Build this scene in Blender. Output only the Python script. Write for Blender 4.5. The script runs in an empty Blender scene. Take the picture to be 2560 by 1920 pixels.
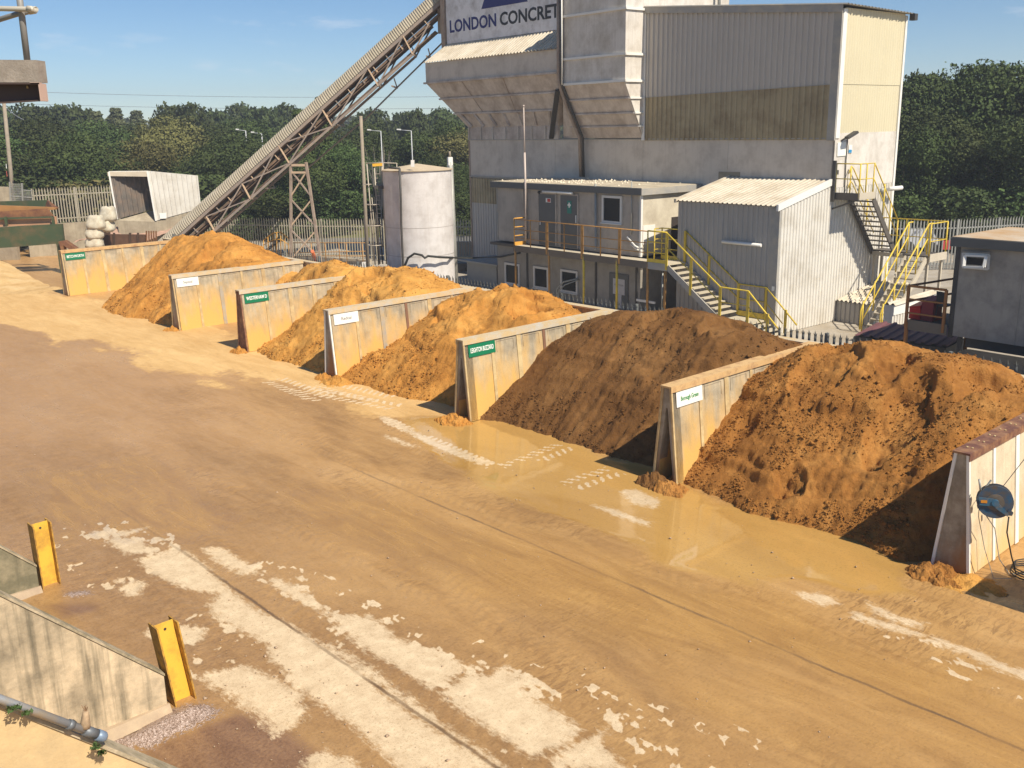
import bpy, math, random
import numpy as np
from mathutils import Vector, Matrix

# ------------------------------------------------------------------ camera, sky, sun, exposure
R = math.radians
scene = bpy.context.scene
EYE = Vector((0.0, 0.0, 6.9))
PITCH, ROLL = R(14.807), R(-1.0795)
FPX = 2424.8                                   # focal length for a picture 2560 wide
_F = Vector((0, math.cos(PITCH), -math.sin(PITCH)))
_U = Vector((0, math.sin(PITCH), math.cos(PITCH)))
_X = Vector((1, 0, 0))
AX = math.cos(ROLL) * _X + math.sin(ROLL) * _U
AU = -math.sin(ROLL) * _X + math.cos(ROLL) * _U
cam_data = bpy.data.cameras.new("camera")
cam = bpy.data.objects.new("camera", cam_data)
scene.collection.objects.link(cam)
cam_data.sensor_width = 36.0
cam_data.lens = FPX / 2560 * 36.0
cam_data.clip_start, cam_data.clip_end = 0.1, 6000
cam.matrix_world = Matrix(((AX.x, AU.x, -_F.x, EYE.x), (AX.y, AU.y, -_F.y, EYE.y), (AX.z, AU.z, -_F.z, EYE.z), (0, 0, 0, 1)))
scene.camera = cam

SUN_AZ, SUN_EL = R(138.5), R(48.7)
world = bpy.data.worlds.new("World"); scene.world = world; world.use_nodes = True
wn, wl = world.node_tree.nodes, world.node_tree.links
wn.clear()
w_out = wn.new("ShaderNodeOutputWorld"); w_bg = wn.new("ShaderNodeBackground")
sky = wn.new("ShaderNodeTexSky"); sky.sky_type = 'NISHITA'; sky.sun_disc = False
sky.sun_elevation = SUN_EL; sky.sun_rotation = SUN_AZ
sky.air_density = 0.8; sky.dust_density = 0.15; sky.ozone_density = 3.0; sky.altitude = 600
w_geo = wn.new("ShaderNodeTexCoord"); w_map = wn.new("ShaderNodeMapping")
w_map.inputs['Scale'].default_value = (3.0, 3.0, 12.0)
w_noise = wn.new("ShaderNodeTexNoise"); w_noise.inputs['Scale'].default_value = 2.6
w_noise.inputs['Detail'].default_value = 7; w_noise.inputs['Roughness'].default_value = 0.62
w_ramp = wn.new("ShaderNodeValToRGB")
w_ramp.color_ramp.elements[0].position = 0.60; w_ramp.color_ramp.elements[0].color = (0, 0, 0, 1)
w_ramp.color_ramp.elements[1].position = 0.80; w_ramp.color_ramp.elements[1].color = (0.5, 0.5, 0.5, 1)
w_mix = wn.new("ShaderNodeMixRGB"); w_mix.inputs['Color2'].default_value = (8.0, 8.2, 8.8, 1)
wl.new(w_geo.outputs['Generated'], w_map.inputs['Vector']); wl.new(w_map.outputs['Vector'], w_noise.inputs['Vector'])
wl.new(w_noise.outputs['Fac'], w_ramp.inputs['Fac']); wl.new(w_ramp.outputs['Color'], w_mix.inputs['Fac'])
w_hs = wn.new('ShaderNodeHueSaturation'); w_hs.inputs['Saturation'].default_value = 1.15; w_hs.inputs['Value'].default_value = 0.93
wl.new(sky.outputs['Color'], w_hs.inputs['Color']); wl.new(w_hs.outputs['Color'], w_mix.inputs['Color1']); wl.new(w_mix.outputs['Color'], w_bg.inputs['Color'])
wl.new(w_bg.outputs['Background'], w_out.inputs['Surface'])
w_bg.inputs['Strength'].default_value = 0.085

sun_data = bpy.data.lights.new("sun", 'SUN'); sun_data.energy = 4.6; sun_data.angle = R(0.5)
sun_data.color = (1.0, 0.91, 0.76)
sun = bpy.data.objects.new("sun", sun_data); scene.collection.objects.link(sun)
SUN_DIR = Vector((math.sin(SUN_AZ) * math.cos(SUN_EL), math.cos(SUN_AZ) * math.cos(SUN_EL), math.sin(SUN_EL)))
sun.rotation_euler = SUN_DIR.to_track_quat('Z', 'Y').to_euler()
vs = scene.view_settings
vs.view_transform = 'Standard'; vs.look = 'None'; vs.gamma = 1.0; vs.use_curve_mapping = False; vs.exposure = 0.46
scene.cycles.max_bounces = 6
scene.cycles.use_denoising = True

# ------------------------------------------------------------------ site frames (metres)
# site A: the plant building (u away along its end wall, v along its long front);
# site B: the storage bays (u along the partition walls, v along the row of bays)
AZA, AZB = R(50.775), R(47.474)
class Site:
    def __init__(s, az):
        s.az = az; s.eu = Vector((math.sin(az), math.cos(az), 0)); s.ev = Vector((-math.cos(az), math.sin(az), 0))
    def __call__(s, u, v, z=0.0):
        return s.eu * u + s.ev * v + Vector((0, 0, z))
    def uv(s, p):
        return p.dot(s.eu), p.dot(s.ev), p.z
A, B = Site(AZA), Site(AZB)
def ray(x, y):
    return _F + AX * ((x - 1280) / FPX) - AU * ((y - 960) / FPX)
def gnd(x, y, z=0.0):                          # where the survey sight line meets the level z
    d = ray(x, y); return EYE + d * ((z - EYE.z) / d.z)
def on(S, x, y, u=None, v=None):               # where it meets a wall plane of a site frame
    d = ray(x, y); n = S.eu if u is not None else S.ev; k = u if u is not None else v
    return EYE + d * ((k - EYE.dot(n)) / d.dot(n))
def onp(x, y, P, dr):                          # ... a vertical plane through P along dr
    d = ray(x, y); n = Vector((dr.y, -dr.x, 0)); return EYE + d * ((P - EYE).dot(n) / d.dot(n))

# ------------------------------------------------------------------ object helpers
COL = scene.collection
WL = {}
def tag(o, label=None, cat=None, group=None, kind=None):
    if label: o['label'] = label
    if cat: o['category'] = cat
    if group: o['group'] = group
    if kind: o['kind'] = kind
    return o
def thing(name, loc, label, cat, group=None):
    o = bpy.data.objects.new(name, None); COL.objects.link(o); o.location = loc
    o.empty_display_size = 0.3
    WL[o.name] = Vector(loc); return tag(o, label, cat, group)
class MB:
    def __init__(s): s.v = []; s.f = []; s.m = []; s.sm = []
    def add(s, vs, fs, mi=0, smooth=False):
        n = len(s.v); s.v += [tuple(v) for v in vs]
        for f in fs: s.f.append([i + n for i in f]); s.m.append(mi); s.sm.append(smooth)
        return s
    def quad(s, a, b, c, d, mi=0): return s.add([a, b, c, d], [(0, 1, 2, 3)], mi)
    def hexa(s, p, mi=0):        # 8 points: bottom 0-3, top 4-7
        return s.add(p, [(3, 2, 1, 0), (4, 5, 6, 7), (0, 1, 5, 4), (1, 2, 6, 5), (2, 3, 7, 6), (3, 0, 4, 7)], mi)
    def box(s, S, u0, u1, v0, v1, z0, z1, mi=0):
        if u0 > u1: u0, u1 = u1, u0
        if v0 > v1: v0, v1 = v1, v0
        P = [S(u0, v0, z0), S(u0, v1, z0), S(u1, v1, z0), S(u1, v0, z0), S(u0, v0, z1), S(u0, v1, z1), S(u1, v1, z1), S(u1, v0, z1)]
        # orientation: u x v is ... keep outward by flipping
        P = [P[0], P[3], P[2], P[1], P[4], P[7], P[6], P[5]]
        return s.hexa(P, mi)
    def bar(s, p, q, w, h=None, up=Vector((0, 0, 1)), mi=0):
        h = h or w; d = (q - p)
        if d.length < 1e-6: return s
        d.normalize(); a = d.cross(up)
        if a.length < 1e-3: a = d.cross(Vector((1, 0.3, 0)))
        a.normalize(); b = a.cross(d).normalized()
        a = a * (w / 2); b = b * (h / 2)
        P = [p - a - b, p + a - b, p + a + b, p - a + b, q - a - b, q + a - b, q + a + b, q - a + b]
        return s.add(P, [(0, 1, 2, 3), (7, 6, 5, 4), (0, 4, 5, 1), (1, 5, 6, 2), (2, 6, 7, 3), (3, 7, 4, 0)], mi)
    def tube(s, pts, r, n=8, mi=0, cap=True):
        pts = [Vector(p) for p in pts]; rr = r if isinstance(r, (list, tuple)) else [r] * len(pts)
        base = len(s.v); prev = None
        for i, p in enumerate(pts):
            d = (pts[min(i + 1, len(pts) - 1)] - pts[max(i - 1, 0)]).normalized()
            if prev is None:
                a = d.cross(Vector((0, 0, 1)))
                if a.length < 1e-3: a = d.cross(Vector((1, 0, 0)))
            else:
                a = prev - d * prev.dot(d)
            a.normalize(); prev = a; b = d.cross(a)
            for k in range(n):
                t = 2 * math.pi * k / n
                s.v.append(tuple(p + (a * math.cos(t) + b * math.sin(t)) * rr[i]))
        for i in range(len(pts) - 1):
            for k in range(n):
                k2 = (k + 1) % n
                s.f.append([base + i * n + k, base + i * n + k2, base + (i + 1) * n + k2, base + (i + 1) * n + k]); s.m.append(mi); s.sm.append(n > 5)
        if cap:
            s.f.append([base + k for k in reversed(range(n))]); s.m.append(mi); s.sm.append(False)
            e = base + (len(pts) - 1) * n
            s.f.append([e + k for k in range(n)]); s.m.append(mi); s.sm.append(False)
        return s
    def prism(s, poly, off, mi=0):   # planar polygon points extruded by vector off
        n = len(poly); P = [Vector(p) for p in poly] + [Vector(p) + off for p in poly]
        return s.add(P, [list(range(n))[::-1], list(range(n, 2 * n))] + [(i, (i + 1) % n, n + (i + 1) % n, n + i) for i in range(n)], mi)
    def corr(s, a, b, c, d, nrm, pitch=0.2, depth=0.035, mi=0, kind='trap', segs=1):
        # sheet with bottom a->b, top d->c ; ribs run bottom to top, pushed out along nrm
        L = ((b - a).length + (c - d).length) / 2; n = max(1, int(round(L / pitch)))
        prof = [(0, 0), (0.55, 0), (0.65, 1), (0.9, 1)] if kind == 'trap' else [(k / 6, 0.5 - 0.5 * math.cos(2 * math.pi * k / 6)) for k in range(6)]
        ts = [((i + t) / n, h) for i in range(n) for t, h in prof] + [(1, 0)]
        base = len(s.v)
        for t, h in ts:
            lo = a.lerp(b, t) + nrm * (h * depth); hi = d.lerp(c, t) + nrm * (h * depth)
            for k in range(segs + 1): s.v.append(tuple(lo.lerp(hi, k / segs)))
        w = segs + 1
        for i in range(len(ts) - 1):
            for k in range(segs):
                s.f.append([base + i * w + k, base + (i + 1) * w + k, base + (i + 1) * w + k + 1, base + i * w + k + 1]); s.m.append(mi); s.sm.append(kind != 'trap')
        return s
    def build(s, name, mats, parent=None, loc=None):
        me = bpy.data.meshes.new(name)
        off = WL[parent.name] if parent is not None else (Vector(loc) if loc is not None else Vector((0, 0, 0)))
        vs_ = [(v[0] - off.x, v[1] - off.y, v[2] - off.z) for v in s.v]
        me.from_pydata(vs_, [], s.f)
        mats = mats if isinstance(mats, (list, tuple)) else [mats]
        for m in mats: me.materials.append(m)
        me.polygons.foreach_set('material_index', s.m); me.polygons.foreach_set('use_smooth', s.sm)
        me.update()
        o = bpy.data.objects.new(name, me); COL.objects.link(o)
        if parent is not None: o.parent = parent
        else: o.location = off
        WL[o.name] = off
        return o
def part(name, m, mats, parent): return m.build(name, mats, parent)
def centroid(m):
    n = len(m.v); return Vector((sum(v[0] for v in m.v) / n, sum(v[1] for v in m.v) / n, min(v[2] for v in m.v)))
def solo(name, m, mats, label, cat, group=None):
    return tag(m.build(name, mats, None, centroid(m)), label, cat, group)
def struct(name, m, mats, loc=(0, 0, 0)):
    return tag(m.build(name, mats, None, Vector(loc)), kind='structure')

# ------------------------------------------------------------------ materials
def nd(t, typ, **kw):
    n = t.nodes.new(typ)
    for k, v in kw.items():
        if k in n.inputs: n.inputs[k].default_value = v
        else: setattr(n, k, v)
    return n
def rgba(c): return (c[0], c[1], c[2], 1.0)
def ramp(t, fac, stops):
    r = t.nodes.new("ShaderNodeValToRGB"); e = r.color_ramp.elements
    while len(e) < len(stops): e.new(0.5)
    for i, (p, c) in enumerate(stops):
        e[i].position = p; e[i].color = rgba(c) if isinstance(c, (tuple, list)) else (c, c, c, 1)
    t.links.new(fac, r.inputs['Fac']); return r.outputs['Color']
def mixc(t, fac, a, b, mode='MIX'):
    m = t.nodes.new("ShaderNodeMixRGB"); m.blend_type = mode
    for key, val in (('Fac', fac), ('Color1', a), ('Color2', b)):
        if isinstance(val, (int, float)): m.inputs[key].default_value = val if key == 'Fac' else (val, val, val, 1)
        elif isinstance(val, tuple): m.inputs[key].default_value = rgba(val)
        else: t.links.new(val, m.inputs[key])
    return m.outputs['Color']
def mth(t, op, a, b=None, clamp=False):
    m = t.nodes.new("ShaderNodeMath"); m.operation = op; m.use_clamp = clamp
    for i, val in enumerate((a, b)):
        if val is None: continue
        if isinstance(val, (int, float)): m.inputs[i].default_value = val
        else: t.links.new(val, m.inputs[i])
    return m.outputs[0]
def noise(t, vec, scale, detail=4, rough=0.55, stretch=None, dist=0.0):
    if stretch:
        mp = nd(t, "ShaderNodeMapping"); mp.inputs['Scale'].default_value = stretch; t.links.new(vec, mp.inputs['Vector']); vec = mp.outputs['Vector']
    n = nd(t, "ShaderNodeTexNoise", Scale=scale, Detail=detail, Roughness=rough, Distortion=dist)
    t.links.new(vec, n.inputs['Vector']); return n.outputs['Fac']
MATS = {}
def mat(name, col, rough=0.75, metal=0.0, var=0.12, scale=1.5, dirt=None, dirt_amt=0.0, streak=0.0, streak_col=(0.12, 0.09, 0.06), bump=0.0, bscale=25, spec=0.4, low_stain=None):
    if name in MATS: return MATS[name]
    m = bpy.data.materials.new(name); m.use_nodes = True; t = m.node_tree
    bs = t.nodes['Principled BSDF']; bs.inputs['Roughness'].default_value = rough; bs.inputs['Metallic'].default_value = metal
    bs.inputs['Specular IOR Level'].default_value = spec
    tc = nd(t, "ShaderNodeNewGeometry").outputs['Position']
    big = noise(t, tc, scale, 5, 0.6)
    c = ramp(t, big, [(0.25, tuple(x * (1 - var) for x in col)), (0.75, tuple(min(1, x * (1 + var)) for x in col))])
    if dirt is not None:
        dn = noise(t, tc, scale * 1.7, 8, 0.68)
        f = ramp(t, dn, [(0.5 - dirt_amt * 0.35, 0.0), (0.78 - dirt_amt * 0.35, 0.85)])
        c = mixc(t, f, c, dirt)
    if streak > 0:
        sn = noise(t, tc, 3.0, 5, 0.6, stretch=(3.2, 3.2, 0.22))
        f = mth(t, 'MULTIPLY', ramp(t, sn, [(0.48, 0.0), (0.78, 1.0)]), streak)
        c = mixc(t, f, c, streak_col)
    if low_stain is not None:       # mud splash: (colour, height, reach)
        sx = nd(t, "ShaderNodeSeparateXYZ"); t.links.new(tc, sx.inputs[0])
        n2 = noise(t, tc, 1.3, 7, 0.65, stretch=(1.6, 1.6, 0.5))
        hh = mth(t, 'ADD', sx.outputs['Z'], mth(t, 'MULTIPLY', mth(t, 'SUBTRACT', n2, 0.5), -3.6))
        mr = nd(t, "ShaderNodeMapRange"); mr.inputs['From Min'].default_value = low_stain[1] + low_stain[2]; mr.inputs['From Max'].default_value = low_stain[1] - low_stain[2]
        t.links.new(hh, mr.inputs['Value'])
        c = mixc(t, mr.outputs[0], c, low_stain[0])
    t.links.new(c, bs.inputs['Base Color'])
    if bump > 0:
        bn = noise(t, tc, bscale, 5, 0.6)
        b = nd(t, "ShaderNodeBump", Strength=bump, Distance=0.02); t.links.new(bn, b.inputs['Height']); t.links.new(b.outputs[0], bs.inputs['Normal'])
    MATS[name] = m; return m
def srgb(r, g, b, k=1.0):
    f = lambda c: ((c / 255 + 0.055) / 1.055) ** 2.4 if c / 255 > 0.04045 else c / 255 / 12.92
    return (f(r) * k, f(g) * k, f(b) * k)

# ------------------------------------------------------------------ numpy noise
def vnoise(x, y, seed=0):
    xi = np.floor(x).astype(np.int64); yi = np.floor(y).astype(np.int64); xf = x - xi; yf = y - yi
    def h(a, b):
        n = (a * 374761393 + b * 668265263 + seed * 974634777) & 0xFFFFFFFF
        n = ((n ^ (n >> 13)) * 1274126177) & 0xFFFFFFFF
        return ((n ^ (n >> 16)) & 0xFFFF) / 65535.0
    u = xf * xf * xf * (xf * (xf * 6 - 15) + 10); w = yf * yf * yf * (yf * (yf * 6 - 15) + 10)
    return (h(xi, yi) * (1 - u) + h(xi + 1, yi) * u) * (1 - w) + (h(xi, yi + 1) * (1 - u) + h(xi + 1, yi + 1) * u) * w
def fbm(x, y, oct=5, seed=0, gain=0.5, lac=2.03):
    s = 0; a = 1; tot = 0
    for o in range(oct):
        s = s + a * vnoise(x + 17.3 * o, y - 9.1 * o, seed + o * 7); tot += a; a *= gain; x = x * lac; y = y * lac
    return s / tot
def sstep(e0, e1, x):
    t = np.clip((x - e0) / (e1 - e0), 0, 1); return t * t * (3 - 2 * t)
def grid_mesh(name, X, Y, Z, keep=None, smooth=True):
    n, m = X.shape; me = bpy.data.meshes.new(name)
    co = np.stack([X, Y, Z], -1).reshape(-1, 3).astype(np.float32)
    idx = np.arange(n * m).reshape(n, m)
    f = np.stack([idx[:-1, :-1], idx[1:, :-1], idx[1:, 1:], idx[:-1, 1:]], -1).reshape(-1, 4)
    if keep is not None: f = f[keep.reshape(-1)]
    e1 = co[f[0, 1]] - co[f[0, 0]]; e2 = co[f[0, 3]] - co[f[0, 0]]
    if np.cross(e1, e2)[2] < 0: f = f[:, ::-1]
    me.vertices.add(len(co)); me.vertices.foreach_set('co', co.reshape(-1))
    me.loops.add(f.size); me.loops.foreach_set('vertex_index', f.reshape(-1).astype(np.int32))
    me.polygons.add(len(f)); me.polygons.foreach_set('loop_start', (np.arange(len(f)) * 4).astype(np.int32))
    me.polygons.foreach_set('use_smooth', np.full(len(f), smooth))
    me.update(calc_edges=True); return me
def text_on(txt, size, O, ex, ey, mat_, name, parent, bold=0.0, thick=0.004, width=None, align='CENTER'):
    cu = bpy.data.curves.new(name, 'FONT'); cu.body = txt; cu.size = size; cu.align_x = align; cu.align_y = 'CENTER'
    cu.offset = bold; cu.extrude = thick; cu.resolution_u = 3
    to = bpy.data.objects.new(name, cu); COL.objects.link(to)
    dg = bpy.context.evaluated_depsgraph_get(); dg.update()
    me = bpy.data.meshes.new_from_object(to.evaluated_get(dg)); bpy.data.objects.remove(to); 
    co = np.empty(len(me.vertices) * 3); me.vertices.foreach_get('co', co); co = co.reshape(-1, 3)
    if width:
        k = width / (co[:, 0].max() - co[:, 0].min()); co[:, 0] *= k
    off = WL[parent.name]
    ez = ex.cross(ey)
    M3 = np.array([list(ex), list(ey), list(ez)])
    w = co @ M3 + np.array(list(O - off))
    me.vertices.foreach_set('co', w.reshape(-1)); me.update()
    me.materials.clear(); me.materials.append(mat_)
    o = bpy.data.objects.new(name, me); COL.objects.link(o); o.parent = parent; WL[o.name] = off
    return o
# ------------------------------------------------------------------ the yard
K = 2560 / 2212
DRY = [
 [(300,1210),(365,1190),(405,1196),(455,1245),(520,1292),(560,1325),(622,1352),(700,1398),(760,1440),(830,1500),(890,1545),(960,1592),(1020,1625),(1085,1665),(870,1665),(800,1600),(745,1555),(690,1515),(640,1482),(590,1422),(602,1388),(560,1372),(470,1342),(448,1310),(472,1282),(400,1268),(330,1237)],
 [(440,1187),(482,1185),(520,1210),(560,1236),(530,1240),(480,1215)],
 [(590,1250),(640,1275),(720,1322),(802,1330),(852,1376),(922,1402),(1018,1442),(960,1476),(930,1492),(900,1465),(850,1432),(770,1390),(740,1352),(690,1318),(640,1290)],
 [(945,1497),(1012,1455),(1060,1462),(1110,1470),(1150,1510),(1205,1535),(1262,1580),(1182,1622),(1150,1640),(1080,1592),(1000,1540)],
 [(708,1395),(760,1420),(830,1466),(905,1520),(985,1590),(1050,1625),(1112,1665),(1095,1665),(1020,1618),(960,1580),(890,1535),(830,1488),(760,1430)],
 [(440,1462),(478,1450),(530,1441),(600,1465),(652,1492),(662,1550),(602,1590),(570,1558),(500,1500)],
 [(262,1272),(290,1252),(318,1262),(300,1288),(272,1290)],
 [(315,1366),(350,1358),(440,1362),(432,1382),(380,1388),(330,1378)],
 [(650,1640),(700,1620),(760,1640),(800,1672),(655,1672)],
 [(1188,1642),(1260,1600),(1318,1572),(1300,1602),(1345,1660),(1200,1660)],
 [(1345,1060),(1372,1058),(1420,1080),(1412,1093),(1370,1085)],
 [(1280,1091),(1330,1102),(1400,1126),(1396,1133),(1330,1112)],
 [(1728,1283),(1790,1287),(1812,1303),(1770,1302)],
 [(1872,1300),(1905,1312),(1935,1328),(2000,1346),(1985,1352),(1930,1340),(1880,1316)],
 [(1845,1322),(1900,1340),(1960,1356),(2002,1368),(1990,1374),(1930,1358),(1850,1334)],
 [(2010,1372),(2060,1388),(2110,1402),(2160,1430),(2230,1462),(2230,1472),(2150,1442),(2090,1412),(2020,1384)],
 [(828,900),(850,908),(900,932),(960,960),(1020,985),(1062,998),(1040,1000),(980,980),(920,955),(860,922),(828,908)],
 [(832,942),(860,948),(905,966),(880,964),(838,948)],
 [(205,1148),(250,1150),(322,1138),(260,1160)], [(232,1164),(300,1166),(322,1194),(280,1200),(250,1180)],
 [(1040,1478),(1090,1440),(1135,1480),(1100,1500)],
 [(2195,1445),(2235,1455),(2235,1475),(2200,1462)],[(250,1258),(270,1250),(272,1262)],
]
SANDY = [[(-300,560),(-300,690),(0,705),(120,735),(250,762),(390,805),(520,835),(640,850),(740,868),(850,900),(960,905),(1010,895),(990,840),(700,790),(530,740),(380,690),(140,620),(-300,560)]]
WET = [[(860,905),(985,895),(1090,900),(1200,940),(1300,985),(1420,1000),(1560,1080),(1750,1115),(1850,1165),(2000,1215),(1990,1290),(1880,1290),(1700,1270),(1560,1250),(1440,1230),(1330,1165),(1150,1110),(1010,1040),(900,960)]]
WET2 = [[(1180,1180),(1500,1240),(1800,1300),(2212,1440),(2212,1659),(1900,1600),(1600,1480),(1350,1350)], [(560,1040),(900,1050),(1250,1180),(1300,1300),(1000,1260),(640,1150)], [(0,1010),(300,1000),(520,1120),(400,1180),(100,1100)]]
GRAV = [[(240,1605),(300,1572),(362,1540),(400,1515),(450,1515),(485,1535),(450,1556),(380,1585),(330,1612),(280,1612)], [(110,1290),(150,1275),(200,1270),(230,1285),(150,1300)]]
DARKG = [[(300,1618),(400,1585),(520,1540),(560,1560),(640,1600),(690,1640),(600,1680),(400,1680),(340,1655)], [(60,1310),(140,1290),(240,1300),(230,1330),(120,1350)]]
def poly_uv(pl):
    out = []
    for x, y in pl:
        p = gnd(x * K, y * K); out.append((p.dot(B.eu), p.dot(B.ev)))
    return np.array(out)
def sdf(Ug, Vg, polys, reach=1.5):
    best = np.full(Ug.shape, -reach)
    for pl in polys:
        P = poly_uv(pl)
        m = (Ug > P[:, 0].min() - reach) & (Ug < P[:, 0].max() + reach) & (Vg > P[:, 1].min() - reach) & (Vg < P[:, 1].max() + reach)
        if not m.any(): continue
        x = Ug[m]; y = Vg[m]; d = np.full(x.shape, 1e9); ins = np.zeros(x.shape, bool)
        for i in range(len(P)):
            ax, ay = P[i]; bx, by = P[(i + 1) % len(P)]
            ex, ey = bx - ax, by - ay; L = ex * ex + ey * ey + 1e-9
            t = np.clip(((x - ax) * ex + (y - ay) * ey) / L, 0, 1)
            d = np.minimum(d, np.hypot(x - ax - t * ex, y - ay - t * ey))
            c = ((ay > y) != (by > y)) & (x < (bx - ax) * (y - ay) / (by - ay + 1e-12) + ax)
            ins ^= c
        s_ = np.where(ins, d, -d); best[m] = np.maximum(best[m], s_)
    return best
us_ = np.arange(-3.0, 20.31, 0.05); vs2 = np.arange(-7.0, 66.0, 0.05)
UG, VG = np.meshgrid(us_, vs2, indexing='ij')
dry = sdf(UG, VG, DRY, 1.0); sandy = sdf(UG, VG, SANDY, 3.0); wet = sdf(UG, VG, WET, 3.0); wet2 = sdf(UG, VG, WET2, 3.0)
grav = sdf(UG, VG, GRAV, 1.0); dkg = sdf(UG, VG, DARKG, 1.5)
wear = (fbm(UG * 1.6, VG * 0.7, 5, 3) - 0.5)
a_dry = np.clip(dry / 0.26 + wear * 0.9, -2, 2) * 0.5 + 0.5
FLECK = [[(1040,1400),(1180,1440),(1330,1500),(1600,1600),(1560,1680),(1300,1680),(1200,1560),(1150,1500)], [(120,1150),(330,1125),(360,1200),(250,1270),(140,1230)], [(600,1235),(760,1300),(860,1360),(1040,1440),(1000,1470),(760,1380)], [(560,1225),(700,1260),(720,1290),(600,1260)], [(1000,1600),(1200,1640),(1400,1680),(1000,1680)], [(1950,1380),(2230,1480),(2230,1510),(1980,1400)], [(420,1340),(640,1460),(600,1560),(440,1440)]]
fl_ = sdf(UG, VG, FLECK, 1.0)
spk = fbm(UG * 5.5, VG * 3.2, 5, 301, gain=0.66)
a_dry = np.where((spk > 0.625) & (fl_ > -0.25), np.maximum(a_dry, 0.45 + (spk - 0.625) * 6), a_dry)
rag = fbm(UG * 0.7, VG * 0.35, 5, 11) - 0.5
a_sand = np.clip(0.5 + (sandy / 2.2 + rag * 1.5), 0, 1)
a_wet = np.clip(0.5 + (wet / 1.2 + rag * 1.2), 0, 1)
a_wet2 = np.clip(0.5 + (wet2 / 2.5 + rag * 1.4), 0, 1)
a_grav = np.clip(0.5 + (grav / 0.7 + rag * 0.7), 0, 1)
a_dkg = np.clip(0.5 + (dkg / 0.9 + rag * 0.8), 0, 1)
# ruts and tread marks as real relief, millimetres to a centimetre or two, combed along the way the loader drives
zz = (fbm(UG * 3.2, VG * 0.30, 4, 21) - 0.5) * 0.030 + (fbm(UG * 0.5, VG * 0.4, 3, 31) - 0.5) * 0.05
zz += (fbm(UG * 6, VG * 6, 3, 41) - 0.5) * 0.014
def tracks(u0, v0, u1, v1, w=0.28, amp=0.0045, per=0.22, seed=0):
    global zz, a_dry
    ex, ey = u1 - u0, v1 - v0; L = math.hypot(ex, ey); ex /= L; ey /= L
    s_ = (UG - u0) * ex + (VG - v0) * ey; c_ = -(UG - u0) * ey + (VG - v0) * ex + 0.25 * np.sin(s_ * 0.25 + seed)
    body = sstep(w, w * 0.75, np.abs(c_)) * sstep(0, 1.0, s_) * sstep(L, L - 1.0, s_) * sstep(0.35, 0.6, fbm(UG * 0.8, VG * 0.8, 3, 50 + seed))
    bars = 0.5 + 0.5 * np.sign(np.sin(2 * math.pi * (s_ + np.abs(c_) * 0.9) / per))
    zz = zz + body * (bars - 0.5) * amp * 2
    return body * bars
tb = 0
for k, (u0, v0, u1, v1) in enumerate([(13.2, 3, 12.6, 30), (11.3, 3, 10.9, 30), (8.6, 2, 8.2, 22), (6.9, 2, 6.6, 22), (10, 8, 14.5, 24), (8.2, 8, 12.5, 24), (5.3, 4, 5.0, 16), (9.7, 28, 12.5, 50), (7.6, 28, 10.5, 50), (13.6, 15.6, 10.2, 13.4), (13.9, 22.3, 11.6, 25.6), (13.0, 10.5, 10.0, 9.0)]):
    tb = tb + tracks(u0, v0, u1, v1, seed=k)
# the clean pale treads left on the concrete by tyres, in two places the photograph shows them
def treadmark(p, q, w=0.36, per=0.21):
    global a_dry
    P_, Q_ = gnd(p[0] * K, p[1] * K), gnd(q[0] * K, q[1] * K)
    u0, v0, u1, v1 = P_.dot(B.eu), P_.dot(B.ev), Q_.dot(B.eu), Q_.dot(B.ev)
    ex, ey = u1 - u0, v1 - v0; L = math.hypot(ex, ey); ex /= L; ey /= L
    s_ = (UG - u0) * ex + (VG - v0) * ey; c_ = -(UG - u0) * ey + (VG - v0) * ex
    m = (np.abs(c_) < w) & (np.abs(np.abs(c_) - w * .55) < w * 0.36) & (s_ > 0) & (s_ < L) & (np.mod(s_ + np.abs(c_) * 0.5, per) < per * 0.5) & (fbm(UG * 1.2, VG * 1.2, 3, 77) > 0.38)
    a_dry = np.where(m, 0.88, a_dry)
treadmark((1098, 1012), (1222, 962)); treadmark((1225, 1050), (1330, 1015), 0.35)
treadmark((690, 830), (832, 862), 0.5); treadmark((590, 820), (700, 862), 0.45, 0.26); treadmark((640, 838), (860, 880), 0.35, 0.26); treadmark((835, 908), (1065, 1006), 0.2, 0.2)
zz = zz * (1 - 0.93 * sstep(0.45, 0.6, a_wet)) * (1 - 0.5 * sstep(0.4, 0.7, a_wet2)) * (1 - 0.85 * sstep(0.5, 0.7, a_dry))
zz -= 0.012 * sstep(0.45, 0.7, a_wet)
zz += 0.12 * sstep(0.45, 1.0, a_grav) + (fbm(UG * 14, VG * 14, 2, 91) - .5) * 0.03 * sstep(0.5, 0.7, a_grav)
Xg = UG * math.sin(AZB) - VG * math.cos(AZB); Yg = UG * math.cos(AZB) + VG * math.sin(AZB)
yard_me = grid_mesh("yard_ground", Xg, Yg, zz)
for nm, arr in (('dry', a_dry), ('sand', a_sand), ('wet', a_wet), ('wet2', a_wet2), ('grav', a_grav), ('dkg', a_dkg)):
    at = yard_me.attributes.new(nm, 'FLOAT', 'POINT'); at.data.foreach_set('value', arr.reshape(-1).astype(np.float32))
at = yard_me.attributes.new('site', 'FLOAT_VECTOR', 'POINT')
at.data.foreach_set('vector', np.stack([UG, VG, np.zeros_like(UG)], -1).reshape(-1).astype(np.float32))
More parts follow.
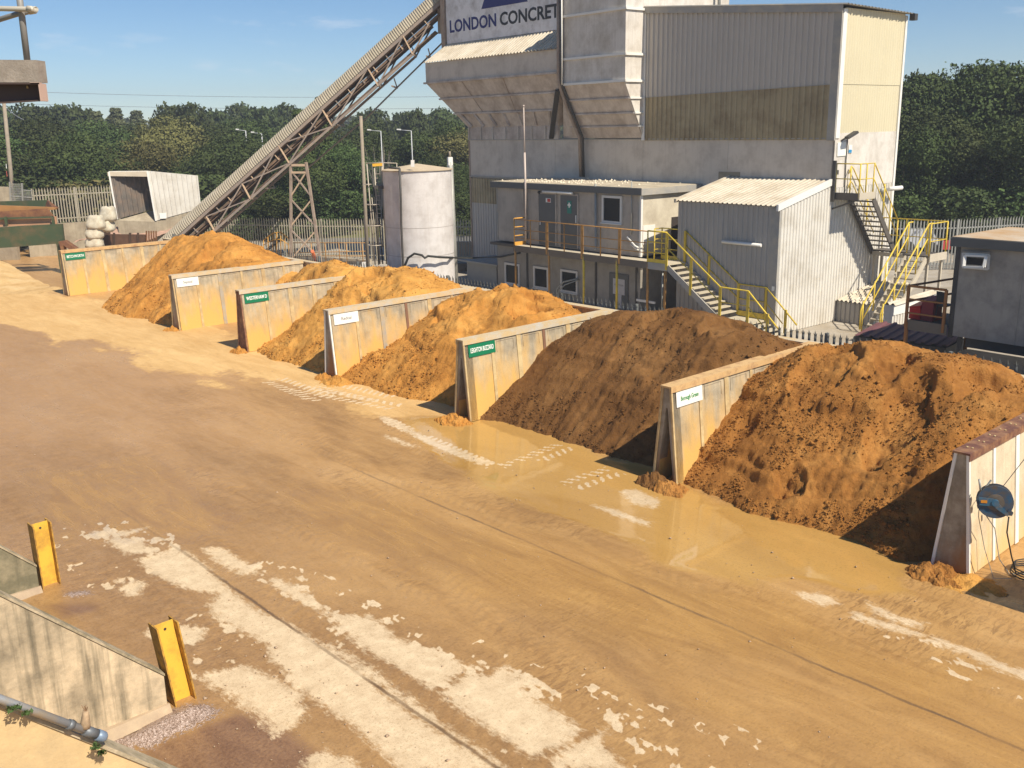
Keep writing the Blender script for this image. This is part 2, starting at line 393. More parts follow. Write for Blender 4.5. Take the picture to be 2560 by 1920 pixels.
def yard_material():
    m = bpy.data.materials.new("yard_mud_and_concrete"); m.use_nodes = True; t = m.node_tree; bs = t.nodes['Principled BSDF']
    def A_(n): return nd(t, "ShaderNodeAttribute", attribute_name=n).outputs['Fac']
    P = nd(t, "ShaderNodeAttribute", attribute_name='site').outputs['Vector']
    big = noise(t, P, 0.45, 6, 0.62, stretch=(1.0, 0.4, 1), dist=0.6)
    comb = noise(t, P, 2.0, 8, 0.68, stretch=(1.5, 0.30, 1), dist=0.9)
    rip = noise(t, P, 9.0, 5, 0.65, stretch=(0.45, 1.7, 1), dist=1.0)
    ripm = ramp(t, noise(t, P, 0.55, 4, 0.6, stretch=(1.3, 0.5, 1)), [(0.46, 0.0), (0.62, 1.0)])
    fine = noise(t, P, 22, 6, 0.7); mid = noise(t, P, 5, 6, 0.6); grit = noise(t, P, 75, 3, 0.7)
    c = ramp(t, big, [(0.30, MUD_D), (0.52, MUD_M), (0.74, MUD_L)])
    c = mixc(t, ramp(t, comb, [(0.42, 0.0), (0.72, 0.6)]), c, MUD_L)
    c = mixc(t, ramp(t, comb, [(0.25, 0.45), (0.44, 0.0)]), c, MUD_D)
    c = mixc(t, mth(t, 'MULTIPLY', ripm, ramp(t, rip, [(0.40, 0.8), (0.52, 0.0)])), c, MUD_D)
    spu = nd(t, 'ShaderNodeSeparateXYZ'); t.links.new(P, spu.inputs[0])
    mr_ = nd(t, 'ShaderNodeMapRange'); mr_.inputs['From Min'].default_value = 10.5; mr_.inputs['From Max'].default_value = 5.5; t.links.new(mth(t, 'ADD', spu.outputs['X'], mth(t, 'MULTIPLY', mth(t, 'SUBTRACT', big, 0.5), 9.0)), mr_.inputs['Value'])
    c = mixc(t, mth(t, 'MULTIPLY', mr_.outputs[0], 0.62), c, ramp(t, mixc(t, 0.5, mid, fine), [(0.36, (0.20, 0.110, 0.045)), (0.62, (0.40, 0.235, 0.105))]))
    mv_ = nd(t, 'ShaderNodeMapRange'); mv_.inputs['From Min'].default_value = 16; mv_.inputs['From Max'].default_value = 26; t.links.new(mth(t, 'ADD', spu.outputs['Y'], mth(t, 'MULTIPLY', mth(t, 'SUBTRACT', big, 0.5), 14.0)), mv_.inputs['Value'])
    c = mixc(t, mth(t, 'MULTIPLY', mv_.outputs[0], 0.45), c, (0.52, 0.31, 0.145))
    c = mixc(t, ramp(t, A_('wet2'), [(0.35, 0.0), (0.75, 0.75)]), c, mixc(t, ramp(t, comb, [(0.3, 0.0), (0.7, 1.0)]), (0.35, 0.185, 0.052), (0.50, 0.285, 0.085)))
    # blown sand in front of the far bays
    sf = ramp(t, mth(t, 'ADD', A_('sand'), mth(t, 'MULTIPLY', mth(t, 'SUBTRACT', mid, 0.5), 0.5)), [(0.42, 0.0), (0.60, 1.0)])
    c = mixc(t, sf, c, ramp(t, mixc(t, 0.5, big, comb), [(0.35, SAND_D), (0.62, SAND_L)]))
    # standing slurry
    wf = ramp(t, mth(t, 'ADD', A_('wet'), mth(t, 'MULTIPLY', mth(t, 'SUBTRACT', mid, 0.5), 0.25)), [(0.40, 0.0), (0.62, 1.0)])
    c = mixc(t, wf, c, ramp(t, big, [(0.3, (0.40, 0.222, 0.062)), (0.7, (0.53, 0.315, 0.098))]))
    # gravel spill
    vo = nd(t, "ShaderNodeTexVoronoi", Scale=60.0); t.links.new(P, vo.inputs['Vector'])
    stone = ramp(t, vo.outputs['Color'], [(0.1, (0.19, 0.125, 0.09)), (0.5, (0.38, 0.27, 0.21)), (0.9, (0.62, 0.49, 0.42))])
    df = ramp(t, mth(t, 'ADD', A_('dkg'), mth(t, 'MULTIPLY', mth(t, 'SUBTRACT', fine, 0.5), 0.6)), [(0.42, 0.0), (0.62, 1.0)])
    c = mixc(t, df, c, ramp(t, mixc(t, 0.5, comb, fine), [(0.35, (0.15, 0.076, 0.042)), (0.65, (0.33, 0.19, 0.095))]))
    gf = ramp(t, mth(t, 'ADD', A_('grav'), mth(t, 'MULTIPLY', mth(t, 'SUBTRACT', fine, 0.5), 0.8)), [(0.46, 0.0), (0.54, 1.0)])
    c = mixc(t, gf, c, stone)
    # dry concrete showing through, ragged along the tread marks
    flick = mth(t, 'MULTIPLY', mth(t, 'SUBTRACT', noise(t, P, 8.0, 8, 0.78, stretch=(1.9, 0.8, 1)), 0.5), 1.25)
    dv = mth(t, 'ADD', A_('dry'), flick)
    dryf = ramp(t, dv, [(0.36, 0.0), (0.46, 0.45), (0.56, 0.88), (0.95, 1.0)])
    speck = ramp(t, noise(t, P, 26, 2, 0.5), [(0.30, 0.75), (0.42, 0.0)])
    conc = ramp(t, mixc(t, 0.5, mid, grit), [(0.36, (0.53, 0.39, 0.235)), (0.62, (0.76, 0.60, 0.39))])
    conc = mixc(t, mth(t, 'MULTIPLY', speck, ramp(t, big, [(0.4, 0.0), (0.6, 1.0)])), conc, (0.45, 0.31, 0.17))
    c = mixc(t, dryf, c, conc)
    # joints between the cast slabs
    sp = nd(t, "ShaderNodeSeparateXYZ"); t.links.new(P, sp.inputs[0])
    wob = mth(t, 'MULTIPLY', mth(t, 'SUBTRACT', noise(t, P, 1.3, 5, 0.7), 0.5), 0.10)
    jt = None
    for ax, off, per in (('X', JU0, 4.45), ('Y', JV0, 600.0)):
        s_ = mth(t, 'ABSOLUTE', mth(t, 'SUBTRACT', mth(t, 'FRACT', mth(t, 'DIVIDE', mth(t, 'ADD', mth(t, 'ADD', sp.outputs[ax], wob), off), per)), 0.5))
        s_ = mth(t, 'MULTIPLY', s_, per)
        f = ramp(t, s_, [(0.014, 1.0), (0.034, 0.0)])
        jt = f if jt is None else mixc(t, 1.0, jt, f, 'LIGHTEN')
    jt = mth(t, 'MULTIPLY', jt, ramp(t, noise(t, P, 0.6, 4, 0.6), [(0.38, 0.25), (0.6, 0.95)]))
    jt = mth(t, 'MULTIPLY', jt, mth(t, 'SUBTRACT', 1.0, mth(t, 'MAXIMUM', wf, sf)))
    mj = nd(t, 'ShaderNodeMapRange'); mj.inputs['From Min'].default_value = 13; mj.inputs['From Max'].default_value = 19; mj.inputs['To Min'].default_value = 1.0; mj.inputs['To Max'].default_value = 0.08; t.links.new(sp.outputs['Y'], mj.inputs['Value']); jt = mth(t, 'MULTIPLY', jt, mj.outputs[0])
    c = mixc(t, jt, c, (0.16, 0.095, 0.045))
    c = mixc(t, ramp(t, fine, [(0.30, 0.34), (0.48, 0.0)]), c, (0.14, 0.080, 0.036))
    c = mixc(t, mth(t, 'MULTIPLY', ramp(t, grit, [(0.66, 0.0), (0.72, 0.5)]), mth(t, 'SUBTRACT', 1.0, wf)), c, (0.62, 0.46, 0.27))
    t.links.new(c, bs.inputs['Base Color'])
    damp = mth(t, 'MULTIPLY', ramp(t, mixc(t, 0.5, comb, big), [(0.38, 0.52), (0.62, 0.25)]), 1.0)
    damp = mixc(t, mth(t, 'MAXIMUM', sf, dryf), damp, 0.93)
    rg = mixc(t, wf, damp, mth(t, 'ADD', 0.02, mth(t, 'MULTIPLY', mid, 0.06)))
    rg = mixc(t, mth(t, 'MULTIPLY', ramp(t, A_('wet2'), [(0.4, 0.0), (0.6, 1.0)]), ramp(t, comb, [(0.45, 1.0), (0.66, 0.0)])), rg, 0.14)
    t.links.new(rg, bs.inputs['Roughness']); bs.inputs['Specular IOR Level'].default_value = 0.5
    bh = mixc(t, 0.45, mixc(t, mth(t, 'MULTIPLY', ripm, 0.7), comb, rip), fine)
    bh = mixc(t, gf, bh, vo.outputs['Distance'])
    b = nd(t, "ShaderNodeBump", Distance=0.02); t.links.new(bh, b.inputs['Height'])
    t.links.new(mixc(t, mth(t, 'MAXIMUM', wf, mth(t, 'MULTIPLY', dryf, 0.7)), 0.85, 0.015), b.inputs['Strength'])
    t.links.new(b.outputs[0], bs.inputs['Normal'])
    return m
MUD_D, MUD_M, MUD_L = (0.26, 0.140, 0.050), (0.435, 0.245, 0.085), (0.57, 0.345, 0.132)
SAND_D, SAND_L = (0.52, 0.305, 0.105), (0.72, 0.475, 0.205)
_a = gnd(800 * K, 1500 * K); _b = gnd(620 * K, 1350 * K); _c = gnd(1150 * K, 1468 * K)
JU0 = 2.225 - 6.15; JV0 = 3.0 - 6.87
yard_me.materials.append(yard_material())
yard = bpy.data.objects.new("yard_ground", yard_me); COL.objects.link(yard); tag(yard, kind='structure')

# wider ground: a sheet to the horizon, the pale compound slab behind the bays, the public road beyond the fence
def ngon_sheet(name, pts, z, m_, S=None):
    b = MB(); b.add([(p.x, p.y, z) for p in pts], [list(range(len(pts)))]); return struct(name, b, m_)
grass_m = mat("rough_grass", (0.085, 0.105, 0.03), 0.95, var=0.35, scale=0.15, dirt=(0.20, 0.17, 0.06), dirt_amt=0.45)
ngon_sheet("ground", [Vector((-3000, -400, 0)), Vector((3000, -400, 0)), Vector((3000, 3500, 0)), Vector((-3000, 3500, 0))], -0.09, grass_m)
slab_m = mat("compound_concrete", (0.44, 0.40, 0.34), 0.9, var=0.14, scale=0.5, dirt=(0.30, 0.25, 0.18), dirt_amt=0.5, bump=0.25)
ngon_sheet("compound_slab", [B(20.36, -12), B(62, -12), B(62, 8), B(42, 38), B(30, 62), B(20.36, 66)], -0.012, slab_m)
ngon_sheet("yard_apron", [B(-40, -60), B(20.36, -60), B(62, -60), B(62, -12), B(20.36, -12), B(20.36, -6.9), B(-40, -6.9)], -0.016, mat("apron_mud", (0.40, 0.26, 0.12), 0.8, var=0.2, scale=0.6, dirt=(0.26, 0.15, 0.07), dirt_amt=0.4, bump=0.3))
road_m = mat("road_asphalt", (0.15, 0.145, 0.14), 0.9, var=0.1, scale=0.4, bump=0.2)
# ------------------------------------------------------------------ storage bays
wall_conc = mat("bay_wall_concrete", (0.50, 0.42, 0.29), 0.88, var=0.12, scale=1.2, dirt=(0.25, 0.21, 0.15), dirt_amt=0.3, streak=0.75, streak_col=(0.20, 0.17, 0.12), bump=0.25, low_stain=((0.66, 0.40, 0.115), 1.1, 0.65))
wall_pale = mat("bay_wall_pale_concrete", (0.68, 0.57, 0.40), 0.88, var=0.08, scale=1.2, dirt=(0.45, 0.36, 0.24), dirt_amt=0.15, streak=0.25, bump=0.25, low_stain=((0.66, 0.45, 0.20), 0.45, 0.5))
wall_end = mat("bay_wall_end_concrete", (0.43, 0.38, 0.29), 0.88, var=0.12, scale=1.5, dirt=(0.2, 0.16, 0.11), dirt_amt=0.3, streak=0.5, bump=0.3, low_stain=((0.32, 0.17, 0.07), 0.35, 0.4))
dark_void = mat("dark_recess", (0.05, 0.04, 0.035), 0.95, var=0.2, scale=3)
steel_pale = mat("pale_steel_capping", (0.55, 0.52, 0.45), 0.6, var=0.1, scale=2, dirt=(0.62, 0.44, 0.2), dirt_amt=0.55)
rust_red = mat("red_oxide_steel", (0.15, 0.065, 0.045), 0.7, var=0.2, scale=2, dirt=(0.45, 0.25, 0.12), dirt_amt=0.25)
strip_m = mat("joint_strip_steel", (0.62, 0.48, 0.25), 0.7, var=0.15, scale=1.5, dirt=(0.35, 0.22, 0.1), dirt_amt=0.3)
galv_s = mat('grey_joint_strip', (0.36, 0.34, 0.30), 0.6, var=0.2, scale=2, dirt=(0.5, 0.35, 0.15), dirt_amt=0.35)
strip_br = mat("rusty_joint_strip", (0.23, 0.12, 0.07), 0.8, var=0.2, scale=2)
green_p = mat("sign_green", (0.005, 0.17, 0.075), 0.5, var=0.03, scale=1)
white_p = mat("sign_white", (0.80, 0.80, 0.74), 0.5, var=0.03, scale=1)
text_w = mat("lettering_white", (0.85, 0.85, 0.8), 0.6, var=0.0); text_g = mat("lettering_green", (0.05, 0.26, 0.08), 0.6, var=0.0); text_k = mat("lettering_grey", (0.28, 0.27, 0.25), 0.6, var=0.0)
U0, U1, WZ = 14.5, 19.85, 1.97
BAYW = [  # centre line v, sign, label
 (5.68, None, 'pale concrete bay wall with a blue hose reel and dark red steel capping', 'plum', 1),
 (11.35, ('Borough Green', white_p, text_g), 'concrete bay wall with a white Borough Green sign and a hollow end', 'rust', 0),
 (17.60, ('LEIGHTON BUZZARD', green_p, text_w), 'concrete bay wall with a green LEIGHTON BUZZARD sign, its hollow end chipped', 'pale', 0),
 (23.50, ('Redcal', white_p, text_k), 'grey streaked bay wall with a white sign, next left of the LEIGHTON BUZZARD wall', 'pale', 1),
 (28.75, ('WESTERHAM D', green_p, text_w), 'concrete bay wall with a green WESTERHAM D sign and a dark rusted end', 'pale', 2),
 (33.80, ('Septcal', white_p, text_k), 'yellow stained bay wall with a white sign, between WESTERHAM D and BETCHWORTH walls', 'pale', 1),
 (45.20, ('BETCHWORTH', green_p, text_w), 'farthest concrete bay wall with a green BETCHWORTH sign', 'rust', 1),
]
end_mats = {0: None}
HB, HT = 0.28, 0.085
for wi, (vc, sign, label, capk, endk) in enumerate(BAYW):
    W = thing("bay_wall", B(U0, vc, 0), label, "bay wall", "concrete partition walls of the storage bays")
    random.seed(wi)
    pale = wi in (0,)
    face_m = wall_pale if pale else wall_conc
    ue = U1 if wi != 0 else 22.0
    th = 0.09
    for side, nm in ((-1, 'right'), (1, 'left')):
        m = MB(); n = int((ue - U0) / 1.07) + 1; L = (ue - U0) / n
        for k in range(n):     # leaning precast panels, each with a small chamfer gap and a recessed top panel
            a, b = U0 + k * L + 0.012, U0 + (k + 1) * L - 0.012
            vb, vt = vc + side * HB, vc + side * HT
            P = [B(a, vb, 0), B(b, vb, 0), B(b, vb - side * th, 0), B(a, vb - side * th, 0), B(a, vt, WZ), B(b, vt, WZ), B(b, vt - side * 0.05, WZ), B(a, vt - side * 0.05, WZ)]
            if side > 0: P = [P[1], P[0], P[3], P[2], P[5], P[4], P[7], P[6]]
            m.hexa(P)
            if not pale and k > 0:
                f = lambda z, o: vc + side * (HB + (HT - HB) * z / WZ + o)
                for (x0, x1, z0, z1) in ((a + 0.14, b - 0.14, WZ - 0.16, WZ - 0.135), (a + 0.14, a + 0.165, WZ - 0.42, WZ - 0.16), (b - 0.165, b - 0.14, WZ - 0.42, WZ - 0.16)):
                    m.hexa([B(x0, f(z0, 0.0), z0), B(x1, f(z0, 0.0), z0), B(x1, f(z0, 0.012), z0), B(x0, f(z0, 0.012), z0), B(x0, f(z1, 0.0), z1), B(x1, f(z1, 0.0), z1), B(x1, f(z1, 0.012), z1), B(x0, f(z1, 0.012), z1)])
        part("concrete_panel_face", m, face_m, W)
        for k in range(1, n):
            x = U0 + k * L; w_ = 0.045 if k % 2 else 0.07
            f = lambda z, o: vc + side * (HB + (HT - HB) * z / WZ + o)
            q = MB().hexa([B(x - w_, f(0, .002), 0), B(x + w_, f(0, .002), 0), B(x + w_, f(0, .022), 0), B(x - w_, f(0, .022), 0), B(x - w_, f(WZ - .03, .002), WZ - .03), B(x + w_, f(WZ - .03, .002), WZ - .03), B(x + w_, f(WZ - .03, .022), WZ - .03), B(x - w_, f(WZ - .03, .022), WZ - .03)])
            part("joint_strip", q, strip_br if (k == 3 and wi in (2, 3) and side < 0) else (white_p if pale else (galv_s if (k == 2 and wi in (3, 5)) else strip_m)), W)
    # end closure
    m = MB()
    if endk in (1, 2):
        m.prism([B(U0 - 0.004, vc - HB, 0), B(U0 - 0.004, vc + HB, 0), B(U0 - 0.004, vc + HT, WZ), B(U0 - 0.004, vc - HT, WZ)], B.eu * 0.06)
        part("end_plate", m, wall_end if endk == 1 else rust_red, W)
    else:
        ins = 0.07
        for s_ in (-1, 1):
            m.prism([B(U0 - 0.004, vc + s_ * HB, 0), B(U0 - 0.004, vc + s_ * (HB - ins), 0), B(U0 - 0.004, vc + s_ * 0.02, WZ - 0.42), B(U0 - 0.004, vc + s_ * 0.02, WZ), B(U0 - 0.004, vc + s_ * HT, WZ)][::s_], B.eu * 0.25)
        m.prism([B(U0 - 0.002, vc - 0.02, WZ - 0.42), B(U0 - 0.002, vc + 0.02, WZ - 0.42), B(U0 - 0.002, vc + 0.02, WZ), B(U0 - 0.002, vc - 0.02, WZ)], B.eu * 0.25)
        part("end_frame", m, wall_end, W)
        part("hollow_core", MB().prism([B(U0 + 0.9, vc - HB + .1, 0), B(U0 + 0.9, vc + HB - .1, 0), B(U0 + 0.9, vc, WZ - 0.3)], B.eu * 0.02), dark_void, W)
    # nosing bar up the near corner
    e = MB()
    for s_ in (-1, 1):
        e.bar(B(U0 - 0.012, vc + s_ * (HB + 0.006), 0.02), B(U0 - 0.012, vc + s_ * (HT + 0.008), WZ), 0.045, 0.045)
    part("corner_nosing", e, white_p if wi in (0, 3) else (rust_red if wi == 4 else strip_m), W)
    # capping
    cm = rust_red if capk in ('plum', 'rust') else steel_pale
    c = MB().box(B, U0 - 0.05, ue, vc - HT - 0.05, vc + HT + 0.05, WZ + 0.003, WZ + 0.035)
    c.box(B, U0 - 0.05, ue, vc - HT - 0.05, vc - HT - 0.04, WZ - 0.09, WZ + 0.003).box(B, U0 - 0.05, ue, vc + HT + 0.04, vc + HT + 0.05, WZ - 0.09, WZ + 0.003)
    cap = part("capping", c, mat("sandy_rust_capping", (0.33, 0.17, 0.09), 0.8, var=0.2, scale=3, dirt=(0.66, 0.44, 0.2), dirt_amt=0.75) if capk == 'rust' else cm, W)
    if capk == 'plum':
        b_ = MB()
        for k in range(9):
            for s_ in (-.04, .04): b_.tube([B(U0 + .25 + k * .42, vc + s_, WZ + .035), B(U0 + .25 + k * .42, vc + s_, WZ + .05)], 0.016, 6)
        part("bolt_heads", b_, strip_m, W)
    if sign:
        txt, pm, tm = sign
        z0, z1 = (1.56, 1.86); s0, s1 = (0.12, 0.98) if pm is green_p else (0.12, 0.95)
        f = lambda z, o=0.014: vc - (HB + (HT - HB) * z / WZ + o)
        pl = MB().prism([B(U0 + s0, f(z0), z0), B(U0 + s1, f(z0), z0), B(U0 + s1, f(z1), z1), B(U0 + s0, f(z1), z1)], -B.ev * 0.012)
        so = part("sign", pl, pm, W)
        ey = (B(0, f(z1), z1) - B(0, f(z0), z0)).normalized()
        O = B(U0 + (s0 + s1) / 2, f((z0 + z1) / 2) - 0.014, (z0 + z1) / 2)
        text_on(txt, 0.16 if pm is green_p else 0.125, O, B.eu, ey, tm, "lettering", so, bold=0.003 if pm is green_p else 0.001, width=0.74 if pm is green_p else (0.56 if 'Bor' in txt else 0.34))
# back wall of the bays
bw = thing("bay_back_wall", B(20.0, 26, 0), "long concrete wall closing the back of the sand bays below the spiked fence", "wall")
m = MB()
v = -8.0
while v < 47:
    m.box(B, 19.95, 20.12, v + .006, min(v + 1.5, 47) - .006, 0, 1.9); v += 1.5
part("concrete_panel_face", m, wall_conc, bw)
part("capping", MB().box(B, 19.90, 20.17, -8, 47, 1.903, 1.945), steel_pale, bw)

# ------------------------------------------------------------------ palisade fences
galv = mat("galvanised_steel", (0.36, 0.36, 0.33), 0.55, 0.35, var=0.15, scale=3)
galv_dark = mat("dark_galvanised_steel", (0.20, 0.21, 0.20), 0.6, 0.3, var=0.2, scale=3)  # galvanised steel in a darker tone
galv_warm = mat("dusty_galvanised_steel", (0.42, 0.38, 0.29), 0.65, 0.2, var=0.15, scale=2)
def palisade(name, pts, h, label, mt, z0=0.0, pitch=0.155, z_of=None, group=None, fancy=True, skip=0):
    F = thing(name, Vector(pts[0][:2] + (z0,)) if isinstance(pts[0], tuple) else Vector((pts[0].x, pts[0].y, z0)), label, "fence", group)
    for i in range(len(pts) - 1):
        p, q = pts[i], pts[i + 1]; L = (q - p).length; d = (q - p).normalized(); nrm = Vector((d.y, -d.x, 0))
        if nrm.dot(-p) < 0: nrm = -nrm
        n = max(1, int(round(L / 2.75))); pm = MB()
        for k in range(n + 1):
            c = p + d * (L * k / n); zz_ = (z_of(c) if z_of else z0)
            pm = MB(); a = Vector((c.x, c.y, zz_)); pm.bar(a - nrm * 0.09, a - nrm * 0.09 + Vector((0, 0, h - 0.05)), 0.10, 0.06, up=d)
            part("post", pm, mt, F)
        for k in range(n):
            m = MB(); a0 = p + d * (L * k / n); a1 = p + d * (L * (k + 1) / n)
            z_0, z_1 = (z_of(a0), z_of(a1)) if z_of else (z0, z0)
            for hz in (0.28, h - 0.45):
                m.bar(Vector((a0.x, a0.y, z_0 + hz)) - nrm * 0.035, Vector((a1.x, a1.y, z_1 + hz)) - nrm * 0.035, 0.045, 0.06)
            np_ = int((L / n) / pitch)
            for j in range(np_):
                t = (j + .5) / np_; c = a0.lerp(a1, t); zb = z_0 + (z_1 - z_0) * t + 0.04 ; w = 0.034; dz = random.uniform(-.008, .008)
                A_, B_, C_ = c - d * w, c + nrm * 0.018, c + d * w
                lo = [Vector((x.x, x.y, zb)) for x in (A_, B_, C_)]; hi = [Vector((x.x, x.y, z_0 + (z_1 - z_0) * t + h - 0.14 + dz)) for x in (A_, B_, C_)]
                tip = Vector((c.x, c.y, hi[0].z + 0.14)) + nrm * 0.03
                if fancy:
                    s1 = hi[0] - d * 0.016 + Vector((0, 0, .085)) + nrm * .02; s2 = hi[2] + d * 0.016 + Vector((0, 0, .085)) + nrm * .02
                    m.add(lo + hi + [tip, s1, s2], [(0, 1, 4, 3), (1, 2, 5, 4), (3, 4, 7), (4, 6, 3), (4, 5, 6), (5, 8, 4)])
                else:
                    m.add(lo + hi + [tip], [(0, 1, 4, 3), (1, 2, 5, 4), (3, 4, 6), (4, 5, 6)])
            part("pale_panel", m, mt, F)
    return F
palisade("palisade_fence", [B(20.42, -6), B(20.42, 20.1), B(20.42, 47)], 2.16, "dark spiked palisade fence standing right behind the sand bays", galv_dark)
def gl(x, y, z): return gnd(x, y, z)
palisade("palisade_fence", [Vector((p.x, p.y, 0)) for p in (gl(455, 540, 2.3), gl(800, 545, 2.3), gl(1190, 546, 2.3))], 2.3, "pale palisade fence beyond the conveyor and the round tank, in front of the trees", galv_warm, fancy=False)
palisade("palisade_fence", [Vector((p.x, p.y, 0)) for p in (gl(2190, 549, 2.4), gl(2400, 546, 2.4), gl(2700, 531, 2.4))], 2.4, "grey palisade fence below the tall trees, behind the right hand cabin", galv, fancy=False)
palisade("palisade_fence", [Vector((p.x, p.y, 0)) for p in (gl(78, 470, 4.0), gl(290, 461, 4.0))], 2.12, "sunlit palisade fence on top of the concrete wall, left of the open container", galv_warm, z0=1.88, fancy=False)

# ------------------------------------------------------------------ heaps
def heap_material(name, dark, mid_, light, damp):
    m = bpy.data.materials.new(name); m.use_nodes = True; t = m.node_tree; bs = t.nodes['Principled BSDF']
    P = nd(t, "ShaderNodeNewGeometry").outputs['Position']
    big = noise(t, P, 0.8, 5, 0.6, dist=0.5); md = noise(t, P, 4.5, 6, 0.65); fn = noise(t, P, 24, 6, 0.75)
    c = ramp(t, mixc(t, 0.35, big, md), [(0.34, dark), (0.5, mid_), (0.66, light)])
    c = mixc(t, ramp(t, fn, [(0.3, 0.35), (0.5, 0.0)]), c, tuple(x * 0.6 for x in dark))
    t.links.new(c, bs.inputs['Base Color']); bs.inputs['Roughness'].default_value = 0.95; bs.inputs['Specular IOR Level'].default_value = 0.15
    b = nd(t, "ShaderNodeBump", Strength=1.0, Distance=0.05); t.links.new(mixc(t, 0.7, md, fn), b.inputs['Height']); t.links.new(b.outputs[0], bs.inputs['Normal'])
    return m
orange = ((0.36, 0.155, 0.032), (0.54, 0.25, 0.055), (0.68, 0.35, 0.09))
heap_m1 = heap_material("orange_sand", *orange, 0)
heap_m2 = heap_material("yellow_orange_sand", (0.42, 0.19, 0.040), (0.60, 0.30, 0.070), (0.72, 0.40, 0.11), 0)
heap_m5 = heap_material("dark_brown_sand", (0.125, 0.056, 0.017), (0.19, 0.090, 0.029), (0.27, 0.138, 0.048), 0)
heap_m6 = heap_material("reddish_brown_sand", (0.24, 0.100, 0.024), (0.37, 0.163, 0.040), (0.50, 0.245, 0.068), 0)
def heap(v0, v1, toe, crest, uc, back, m_, label, seed, res=0.04, scarps=(), scoops=(), lean=0.0, tail=(0, 0), rough=1.0, ustart=13.4, contact=None, ledge=1.0, ncrumb=6000, ledges=()):
    us, vv = np.arange(ustart, 19.96, res), np.arange(v0, v1 + res * 0.5, res)
    Ug, Vg = np.meshgrid(us, vv, indexing='ij')
    wob = (fbm(Ug * 0.9, Vg * 0.9, 4, seed) - .5)
    tv = np.interp(Vg, [a for a, b in toe], [b for a, b in toe]) + (fbm(Vg * 1.3, Ug * 0.4, 4, seed + 3) - .5) * 0.55
    cr = np.interp(Vg, [a for a, b in crest], [b for a, b in crest]) + (fbm(Vg * 0.9, Ug * 0.2, 4, seed + 5) - .5) * 0.30
    rise = (Ug - tv) * 0.80; fall = cr - (Ug - uc) * back
    k = 0.22
    hh = -np.log(np.exp(-np.clip(rise, -3, 8) / k) + np.exp(-np.clip(cr, -3, 8) / k) + np.exp(-np.clip(fall, -3, 8) / k)) * k + k * 0.5
    if contact is not None:  # surface slumps lower along the left hand wall
        dv = np.clip((contact[0] - Vg) / contact[1], 0, 1)
        hh = hh * (1 - contact[2] * (1 - dv) ** 1.6 * sstep(19.6, 16.0, Ug)) 
    inside = sstep(0.0, 0.5, hh)
    # broad lumps, gullies, bucket ledges
    hh = hh + inside * rough * ((fbm(Ug * 1.3, Vg * 0.7, 4, seed + 9) - .5) * 0.36 + (fbm(Ug * 3.6, Vg * 1.8, 4, seed + 13) - .5) * 0.10)
    # ledges left by the bucket: lines roughly level along the face with a steep shaded drop on the lee side
    q = hh * 1.0 + (Vg - v0) * lean + (fbm(Ug * 0.8, Vg * 0.35, 4, seed + 17) - .5) * 0.4
    for per, amp in ((0.52, 0.12 * ledge), (0.23, 0.06 * ledge)):
        s_ = np.mod(q / per, 1.0); saw = np.where(s_ < 0.88, s_ / 0.88, (1 - s_) / 0.12)
        hh = hh - inside * amp * rough * (saw - .5) * sstep(0.40, 0.62, fbm(Ug * 0.6, Vg * 0.3, 3, seed + 19 + int(per * 100)))
    for (Lh, va, vb, s_) in ledges:
        hw = hh + (fbm(Vg * 0.7 + Lh * 9, Ug * 0.3, 4, seed + 63) - .5) * 0.30
        mk = sstep(va - .8, va + .8, Vg) * sstep(vb + .8, vb - .8, Vg) * sstep(.30, .55, fbm(Vg * 1.0 + Lh * 31, Ug * .2, 3, seed + 67)) * sstep(19.0, 18.2, Ug)
        hh = hh + s_ * mk * (sstep(Lh - .035, Lh + .035, hw) - np.clip((hw - Lh + .4) / .8, 0, 1))
    for (su, sv, r_, dpt, el) in scoops:
        dd = np.hypot((Ug - su) / el, Vg - sv) / r_ + (fbm(Ug * 2.2, Vg * 2.2, 3, seed + 23) - .5) * 0.55
        hh = hh - dpt * sstep(1.0, 0.80, dd) * (1 - 0.45 * dd)
    for (a_u, a_v, b_u, b_v, wd, dp) in scarps:   # runnels: raised or cut lines
        ex, ey = b_u - a_u, b_v - a_v; L2 = ex * ex + ey * ey
        tt = np.clip(((Ug - a_u) * ex + (Vg - a_v) * ey) / L2, 0, 1)
        cd = ((Vg - a_v - tt * ey) * ex - (Ug - a_u - tt * ex) * ey) / math.sqrt(L2) + (fbm(Ug * 1.7, Vg * 1.7, 3, seed + 29) - .5) * 0.35
        dd = np.hypot(Ug - a_u - tt * ex, Vg - a_v - tt * ey)
        hh = hh + dp * sstep(wd, 0, dd) * np.where(cd > 0, 1, 0.2)
    bil = np.abs(fbm(Ug * 13, Vg * 7, 3, seed + 31) - .5) * 2
    bil2 = np.abs(fbm(Ug * 22, Vg * 15, 3, seed + 37, gain=.7) - .5) * 2
    clod = sstep(0.62, 0.80, vnoise(Ug * 16, Vg * 9, seed + 41)) * sstep(0.35, 0.6, fbm(Ug * 1.1, Vg * 1.1, 2, seed + 43))
    lower = sstep(2.6, 0.6, hh) * 0.6 + 0.4
    crumb = sstep(0.58, 0.85, vnoise(Ug * 26, Vg * 16, seed + 47)) * sstep(0.38, 0.62, fbm(Ug * 0.9 + 9, Vg * 0.9, 3, seed + 45))
    hh = hh + inside * rough * (bil * 0.020 * lower + bil2 * 0.024 + clod * 0.018 * lower + crumb * 0.026)
    hh = np.minimum(hh, 1.97 + np.minimum(Vg - v0, v1 - Vg) * 0.9 + 0.03); hh = np.minimum(hh, 2.0 + (19.96 - Ug) * 0.9)
    jx = (vnoise(Ug * 13, Vg * 13, seed + 51) - .5) * res * 1.3; jy = (vnoise(Ug * 13 + 40, Vg * 13, seed + 53) - .5) * res * 1.3
